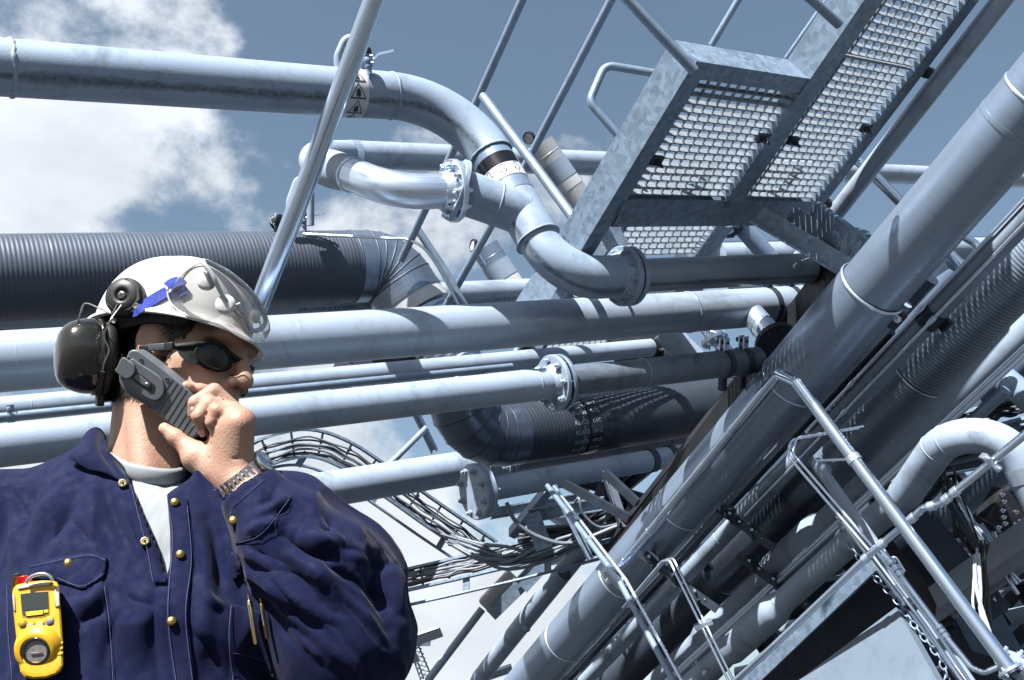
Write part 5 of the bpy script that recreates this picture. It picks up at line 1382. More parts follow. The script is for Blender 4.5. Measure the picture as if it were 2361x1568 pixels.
# ---- jacket
def jacket():
    J = Vol((-1.15, .92, .80), (-.12, 1.62, 1.56), .004)
    X = lambda px, py, d: P(px, py, d)
    mid = P(345, 1300, 1.47)
    cx0, cz = mid.x, 1.42
    # trunk
    for z, rx, ry, yc in ((1.36, .155, .085, 1.40), (1.28, .185, .105, 1.385), (1.18, .200, .118, 1.375), (1.06, .215, .122, 1.375), (.94, .225, .122, 1.38), (.82, .195, .122, 1.38)):
        J.ell((cx0 + .01, yc, z), (rx, ry, .11), None, .05)
    for s, e_ in ((-1, (cx0 - .195, 1.40, 1.335)), (1, (cx0 + .20, 1.41, 1.34))):
        J.cap((cx0 + .05 * s, 1.415, 1.385), e_, .060, .068, .04)
    J.cap((cx0 - .03, 1.43, 1.40), (cx0 + .05, 1.43, 1.40), .075, .075, .03)
    # right arm (image left) hanging
    J.cap((cx0 - .215, 1.40, 1.33), (cx0 - .27, 1.40, 1.05), .078, .070, .03); J.cap((cx0 - .27, 1.40, 1.05), (cx0 - .27, 1.36, .82), .070, .06, .02)
    # raised left arm: shoulder -> elbow towards the camera -> cuff
    sh = Vector((cx0 + .215, 1.40, 1.33)); el = P(792, 1478, 1.34); cu = P(592, 1160, 1.345)
    J.cap(sh, P(785, 1330, 1.44), .078, .083, .03); J.cap(P(785, 1330, 1.44), el, .083, .088, .04); J.cap(el, P(735, 1330, 1.33), .085, .078, .04); J.cap(P(735, 1330, 1.33), P(650, 1222, 1.335), .077, .062, .02); J.cap(P(650, 1222, 1.335), P(616, 1185, 1.34), .060, .047, .012); J.cap(P(616, 1185, 1.34), P(592, 1150, 1.347), .047, .0465, .008)
    # neck opening and cuff mouth
    nb = P(338, 1085, 1.475); J.cap(P(335, 980, 1.50), nb + Vector((0, .02, -.005)), .075, .072, .008, 'sub')
    J.cap(P(484, 998, 1.36), P(584, 1137, 1.349), .037, .037, .006, 'sub')
    # open front: cut the wedge that shows the shirt
    poly = [(246, 1050), (292, 1096), (338, 1190), (366, 1262), (386, 1338), (394, 1290), (394, 1235), (388, 1180), (384, 1140), (440, 1104), (470, 1060), (470, 960), (244, 960)]
    pw = [P(a, b, 1.36) for a, b in poly]
    def f(X_, Y_, Z_):
        # pixel coordinates of every cell, distance to the outline in metres
        dx = X_; dy = Y_ - 0; dz = Z_ - CAM_Z
        dep = dy * FW.y + dz * FW.z; pxx = CX + F * dx / dep; pyy = CY - F * (dy * UP.y + dz * UP.z) / dep
        pxx, pyy = np.broadcast_arrays(pxx, pyy); best = np.full(pxx.shape, 1e9, np.float32); inside = np.zeros(pxx.shape, bool)
        for i in range(len(poly)):
            (x0, y0), (x1, y1) = poly[i], poly[(i + 1) % len(poly)]
            t = np.clip(((pxx - x0) * (x1 - x0) + (pyy - y0) * (y1 - y0)) / ((x1 - x0) ** 2 + (y1 - y0) ** 2), 0, 1)
            best = np.minimum(best, (pxx - x0 - t * (x1 - x0)) ** 2 + (pyy - y0 - t * (y1 - y0)) ** 2)
            cr = ((y0 > pyy) != (y1 > pyy)) & (pxx < (x1 - x0) * (pyy - y0) / ((y1 - y0) if y1 != y0 else 1e-9) + x0); inside ^= cr
        d = np.sqrt(best) * .00062; d = np.where(inside, -d, d)
        return np.maximum(d, (Y_ - 1.385)).astype(np.float32)
    lo = [min(p.x for p in pw) - .01, 1.12, min(p.z for p in pw) - .03]; hi = [max(p.x for p in pw) + .01, 1.40, max(p.z for p in pw) + .06]
    J.op(f, lo, hi, .006, 'sub')
    V, Fq = J.mesh(); V = relax(V, Fq, 3, .5); V, Fq = largest(V, Fq)
    # folds: ridges and valleys along drawn lines, then fine crumple
    for rep in range(1):
        N_ = vnormals(V, Fq); D = np.zeros(len(V))
        pr = np.stack([CX + F * V[:, 0] / (V[:, 1] * FW.y + (V[:, 2] - CAM_Z) * FW.z), CY - F * (V[:, 1] * UP.y + (V[:, 2] - CAM_Z) * UP.z) / (V[:, 1] * FW.y + (V[:, 2] - CAM_Z) * FW.z)], 1)
        folds = [  # (points, amplitude m, width px)
            ([(150, 1120), (110, 1190), (60, 1290)], .010, 16), ([(225, 1090), (215, 1200), (222, 1290)], .007, 12), ([(190, 1120), (150, 1200), (95, 1285)], -.009, 14),
            ([(235, 1100), (262, 1190), (310, 1290)], -.009, 12), ([(20, 1130), (40, 1220), (30, 1330)], .008, 14), ([(90, 1090), (75, 1180), (40, 1260)], -.007, 12),
            ([(250, 1360), (310, 1450), (330, 1568)], .008, 26), ([(290, 1390), (250, 1480), (235, 1568)], -.008, 18), ([(170, 1400), (220, 1380), (245, 1340)], .009, 14), ([(160, 1450), (215, 1420), (250, 1400)], -.010, 13),
            ([(445, 1180), (470, 1290), (470, 1420), (440, 1568)], .008, 20), ([(480, 1200), (505, 1300), (510, 1400)], -.009, 14), ([(360, 1350), (352, 1450), (370, 1568)], -.006, 12),
            # sleeve
            ([(575, 1195), (640, 1165), (668, 1150)], .009, 12), ([(560, 1225), (600, 1215), (650, 1200)], .006, 9), ([(600, 1120), (615, 1140), (625, 1180)], -.006, 9), ([(585, 1180), (620, 1150), (645, 1115)], -.008, 9),
            ([(612, 1285), (690, 1330), (740, 1385)], -.013, 13), ([(640, 1260), (720, 1310), (760, 1370)], .011, 16), ([(655, 1240), (720, 1285), (795, 1275)], -.014, 13), ([(680, 1225), (740, 1255), (800, 1245)], .012, 14), ([(740, 1195), (760, 1215), (745, 1235)], -.012, 10),
            ([(555, 1300), (640, 1370), (700, 1450)], .010, 18), ([(570, 1350), (650, 1440), (720, 1490)], -.010, 16), ([(800, 1260), (830, 1360), (870, 1480)], .007, 14), ([(860, 1270), (905, 1340), (930, 1440)], .012, 16), ([(880, 1290), (870, 1350), (900, 1450)], -.011, 14), ([(835, 1250), (870, 1300), (900, 1310)], -.012, 11), ([(760, 1400), (820, 1480), (860, 1540)], .008, 18), ([(700, 1430), (770, 1500), (850, 1560)], .009, 20),
            ([(556, 1262), (630, 1300), (715, 1325)], .009, 8), ([(560, 1316), (640, 1384), (735, 1446)], -.009, 8), ([(690, 1196), (755, 1262), (850, 1300)], .008, 9), ([(720, 1300), (800, 1330), (880, 1400)], -.010, 9), ([(640, 1330), (720, 1400), (800, 1440)], .008, 8), ([(770, 1350), (840, 1420), (905, 1500)], .008, 9), ([(600, 1400), (690, 1470), (760, 1530)], .008, 10), ([(820, 1320), (880, 1370), (915, 1420)], -.009, 8), ([(20, 1110), (60, 1150), (90, 1210)], .006, 9), ([(280, 1140), (300, 1220), (330, 1300)], .006, 9), ([(150, 1180), (190, 1230), (235, 1262)], -.006, 9), ([(270, 1330), (300, 1380), (370, 1400)], -.007, 9), ([(450, 1340), (480, 1390), (525, 1400)], .007, 9), ([(440, 1450), (480, 1500), (520, 1568)], -.008, 10)]
        front = N_ @ np.array(FW) < .35
        for pts, a, w in folds:
            s = spl([Vector((x, y, 0)) for x, y in pts], 8); best = np.full(len(V), 1e9); tt = np.zeros(len(V))
            for i in range(len(s) - 1):
                p0 = np.array(s[i][:2]); p1 = np.array(s[i + 1][:2]); dd = p1 - p0; t = np.clip(((pr - p0) @ dd) / (dd @ dd), 0, 1); q = ((pr - p0 - t[:, None] * dd) ** 2).sum(1)
                m = q < best; best[m] = q[m]; tt[m] = (i + t[m]) / (len(s) - 1)
            D += np.where(front, a * np.exp(-best / (w * w)) * np.clip(np.sin(np.pi * np.clip(tt, .04, .96)), .25, 1), 0)
        V = V + N_ * D[:, None]
        from mathutils import noise as mno
        N_ = vnormals(V, Fq); calm = np.clip((np.linalg.norm(V - np.array(P(572, 1122, 1.35)), axis=1) - .05) / .05, .12, 1)
        cr = np.array([mno.fractal(Vector((v[0] * 11, v[1] * 11, v[2] * 6.5)), 1.0, 2.0, 4) for v in V]); V = V + N_ * (cr * .0038 * calm)[:, None]
        ax_ = np.array((P(800, 1470, 1.34) - P(600, 1165, 1.345)).normalized()); arm = np.clip((pr[:, 0] - 520) / 80, 0, 1) * np.clip((1.0 - (V[:, 1] - 1.30) * 4), 0, 1)
        q = V - np.outer(V @ ax_, ax_) * .55; fold = np.array([1 - abs(mno.noise(Vector(v * 13))) * 2.4 for v in q]); fold2 = np.array([1 - abs(mno.noise(Vector((v[0] * 9 + 3, v[1] * 9, v[2] * 4.2)))) * 2.6 for v in V])
        fold = np.clip(fold, 0, 1) ** 3 * arm + np.clip(fold2, 0, 1) ** 3 * (1 - arm) * .75; V = V + N_ * (fold * .0075 * calm)[:, None]
    return V, Fq
JV, JF = jacket()
JO = build('jacket', (JV, JF), NAVY, MAN)
md = JO.modifiers.new('smooth', 'SUBSURF'); md.levels = 1; md.render_levels = 1
JB = bvh_of(JV, JF)

# white T-shirt: inner trunk that shows in the opening, ribbed neckband
def tee():
    T = Vol((-.80, 1.15, 1.02), (-.40, 1.62, 1.52), .004); mid = P(345, 1300, 1.47); cx0 = mid.x
    for z, rx, ry, yc, rz in ((1.315, .145, .075, 1.40, .085), (1.28, .175, .092, 1.388, .09), (1.18, .190, .106, 1.378, .11), (1.08, .190, .108, 1.378, .11)): T.ell((cx0 + .01, yc, z), (rx, ry, rz), None, .04)
    T.cap((cx0 - .02, 1.43, 1.365), (cx0 + .04, 1.43, 1.365), .060, .060, .03)
    nb = P(338, 1085, 1.475); T.cap(nb + Vector((0, .02, -.11)), nb + Vector((.0, .012, -.070)), .085, .064, .02)
    V, Fq = T.mesh(); V = relax(V, Fq, 2); V, Fq = largest(V, Fq); N_ = vnormals(V, Fq)
    from mathutils import noise as mno
    cr = np.array([mno.fractal(Vector((v[0] * 26, v[1] * 10, v[2] * 7)), 1.0, 2.0, 3) for v in V]); V = V + N_ * (cr * .0055)[:, None]
    build('t_shirt', (V, Fq), TEE, MAN)
    c_ = [P(*p) for p in ((250, 1052, 1.465), (268, 1072, 1.420), (305, 1088, 1.392), (350, 1097, 1.384), (398, 1100, 1.394), (432, 1090, 1.425), (446, 1066, 1.47), (420, 1030, 1.53), (340, 1010, 1.555), (270, 1022, 1.52))]
    q = c_[-2:] + c_ + c_[:3]; q = spl(q, 14); q = q[28:28 + 140]; n = len(q); cen = sum(q, Vector()) / n; V = []; Fc = []; K_ = 10
    up_ = (q[35] - cen).cross(q[70] - cen).normalized(); up_ = up_ if up_.z > 0 else -up_
    for i, p in enumerate(q):
        o_ = (p - cen).normalized(); rib = 1 + (.10 if i % 2 else -.10)
        for k in range(K_): a = 2 * math.pi * k / K_; V.append(p + o_ * math.cos(a) * .0045 * rib + up_ * math.sin(a) * .0125)
    for i in range(n):
        for k in range(K_): Fc.append((i * K_ + k, i * K_ + (k + 1) % K_, ((i + 1) % n) * K_ + (k + 1) % K_, ((i + 1) % n) * K_ + k))
    build('neckband', (V, Fc), TEE, MAN)
tee()

# trousers and boots below the picture edge so that he stands on the ground
def legs():
    cx0 = P(345, 1300, 1.47).x + .01; T = Vol((cx0 - .3, 1.15, .03), (cx0 + .3, 1.65, 1.0), .010)
    T.ell((cx0, 1.385, .86), (.19, .125, .14), None, .05)
    for s in (-1, 1): T.cap((cx0 + s * .09, 1.385, .84), (cx0 + s * .11, 1.37, .48), .098, .075, .04); T.cap((cx0 + s * .11, 1.37, .48), (cx0 + s * .12, 1.40, .10), .075, .070, .03)
    V, Fq = T.mesh(); V = relax(V, Fq, 2); build('trousers', (V, Fq), NAVY, MAN)
    for s in (-1, 1):
        b = Vol((cx0 + s * .12 - .09, 1.15, -.02), (cx0 + s * .12 + .09, 1.56, .20), .008); b.cap((cx0 + s * .12, 1.42, .07), (cx0 + s * .12, 1.42, .15), .055, .058, .03); b.cap((cx0 + s * .12, 1.42, .050), (cx0 + s * .13, 1.26, .045), .050, .046, .03)
        V, Fq = b.mesh(); build('boot', (V, Fq), SOFT, MAN)
legs()

# cloth patches laid on the jacket: plackets, flaps, pockets, collar
def patch(name, poly, off, m, bvh=None, th=.0015, step=7, parent=None, bulge=0.0):
    bvh = bvh or JB; pts = [Vector((x, y)) for x, y in poly]; b = []
    for i in range(len(pts)):
        p, q = pts[i], pts[(i + 1) % len(pts)]; n = max(1, int((q - p).length / step)); b += [p.lerp(q, k / n) for k in range(n)]
    nb = len(b); lo = (min(p.x for p in b), min(p.y for p in b)); hi = (max(p.x for p in b), max(p.y for p in b)); ins = []
    def inside(x, y):
        c = False
        for i in range(nb):
            a, d = b[i], b[(i + 1) % nb]
            if (a.y > y) != (d.y > y) and x < (d.x - a.x) * (y - a.y) / (d.y - a.y) + a.x: c = not c
        return c
    x = lo[0] + step / 2
    while x < hi[0]:
        y = lo[1] + step / 2
        while y < hi[1]:
            if inside(x, y) and min((Vector((x, y)) - q).length for q in b) > step * .45: ins.append(Vector((x, y)))
            y += step
        x += step
    r = mgeo.delaunay_2d_cdt(b + ins, [], [list(range(nb))], 1, 1e-4); vs, _, fs = r[0], r[1], r[2]
    top = []; last = None
    for v in vs:
        h = rayhit(v.x, v.y, bvh); 
        if h is None: h = last if last is not None else P(v.x, v.y, 1.36)
        last = h; d = (CAMP - h).normalized(); edge = min((Vector((v.x, v.y)) - q).length for q in b[::2]) if bulge else 0
        top.append(h + d * (off + bulge * min(1, edge / 20)))
    n = len(top); V = top + [p + (p - CAMP).normalized() * (off + th + bulge) for p in top]; Fc = [tuple(f) for f in fs]
    # skirt down to the cloth
    cnt = {}
    for f in Fc:
        for i in range(len(f)): e = (f[i], f[(i + 1) % len(f)]); cnt[e] = 1
    Fc += [(bb, aa, aa + n, bb + n) for (aa, bb) in cnt if (bb, aa) not in cnt]
    return build(name, (V, Fc), m, parent or JO)
def stitch(pts, parent, off=.004, m=None):
    s = spl([Vector((x, y, 0)) for x, y in pts], 10); q = []
    for v in s:
        h = rayhit(v.x, v.y, JB)
        if h is not None: q.append(h + (CAMP - h).normalized() * off)
    if len(q) > 2: pipe('stitching', q, .0004, m or THREAD, parent, 5)
THREAD = mat('pale_thread', (.065, .07, .19), .8, 0, .3, 200)
patch('placket', [(292, 1096), (312, 1098), (352, 1200), (384, 1330), (384, 1345), (356, 1345), (338, 1270), (306, 1160)], .0035, NAVY, bulge=.001)
patch('placket', [(386, 1150), (398, 1132), (432, 1150), (442, 1290), (432, 1420), (452, 1600), (404, 1600), (382, 1440), (390, 1330), (396, 1240)], .0045, NAVY, bulge=.001)
stitch([(302, 1120), (320, 1190), (340, 1270), (352, 1340)], JO, .0062); stitch([(432, 1165), (441, 1290), (428, 1420), (446, 1590)], JO, .0070); stitch([(391, 1180), (398, 1250), (387, 1420), (408, 1590)], JO, .0070)
fl = patch('pocket_flap', [(62, 1300), (197, 1272), (246, 1285), (240, 1330), (190, 1360), (130, 1340), (66, 1330)], .006, NAVY, bulge=.003)
stitch([(68, 1306), (197, 1280), (243, 1291)], JO, .0105); stitch([(236, 1324), (189, 1351), (132, 1333)], JO, .0105)
patch('pocket', [(10, 1345), (236, 1338), (250, 1440), (262, 1600), (20, 1600)], .0025, NAVY, bulge=.002); stitch([(240, 1350), (252, 1440), (262, 1590)], JO, .005); stitch([(16, 1350), (18, 1450), (30, 1590)], JO, .005)
patch('pocket', [(530, 1390), (600, 1410), (640, 1600), (528, 1600)], .003, NAVY, bulge=.002); stitch([(533, 1395), (528, 1480), (540, 1590)], JO, .006); stitch([(533, 1505), (570, 1512), (610, 1525)], JO, .006)
patch('pocket_flap', [(520, 1270), (548, 1276), (560, 1320), (540, 1340), (524, 1310)], .006, NAVY, bulge=.002)
patch('cuff', [(530, 1162), (606, 1098), (650, 1122), (672, 1148), (600, 1235), (545, 1258), (528, 1215)], .002, NAVY, bulge=.0015); stitch([(536, 1168), (608, 1106)], JO, .0045); stitch([(552, 1252), (604, 1230), (668, 1150)], JO, .0045)
# collar: two stand-up leaves
def leaf(name, rows):
    """rows: lists of (px,py,depth) from neck side outwards"""
    g = [spl([P(*p) for p in r], 6) for r in rows]; n = len(g[0]); V = [p for r in g for p in r]; Fc = []
    for i in range(len(g) - 1):
        for j in range(n - 1): Fc.append((i * n + j, i * n + j + 1, (i + 1) * n + j + 1, (i + 1) * n + j))
    o = build(name, (V, Fc), NAVY, JO); s = o.modifiers.new('thickness', 'SOLIDIFY'); s.thickness = .003; s.offset = 0; o.modifiers.new('smooth', 'SUBSURF').render_levels = 2; return o
leaf('collar', [[(246, 1010, 1.46), (245, 1040, 1.42), (254, 1072, 1.385), (292, 1112, 1.350)], [(232, 984, 1.455), (224, 1015, 1.405), (238, 1060, 1.365), (276, 1112, 1.342)], [(210, 985, 1.45), (200, 1012, 1.395), (205, 1040, 1.360), (252, 1090, 1.345)], [(192, 1005, 1.44), (176, 1036, 1.385), (155, 1054, 1.365), (205, 1085, 1.352)]])
leaf('collar', [[(470, 1075, 1.44), (440, 1108, 1.40), (405, 1128, 1.375), (386, 1150, 1.358)], [(480, 1090, 1.43), (452, 1120, 1.39), (420, 1140, 1.365), (396, 1160, 1.352)], [(500, 1110, 1.44), (475, 1145, 1.39), (450, 1165, 1.365), (425, 1165, 1.355)]])
# brass snaps
for px_, py_, hollow in ((283, 1114, 1), (403, 1158, 0), (334, 1248, 1), (416, 1278, 0), (396, 1432, 0), (538, 1200, 0), (158, 1298, 0)):
    h = rayhit(px_, py_, JB)
    if h is None: continue
    c_ = h + (CAMP - h).normalized() * .0075; n = (CAMP - h).normalized() + UP * .35 - RT * .15; M = axisM(c_, n); r_ = .0060
    build('snap_button', lathe(M, [(-.005, r_ * .95), (-.001, r_), (.0015, r_ * .92), (.0015, r_ * .92), (.0022, r_ * .75), (.0012 if hollow else .0026, r_ * .45), (.0012 if hollow else .0028, r_ * .25), (.004 if hollow else .0029, r_ * .2), (.0045 if hollow else .003, .0002)], 24), BRASS if not hollow else mat('dull_brass', (.30, .25, .14), .35, .9, .1, 90), JO)
# ------------------------------------------------------------------ hard hat
HHM = HM @ Matrix.Translation((-.040, 0, .048)) @ Matrix.Rotation(R(-4), 4, 'Y')
def helmet():
    a_, b_, H_ = .124, .106, .120; na = 112; V = []; Fc = []; rows = []
    def ring(f):
        rows.append(len(V))
        for i in range(na): V.append(HHM @ Vector(f(2 * math.pi * i / na)))
    def dome(t, sc=1.0, dz=0.0):
        def f(a):
            r = math.cos(t * math.pi / 2) ** .72 * sc; z = H_ * math.sin(t * math.pi / 2) ** .92
            x, y = a_ * r * math.cos(a), b_ * r * math.sin(a)
            rid = .0045 * math.exp(-(y / .011) ** 2) + .0030 * (math.exp(-((y - .036) / .008) ** 2) + math.exp(-((y + .036) / .008) ** 2))
            fade = max(0, min(1, (z / H_ - .45) / .35)) * max(0, min(1, (.085 - abs(x + .005)) / .03))
            return (x * (1 + .02 * math.cos(a)), y, z * sc + dz + rid * fade)
        return f
    def brim(u, dz):
        def f(a):
            fr = max(0, math.cos(a)) ** 2.2; w = (.010 + .017 * fr) * u
            return ((a_ + w) * math.cos(a) * 1.02, (b_ + w * .8) * math.sin(a), -.003 - (.004 + .006 * fr) * u + dz - .005 * fr * u * u)
        return f
    ring(brim(.0, -.006)); ring(brim(.6, -.004)); ring(brim(.95, -.0035)); ring(brim(1.0, -.0015)); ring(brim(1.0, .001)); ring(brim(.9, .002)); ring(brim(.5, .003)); ring(brim(.15, .0045))
    for k in range(25): ring(dome(.02 + .975 * (k / 24) ** 1.0))
    for q in range(len(rows) - 1):
        for i in range(na): Fc.append((rows[q] + i, rows[q] + (i + 1) % na, rows[q + 1] + (i + 1) % na, rows[q + 1] + i))
    Fc.append(tuple(rows[-1] + i for i in range(na)))
    t = thing('hard_hat', 'white hard hat with front peak worn by the man', 'hard hat', HHM.translation)
    build('shell', (V, Fc), HELM, t); bv = BVHTree.FromPolygons([tuple(v) for v in V], Fc)
    V2 = []; F2 = []; rows2 = []
    for k in range(13):
        f = dome(k / 12 * .98, .95, -.005); rows2.append(len(V2))
        for i in range(na): V2.append(HHM @ Vector(f(2 * math.pi * i / na)))
    for q in range(12):
        for i in range(na): F2.append((rows2[q] + i, rows2[q + 1] + i, rows2[q + 1] + (i + 1) % na, rows2[q] + (i + 1) % na))
    build('lining', (V2, F2), HELM_IN, t)
    V3 = []; F3 = []
    for i in range(73):
        a = 2 * math.pi * i / 72
        for z, s in ((.004, .99), (-.020, .93), (-.021, .91), (.004, .96)):
            V3.append(HHM @ Vector(((a_ - .012) * s * math.cos(a), (b_ - .012) * s * math.sin(a), z - .006 * math.cos(a * 3))))
    for i in range(72):
        for k in range(3): F3.append((i * 4 + k, i * 4 + k + 1, i * 4 + 5 + k, i * 4 + 4 + k))
    build('headband', (V3, F3), HELM_IN, t)
    # small moulded ear on the rim
    h = rayhit(350, 741, bv, .002)
    if h: build('rim_tab', box_vf(axisM(h - UP * .006, (CAMP - h), UP), .010, .008, .0022, .002), HELM, t); build('tab_hole', lathe(axisM(h - UP * .009 + (CAMP - h).normalized() * .0026, CAMP - h), [(0, .0001), (0, .0022)], 12), SOFT, t, smooth=False)
    # nape strap of the cradle
    pts = [P(*p) for p in ((256, 772, 1.50), (240, 830, 1.50), (236, 880, 1.50), (244, 925, 1.49))]
    V4 = []; F4 = []; s = spl(pts, 6)
    for i, p in enumerate(s):
        w = .028 - .020 * i / len(s)
        for d in (-1, 1): V4.append(p + RT * w * d * .8 + FW * .012 * d)
        for d in (1, -1): V4.append(p + RT * w * d * .8 + FW * (.012 * d + .004))
    for i in range(len(s) - 1):
        for k in range(4): F4.append((i * 4 + k, i * 4 + (k + 1) % 4, i * 4 + 4 + (k + 1) % 4, i * 4 + 4 + k))
    build('nape_strap', (V4, F4), HELM_IN, t)
    build('ratchet', box_vf(axisM(P(230, 905, 1.47), -RT * .8 - FW * .5, UP), .020, .010, .005, .002), SOFT, t)
    return t, bv
HAT, HB_ = helmet()
def onhat(px, py, off=.0): 
    h = rayhit(px, py, HB_, off); return h if h is not None else P(px, py, 1.45)
def ribbon(name, pts, nrm, w, th, m, parent):
    """flat strap through points, nrm(p) = outward"""
    V = []; Fc = []; n = len(pts)
    for i, p in enumerate(pts):
        T = (pts[min(n - 1, i + 1)] - pts[max(0, i - 1)]).normalized(); N_ = nrm(p); B_ = T.cross(N_).normalized()
        for s, t_ in ((-1, 0), (1, 0), (1, th), (-1, th)): V.append(p + B_ * s * w / 2 + N_ * t_)
    for i in range(n - 1):
        for k in range(4): Fc.append((4 * i + k, 4 * i + (k + 1) % 4, 4 * i + 4 + (k + 1) % 4, 4 * i + 4 + k))
    Fc += [(3, 2, 1, 0), tuple(4 * (n - 1) + k for k in range(4))]
    return build(name, (V, Fc), m, parent, smooth=False)
hc = HHM.translation
outw = lambda p: (p - (hc + Vector((0, 0, .02)))).normalized()

# ------------------------------------------------------------------ clear goggles pushed up on the hat, blue strap
def goggles():
    t = thing('goggles', 'clear vinyl safety goggles pushed up on the hard hat', 'goggles', onhat(450, 690))
    Bk = [(388, 672), (412, 632), (455, 622), (520, 668), (560, 712), (572, 770), (520, 752), (450, 738), (408, 722)]
    Bk = [onhat(x, y, .004) for x, y in Bk]
    # far side mirrored across the hat's middle plane
    loc = lambda p: HI @ p; wrl = lambda v: HM @ v
    Fr = [(470, 606, 1.400), (530, 640, 1.445), (580, 690, 1.50), (606, 742, 1.53), (592, 764, 1.50), (566, 738, 1.455), (540, 717, 1.412), (508, 668, 1.392), (486, 632, 1.392)]
    Fr = [P(*p) for p in Fr]
    top = onhat(440, 622, .004); side = [onhat(392, 680, .004), onhat(412, 722, .004), onhat(455, 736, .004), onhat(510, 752, .004), P(575, 782, 1.47), P(600, 775, 1.51), P(604, 755, 1.54), P(560, 680, 1.52), onhat(470, 616, .004)]
    # shell lofted from the face opening (on the hat) to the lens rim
    back = [onhat(408, 650, .005), onhat(388, 676, .004), onhat(402, 712, .004), onhat(446, 735, .004), onhat(505, 752, .006), P(562, 782, 1.445), P(596, 792, 1.49), P(606, 765, 1.535), P(560, 672, 1.525), onhat(470, 612, .004)]
    front = [P(470, 601, 1.390), P(490, 634, 1.383), P(506, 668, 1.388), P(524, 696, 1.395), P(542, 717, 1.41), P(564, 738, 1.45), P(588, 764, 1.497), P(612, 742, 1.53), P(588, 686, 1.50), P(532, 634, 1.44)]
    def closed(pts, n=6):
        q = pts[-2:] + pts + pts[:3]; s = spl(q, n); return s[2 * n:2 * n + len(pts) * n]
    b = closed(back); f = closed(front); n = len(b); V = []; Fc = []; L_ = 8
    for k in range(L_ + 1):
        u = k / L_
        for i in range(n):
            p = b[i].lerp(f[i], u); p = p + outw(p) * (.010 * math.sin(u * math.pi)); V.append(p)
    for k in range(L_):
        for i in range(n): Fc.append((k * n + i, k * n + (i + 1) % n, (k + 1) * n + (i + 1) % n, (k + 1) * n + i))
    build('skirt', (V, Fc), VINYL, t)
    V = list(f) + [sum(f, Vector()) / n + (RH @ Vector((.006, 0, .006)))]; build('lens', (V, [(i, (i + 1) % n, n) for i in range(n)]), GLENS, t)
    RIM = mat('vinyl_rim', (.85, .87, .90), .12, 0, .03, 30, trans=.30, ior=1.3)
    pipe('lens_rim', f + [f[0]], .0032, RIM, t, 10, caps=False); pipe('skirt_edge', b + [b[0]], .0014, RIM, t, 8, caps=False)
    pipe('lens_rim', [p + (sum(f, Vector()) / n - p).normalized() * .005 for p in f] + [f[0] + (sum(f, Vector()) / n - f[0]).normalized() * .005], .0012, RIM, t, 8, caps=False)
    pipe('nose_ridge', spl([P(548, 700, 1.405), P(556, 716, 1.41), P(566, 735, 1.43), P(578, 770, 1.47)], 5), .004, RIM, t, 10)
    VENT = mat('vent_button', (.80, .80, .79), .35, 0, .02, 20, sss=.2)
    for px_, py_, r_ in ((476, 648, .0135), (520, 702, .0140)):
        c_ = P(px_, py_, 1.395); build('vent_button', lathe(axisM(c_, (CAMP - c_).normalized() + UP * .15 - RT * .1), [(-.006, r_ * .95), (0, r_), (0, r_), (.002, r_ * .92), (.0035, r_ * .6), (.0038, .0002)], 28), VENT, t)
    c_ = P(588, 730, 1.50); build('vent_button', lathe(axisM(c_, RT - UP * .2 - FW * .2), [(-.004, .010), (.004, .010), (.006, .006), (.0065, .0002)], 24), VENT, t)
    # blue strap round the hat and its buckle loop
    pts = [(222, 742), (258, 733), (300, 722), (330, 710), (360, 690), (392, 672)]
    q_ = spl([Vector((x, y, 0)) for x, y in pts], 8); s = [h for h in (rayhit(v.x, v.y, HB_, .003) for v in q_) if h is not None]; s = [sum(s[max(0, i - 2):i + 3], Vector()) / len(s[max(0, i - 2):i + 3]) for i in range(len(s))]
    ribbon('strap', s, outw, .0165, .0016, BLUE, t)
    s = [onhat(x, y, .009) for x, y in ((392, 672), (402, 664), (412, 662), (417, 668))]; ribbon('strap_loop', spl(s, 4), outw, .020, .003, BLUE, t)
    s = [onhat(x, y, .005) for x, y in ((408, 680), (418, 674), (430, 668))]; ribbon('strap_end', spl(s, 4), outw, .017, .0016, BLUE, t)
goggles()

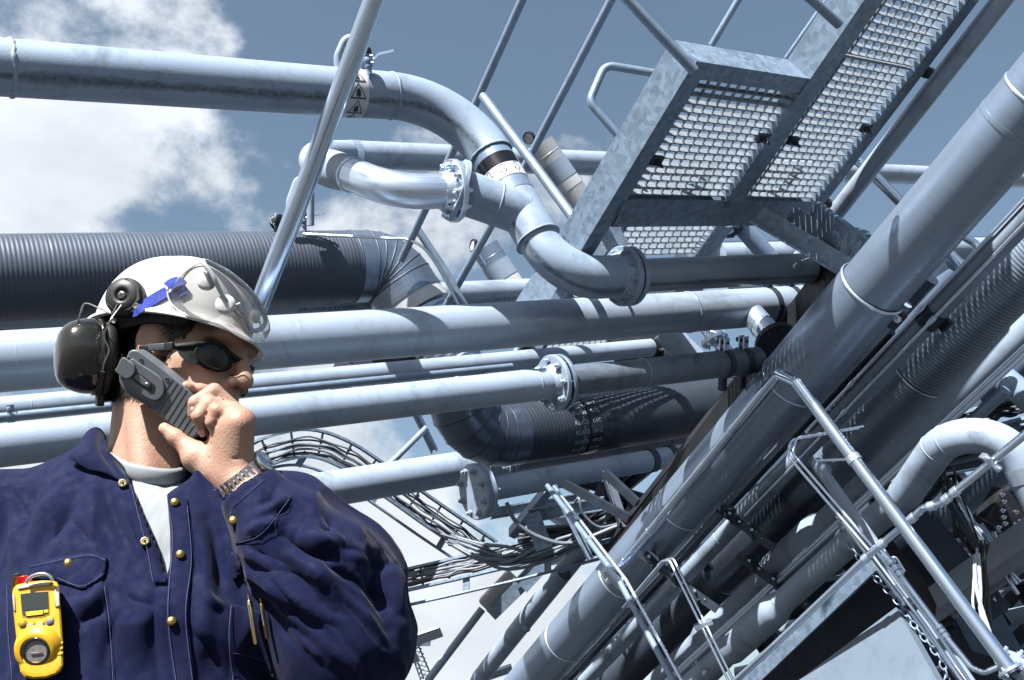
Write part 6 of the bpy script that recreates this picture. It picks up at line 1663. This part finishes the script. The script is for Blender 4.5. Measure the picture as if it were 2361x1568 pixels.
# ------------------------------------------------------------------ ear defenders parked at the back of the hat
def muffs():
    hub = onhat(297, 690, .004); hn = outw(hub); hn = (hn + (CAMP - hub).normalized() * .6).normalized()
    t = thing('ear_defenders', 'black ear defender cup swung back on wire arms behind the hard hat', 'ear defenders', P(190, 818, 1.45))
    M = axisM(hub, hn, UP)
    build('hub', lathe(M, [(-.012, .027), (.004, .029), (.010, .0285), (.010, .0285), (.017, .022), (.019, .014), (.019, .0095), (.0165, .009), (.0165, .0002)], 36), SOFT, t)
    build('hub_face', extrude_vf(M @ Matrix.Rotation(R(150), 4, 'Z'), [(-.024, -.010), (.022, -.012), (.024, .006), (.012, .022), (-.008, .026), (-.022, .014)], .010, .0165), mat('matt_charcoal', (.030, .031, .028), .5, 0, .1, 40), t, smooth=False)
    build('screw', lathe(M @ Matrix.Translation((0, 0, .0150)), [(0, .0065), (.0035, .006), (.0042, .004), (.0042, .0002)], 16), mat('steel_screw', (.25, .25, .24), .35, .9, .1, 60), t)
    for a in (0, 90): build('screw_slot', box_vf(M @ Matrix.Translation((0, 0, .0193)) @ Matrix.Rotation(R(a + 20), 4, 'Z'), .0042, .0008, .0004), SOFT, t, smooth=False)
    # slotted bracket plate under the hub
    br = [onhat(x, y, .004) for x, y in ((262, 706), (275, 722), (300, 735), (322, 728), (328, 706))]
    for x0, y0, x1, y1, w in ((300, 700, 268, 735, .022), (300, 700, 328, 728, .020)):
        p0, p1 = onhat(x0, y0, .005), onhat(x1, y1, .007); build('bracket', box_vf(axisM((p0 + p1) / 2, p1 - p0, hn), .003, w / 2, (p1 - p0).length / 2 + .006, .002), SOFT, t)
    for x, y in ((322, 713), (327, 729), (266, 722)):
        p = onhat(x, y, .0115); build('bracket_hole', lathe(axisM(p, hn), [(0, .0002), (0, .0032), (.0006, .004), (0, .0046)], 16), mat('hole_rim', (.10, .10, .10), .5, 0, 0), t)
    # cup: deep oval shell with a cushion on the far side
    C = P(186, 820, 1.46); ax = (-RT * .80 - FW * .58 + UP * .08).normalized(); M = axisM(C, ax, UP + RT * .08) @ Matrix.Diagonal((.056, .043, 1, 1))
    build('cup', lathe(M, [(-.020, .985), (-.012, 1.0), (-.002, .985), (.008, .94), (.018, .86), (.026, .74), (.031, .58), (.0335, .38), (.0345, .18), (.0347, .001)], 56), MUFF, t)
    build('cup_ridge', lathe(M, [(-.026, .97), (-.0255, 1.03), (-.020, 1.035), (-.0185, .99)], 56), MUFF, t)
    build('cushion', lathe(M, [(-.045, .50), (-.046, .70), (-.044, .88), (-.038, .97), (-.030, .98), (-.026, .94)], 56), SOFT, t)
    WIRE = mat('spring_wire', (.45, .44, .40), .3, .95, .05, 60)
    w1 = spl([onhat(286, 704, .012), P(258, 722, 1.42), P(232, 712, 1.43), P(196, 700, 1.44), P(184, 728, 1.44), P(176, 752, 1.445)], 8); pipe('wire_arm', w1, .0011, WIRE, t, 8)
    w2 = spl([onhat(292, 712, .012), P(254, 740, 1.415), P(240, 775, 1.425), P(251, 806, 1.43), P(240, 838, 1.435), P(236, 862, 1.44)], 8); pipe('wire_arm', w2, .0013, WIRE, t, 8)
    for a, b in ((P(178, 746, 1.445), P(168, 768, 1.45)), (P(238, 855, 1.437), P(226, 905, 1.455))): pipe('wire_socket', [a, a.lerp(b, .15), b], [.0035, .0045, .0055], SOFT, t, 12)
muffs()

# ------------------------------------------------------------------ sunglasses
def K3(cx_, cy_): return ((430 + cx_ / 2.752) / 1.735, (1330 + cy_ / 2.752) / 1.735)
def sunglasses():
    xc, rr = .012, .090
    def on(cx_, cy_, off=0.0):
        px_, py_ = K3(cx_, cy_); o = HI @ CAMP; d = (HI.to_3x3() @ (P(px_, py_, 1) - CAMP)).normalized(); r = rr + off
        ox, oy = o.x - xc, o.y; A = d.x ** 2 + d.y ** 2; Bq = 2 * (ox * d.x + oy * d.y); Cq = ox * ox + oy * oy - r * r; disc = Bq * Bq - 4 * A * Cq
        t = (-Bq - math.sqrt(disc)) / (2 * A) if disc > 0 else -Bq / (2 * A)
        return o + d * t
    t = thing('sunglasses', 'black wraparound sunglasses under the hat peak', 'sunglasses', HM @ on(1150, 260))
    lens = [(975, 185), (1060, 135), (1150, 122), (1240, 150), (1310, 215), (1345, 290), (1330, 360), (1270, 405), (1190, 408), (1100, 370), (1020, 310), (975, 245)]
    def closed(pts, n=5):
        q = pts[-2:] + pts + pts[:3]; s = spl([Vector((x, y, 0)) for x, y in q], n); return [(v.x, v.y) for v in s[2 * n:2 * n + len(pts) * n]]
    lp = [on(x, y) for x, y in closed(lens)]; n = len(lp); cen = sum(lp, Vector()) / n; cen = Vector((xc, 0, cen.z)) + (Vector((cen.x - xc, cen.y, 0)).normalized() * (rr + .001))
    for s in (1, -1):
        mir = lambda v: HM @ Vector((v.x, v.y * s, v.z)); V = []; Fc = []
        for k in range(5):
            u = k / 4
            for p in lp:
                q = p.lerp(cen, u); rad = Vector((q.x - xc, q.y, 0)).normalized(); V.append(mir(Vector((xc, 0, q.z)) + rad * (rr + .001 * u)))
        for k in range(4):
            for i in range(n): Fc.append((k * n + i, k * n + (i + 1) % n, (k + 1) * n + (i + 1) % n, (k + 1) * n + i))
        build('lens', (V, Fc), LENS, t)
        pipe('lens_frame', [mir(p) for p in lp] + [mir(lp[0])], .0020, FRAME, t, 10, caps=False)
        # broad brow piece and temple
        up = [(700, 128), (830, 112), (960, 100), (1080, 92), (1180, 98), (1280, 140), (1360, 205), (1430, 262), (1475, 290)]; lo = [(700, 172), (830, 168), (940, 165), (1010, 142), (1150, 118), (1250, 148), (1330, 225), (1400, 290), (1470, 320)]
        V = []; Fc = []
        for (a, b) in zip(up, lo):
            p, q = on(*a, off=.0025), on(*b, off=.0025); o_ = Vector((p.x - xc, p.y, 0)).normalized() * .006
            V += [mir(p), mir(q), mir(q - o_), mir(p - o_)]
        for i in range(len(up) - 1):
            for k in range(4): Fc.append((4 * i + k, 4 * i + (k + 1) % 4, 4 * i + 4 + (k + 1) % 4, 4 * i + 4 + k))
        build('brow_bar', (V, Fc), FRAME, t)
        fp = [(690, 122), (830, 108), (960, 97), (1080, 90), (1180, 92), (1290, 140), (1390, 232), (1475, 285), (1480, 330), (1385, 335), (1358, 400), (1300, 432), (1220, 440), (1090, 408), (990, 348), (880, 334), (800, 262), (760, 188), (690, 176)]
        pp_ = [on(x, y, -.0012) for x, y in fp]; cz_ = sum(p.z for p in pp_) / len(pp_); V = []; Fc = []
        for k in range(4):
            for p in pp_:
                c2_ = on(1150, 240, -.0012); q = p.lerp(c2_, k / 3 * .97); rad = Vector((q.x - xc, q.y, 0)).normalized(); V.append(mir(Vector((xc, 0, q.z)) + rad * (rr - .0012)))
        nn_ = len(pp_)
        for k in range(3):
            for i in range(nn_): Fc.append((k * nn_ + i, k * nn_ + (i + 1) % nn_, (k + 1) * nn_ + (i + 1) % nn_, (k + 1) * nn_ + i))
        build('frame_shell', (V, Fc), FRAME, t)
        wing = [(760, 178), (930, 170), (960, 240), (1000, 320), (960, 348), (880, 330), (800, 260)]
        wp = [mir(on(x, y, .0005)) for x, y in wing]; cw = sum(wp, Vector()) / len(wp); build('side_lens', (wp + [cw], [(i, (i + 1) % len(wp), len(wp)) for i in range(len(wp))]), FRAME, t, smooth=False)
        e = on(700, 150, .0025); tip = Vector((-.018, -.083 * 1, e.z - .004)); a1 = e.lerp(tip, .18); a2 = e.lerp(tip, .72)
        for nm, p, q, m_, w in (('temple', e + Vector((.004, 0, 0)), a1, SOFT, .0060), ('temple_grip', a1, a2, GREYD, .0052), ('temple_tip', a2, tip, SOFT, .0040)):
            build(nm, box_vf(axisM(mir((p + q) / 2), mir(q) - mir(p), UP), w, .0022, (p - q).length / 2, .0012), m_, t)
    pipe('nose_bridge', [HM @ Vector((xc + rr, -.008, on(1440, 290).z)), HM @ Vector((xc + rr + .003, 0, on(1440, 285).z)), HM @ Vector((xc + rr, .008, on(1440, 290).z))], .004, SOFT, t, 10)
sunglasses()

# ------------------------------------------------------------------ prisms facing the camera side
def prism(name, poly, df, th, bev, m, parent=None, base=None, seg=2, back=None):
    """outline given on the photo grid, laid at its own distance df(px,py), th thick away from the camera, edges rounded"""
    bm = bmesh.new(); f = [bm.verts.new(P(x, y, df(x, y))) for x, y in poly]; b = [bm.verts.new(P(x, y, df(x, y)) + (back or FW) * th) for x, y in poly]; n = len(poly)
    bm.faces.new(f); bm.faces.new(list(reversed(b)))
    for i in range(n): bm.faces.new((f[(i + 1) % n], f[i], b[i], b[(i + 1) % n]))
    bmesh.ops.recalc_face_normals(bm, faces=bm.faces[:])
    if bev:
        fs = set(f); ed = [e for e in bm.edges if (e.verts[0] in fs) and (e.verts[1] in fs)]
        bmesh.ops.bevel(bm, geom=ed, offset=bev, segments=seg, affect='EDGES', profile=.6)
    V = [v.co.copy() for v in bm.verts]; bm.verts.index_update(); Fc = [tuple(v.index for v in q.verts) for q in bm.faces]; bm.free()
    o = build(name, (V, Fc), m, parent, base=base, smooth=True)
    for p in o.data.polygons: p.use_smooth = len(p.vertices) == 4 and p.area < 2e-5
    return o
def dens_poly(pts, n=5, closed=True):
    q = pts[-2:] + pts + pts[:3]; s = spl([Vector((x, y, 0)) for x, y in q], n); return [(v.x, v.y) for v in s[2 * n:2 * n + len(pts) * n]]
def handset():
    d0 = 1.398
    df = lambda x, y: d0 + .00006 * (y - 900)
    t = thing('handset', 'grey two-way radio handset with belt clip held to the ear', 'radio', P(375, 915, d0))
    outl = [(232, 215), (262, 192), (305, 190), (345, 205), (520, 330), (640, 425), (760, 522), (880, 625), (935, 690), (960, 800), (985, 960), (1004, 1085), (985, 1130), (935, 1176), (905, 1172), (860, 1140), (680, 1005), (500, 858), (380, 780), (240, 690), (160, 620), (128, 540), (124, 480), (150, 400)]
    prism('case', [K3(*p) for p in outl], df, .030, .0028, GREYP, t, seg=3)
    up = lambda k: (lambda x, y: df(x, y) - k)
    # darker lower shoulder
    prism('lower_shell', [K3(*p) for p in ((150, 560), (165, 590), (500, 800), (640, 660), (640, 720), (545, 850), (505, 835), (250, 680), (170, 620))], up(.0008), .001, 0, GREYD, t)
    # grip ribs: raised dark strips standing in for groove shade, lower half
    for k in range(8):
        a = (722 + k * 52 - (k > 3) * (k - 3) * 14, 520 + k * 38 + (k > 3) * (k - 3) * 22); b = (500 + k * 54, 850 + k * 41)
        if k == 7: a = (960, 1000)
        if k == 6: a = (948, 900)
        if k == 5: a = (938, 800)
        p, q = K3(*a), K3(*b); d_ = Vector((q[0] - p[0], q[1] - p[1])); nrm = Vector((-d_.y, d_.x)).normalized() * .75
        prism('groove_shade', [(p[0] + nrm.x, p[1] + nrm.y), (q[0] + nrm.x, q[1] + nrm.y), (q[0] - nrm.x, q[1] - nrm.y), (p[0] - nrm.x, p[1] - nrm.y)], up(.0004), .0006, 0, SOFT, t)
    # clip: slotted oval plate, slide, tab with pips
    pl = dens_poly([K3(*p) for p in ((262, 292), (330, 330), (560, 480), (618, 570), (610, 680), (540, 745), (450, 730), (330, 650), (180, 540), (135, 500), (180, 400))], 4)
    prism('clip_plate', pl, up(.004), .005, .0012, GREYP, t)
    prism('slot', dens_poly([K3(*p) for p in ((300, 430), (500, 565), (525, 615), (515, 655), (475, 660), (262, 510))], 4), up(.0043), .0006, 0, SOFT, t)
    prism('slide', [K3(*p) for p in ((320, 450), (468, 560), (462, 605), (440, 612), (282, 500))], up(.0055), .0015, .0004, GREYP, t)
    prism('clip_tab', dens_poly([K3(*p) for p in ((165, 275), (230, 310), (285, 350), (302, 400), (285, 460), (240, 500), (185, 505), (85, 428), (110, 370))], 3), up(.0085), .0045, .0012, GREYP, t)
    for x, y in ((172, 340), (150, 370), (130, 400), (228, 380), (206, 410), (188, 445), (178, 388), (158, 420), (205, 362)):
        build('pip', lathe(axisM(P(*K3(x, y), df(0, 900) - .0085), -FW), [(0, .0009), (.0006, .0007), (.0008, .0001)], 8), GREYP, t)
    build('screw', lathe(axisM(P(*K3(432, 573), d0 - .0056), -FW), [(0, .0032), (.0010, .0030), (.0012, .0002)], 16), mat('steel_screw', (.25, .25, .24)), t)
    for x, y in ((372, 308), (226, 294), (658, 518), (292, 692), (467, 806), (926, 1160)):
        c_ = P(*K3(x, y), df(*K3(x, y)) - .0004); build('screw_hole', lathe(axisM(c_, -FW), [(0, .0002), (0, .0021), (.0004, .0026), (0, .0030)], 14), SOFT, t)
    for x, y in ((530, 345), (580, 380)):
        prism('side_button', dens_poly([K3(*p) for p in ((x - 22, y - 18), (x + 8, y - 8), (x + 26, y + 10), (x + 4, y + 8))], 3), up(-.006), .008, .0006, mat('blue_button', (.03, .12, .50), .4, 0, .02), t)
    prism('side_stripe', [K3(*p) for p in ((610, 402), (640, 418), (735, 492), (712, 482))], up(-.009), .008, 0, YELLOW, t)
handset()

# ring and wristwatch
h = rayhit((640 + 635 / 2.613) / 1.735, (1450 + 412 / 2.613) / 1.735, BODY)
if h is not None:
    a, b = HW(790, 520, .006), HW(515, 430, .004); t_ = max(0, min(1, (h - a).dot(b - a) / (b - a).length_squared)); c_ = a.lerp(b, t_)
    tag(build('finger_ring', ring_vf(axisM(c_, b - a), .0119, .0012, 36, 8), GOLD), 'plain gold band on the ring finger of the raised hand', 'ring')
def watch():
    t = thing('wristwatch', 'steel bracelet wristwatch at the jacket cuff', 'watch', HW(860, 1250, -.03))
    n = 12; lk = mesh_of('bracelet_link', box_vf(I4, .0052, .0026, .0022, .0008), STEELW); lk2 = mesh_of('bracelet_link_edge', box_vf(I4, .0022, .0032, .0026, .0009), STEELW); pts = []
    for k in range(n):
        u = k / (n - 1); cx_, cy_ = 615 + (1060 - 615) * u, 1375 + (1035 - 1375) * u + 26 * math.sin(math.pi * u)
        h = rayhit((640 + cx_ / 2.613) / 1.735, (1450 + cy_ / 2.613) / 1.735, BODY, .0022)
        if h is not None: pts.append(h)
    ax = (HW(700, 1020) - HW(980, 1440)).normalized(); m = len(pts); ctr = sum(pts, Vector()) / m + FW * .028
    for i, p in enumerate(pts):
        y = (pts[min(m - 1, i + 1)] - pts[max(0, i - 1)]).normalized(); z = (p - ctr); z = (z - ax * z.dot(ax) - y * z.dot(y)).normalized(); x = y.cross(z).normalized(); M = basis(p, x, y, z)
        inst('bracelet_link', lk, M, t)
        for s_ in (-1, 1): inst('bracelet_link', lk2, M @ Matrix.Translation((s_ * .0066, 0, .0002)), t)
    p = pts[-1] + (pts[-1] - pts[-3]).normalized() * .006 + FW * .010; side = (pts[-1] - ctr).normalized(); M = axisM(p, side, ax)
    build('case', lathe(M, [(-.004, .016), (0, .0178), (.003, .0178), (.006, .015), (.006, .0002)], 32), STEELW, t)
watch()

# ------------------------------------------------------------------ gas detector clipped to the pocket, pens, pocket contents
def K4(cx_, cy_): return (cx_ / 3.267 / 1.735, (2240 + cy_ / 3.267) / 1.735)
def detector():
    h = rayhit(90, 1440, JB); d0 = (h - CAMP).dot(FW) - .036 if h is not None else 1.25
    slope = UP * -1.0
    df = lambda x, y: d0 - .00020 * (y - 1440)
    bk = (P(88, 1450, 1) - CAMP).normalized(); prism = lambda *a, **k: globals()['prism'](*a, **{**k, 'back': bk})
    t = thing('gas_detector', 'yellow portable gas detector clipped to the chest pocket', 'gas detector', P(88, 1450, d0))
    outl = [(170, 372), (215, 322), (330, 295), (540, 266), (690, 268), (745, 285), (775, 335), (795, 620), (822, 1050), (828, 1380), (800, 1455), (740, 1500), (600, 1550), (430, 1560), (320, 1535), (265, 1470), (240, 1300), (210, 1000), (175, 690), (158, 440)]
    prism('case', [K4(*p) for p in outl], df, .032, .006, YELLOW, t, seg=3)
    up = lambda k: (lambda x, y: df(x, y) - k)
    GRIME = mat('worn_yellow', (.50, .26, .012), .5, 0, .2, 60)
    prism('bezel', [K4(*p) for p in ((255, 440), (440, 412), (640, 398), (652, 720), (560, 752), (400, 765), (290, 750))], up(.0008), .002, .0008, GRIME, t)
    prism('screen', [K4(*p) for p in ((268, 448), (440, 424), (626, 414), (634, 640), (285, 660))], up(.0014), .002, .0, mat('lcd_screen', (.030, .036, .032), .12, 0, .0, coat=.5), t)
    prism('digit', [K4(*p) for p in ((512, 540), (550, 536), (554, 600), (516, 604), (516, 596), (546, 592), (543, 545), (519, 548), (522, 598), (516, 600))], up(.0016), .0004, 0, SOFT, t)
    prism('label_strip', [K4(*p) for p in ((335, 680), (560, 655), (562, 712), (345, 735))], up(.0024), .002, .0003, mat('lime_plastic', (.60, .60, .03), .35, 0, .05, 40), t)
    prism('label_strip', [K4(*p) for p in ((572, 655), (632, 648), (632, 685), (572, 695))], up(.0018), .002, .0003, mat('lime_plastic', (.6, .6, .03)), t)
    prism('screen_gap', [K4(*p) for p in ((285, 668), (634, 648), (634, 705), (560, 732), (345, 745), (298, 725))], up(.0011), .002, 0, SOFT, t)
    CLEAR = mat('scuffed_clear', (.55, .47, .38), .3, 0, .25, 60)
    prism('alarm_window', [K4(*p) for p in ((212, 350), (330, 318), (540, 290), (690, 282), (640, 330), (400, 356), (235, 385))], up(.0022), .003, .001, CLEAR, t)
    prism('side_window', [K4(*p) for p in ((712, 390), (765, 350), (785, 600), (722, 618))], up(.0016), .003, .001, CLEAR, t); prism('side_window', [K4(*p) for p in ((168, 440), (190, 470), (205, 660), (178, 672))], up(.0012), .003, .0008, CLEAR, t)
    def disc(nm, x, y, r_, k, m_, prof=None):
        c_ = P(*K4(x, y), df(*K4(x, y)) - k); return build(nm, lathe(axisM(c_, -FW), prof or [(-.002, r_ * 1.02), (0, r_), (.0006, r_ * .85), (.0007, .0002)], 28), m_, t)
    GB = mat('grey_button', (.30, .32, .36), .5, 0, .05); 
    disc('button_seat', 290, 835, .0053, .0008, YELLOW); disc('button', 288, 852, .0038, .0018, mat('olive_button', (.30, .28, .05), .5, 0, .05)); disc('button_seat', 648, 800, .0055, .0008, YELLOW); disc('button', 648, 815, .0042, .0018, mat('blue_grey_button', (.24, .28, .40), .5, 0, .05))
    for x in (402, 530):
        y = 850 - (x - 402) * .12
        prism('button_seat', [K4(*p) for p in ((x - 46, y - 32), (x + 44, y - 38), (x + 46, y + 38), (x - 42, y + 44))], up(.0022), .003, .0008, YELLOW, t); prism('button', [K4(*p) for p in ((x - 38, y - 12), (x + 36, y - 18), (x + 36, y + 32), (x - 34, y + 38))], up(.0028), .001, .0003, GB, t)
        s = 1 if x == 402 else -1; prism('button_arrow', [K4(*p) for p in ((x - 16, y + 8 - s * 10), (x + 16, y + 6 - s * 10), (x, y + 8 + s * 12))], up(.0032), .0005, 0, YELLOW, t)
    disc('sound_port', 316, 1005, .0062, .0002, YELLOW); disc('sound_hole', 318, 1002, .0024, .0012, SOFT)
    disc('sensor_mount', 480, 1180, .0235, .0, YELLOW, [(-.004, .029), (.0, .027), (.004, .0235), (.006, .022), (.006, .017)])
    disc('sensor_ring', 470, 1195, .0165, .0052, mat('gloss_black_plastic', (.01, .01, .01)), [(-.002, .0172), (.001, .0165), (.0018, .015), (.001, .0132)]); disc('sensor_grille', 470, 1195, .0135, .0050, mat('sensor_membrane', (.28, .26, .26), .7, 0, .3, 120), [(0, .0138), (0, .0002)])
    for k in (-22, 22): prism('grille_bar', [K4(*p) for p in ((395, 1190 + k), (552, 1180 + k), (552, 1188 + k), (395, 1198 + k))], up(.0058), .0008, 0, GB, t)
    for k in range(3):
        prism('side_rib', [K4(*p) for p in ((695, 1095 + k * 68), (822, 1062 + k * 68), (824, 1098 + k * 68), (697, 1128 + k * 68))], up(.0006), .003, .001, YELLOW, t); prism('side_rib', [K4(*p) for p in ((222, 1120 + k * 66), (285, 1130 + k * 66), (285, 1160 + k * 66), (226, 1150 + k * 66))], up(.0006), .003, .001, YELLOW, t)
    lp = spl([P(*K4(x, y), d0 + .012) for x, y in ((345, 300), (385, 235), (470, 192), (580, 182), (660, 220), (690, 275))], 6); pipe('clip_ring', lp, .0022, STEELW, t, 10)
    # what else is in the pocket
    d1_ = d0 + .030; o = prism('lighter', [K4(*p) for p in ((222, 222), (350, 200), (430, 270), (420, 420), (232, 420))], lambda x, y: d1_, .008, .001, mat('red_plastic', (.60, .012, .010), .3, 0, .02)); tag(o, 'red plastic lighter tucked in the pocket behind the detector', 'lighter')
    o = prism('notebook', [K4(*p) for p in ((142, 195), (300, 155), (310, 420), (150, 430))], lambda x, y: d1_ + .006, .01, .001, SOFT); tag(o, 'black notebook corner in the pocket behind the detector', 'notebook')
    tag(pipe('pen', [P(*K4(200, 215), d1_ - .006), P(*K4(178, 420), d1_ - .006)], .0030, BRASS, None, 12), 'brass pen clip beside the red lighter', 'pen')
detector()
def pen(label, a, b, r, m):
    h = rayhit((a[0] + b[0]) / 2, (a[1] + b[1]) / 2, JB); d = (h - CAMP).dot(FW) - .012 if h is not None else 1.3
    t = thing('pen', label, 'pen', P(*a, d)); p, q = P(*a, d), P(*b, d - .008); x = (q - p).normalized()
    pipe('barrel', [p, p + x * .002, q - x * .002, q], [r * .6, r, r, r * .5], m, t, 14); pipe('clip', [p + x * .004 - FW * r * 1.8, p.lerp(q, .6) - FW * r * 1.4], r * .35, STEELW, t, 8); pipe('clicker', [p - x * .007, p], r * .5, m, t, 10)
pen('gold ballpoint pen in the chest pocket', (574, 1384), (589, 1486), .0036, GOLD)
pen('slim bronze pen right of the gold one', (602, 1392), (616, 1474), .0026, BRASS)
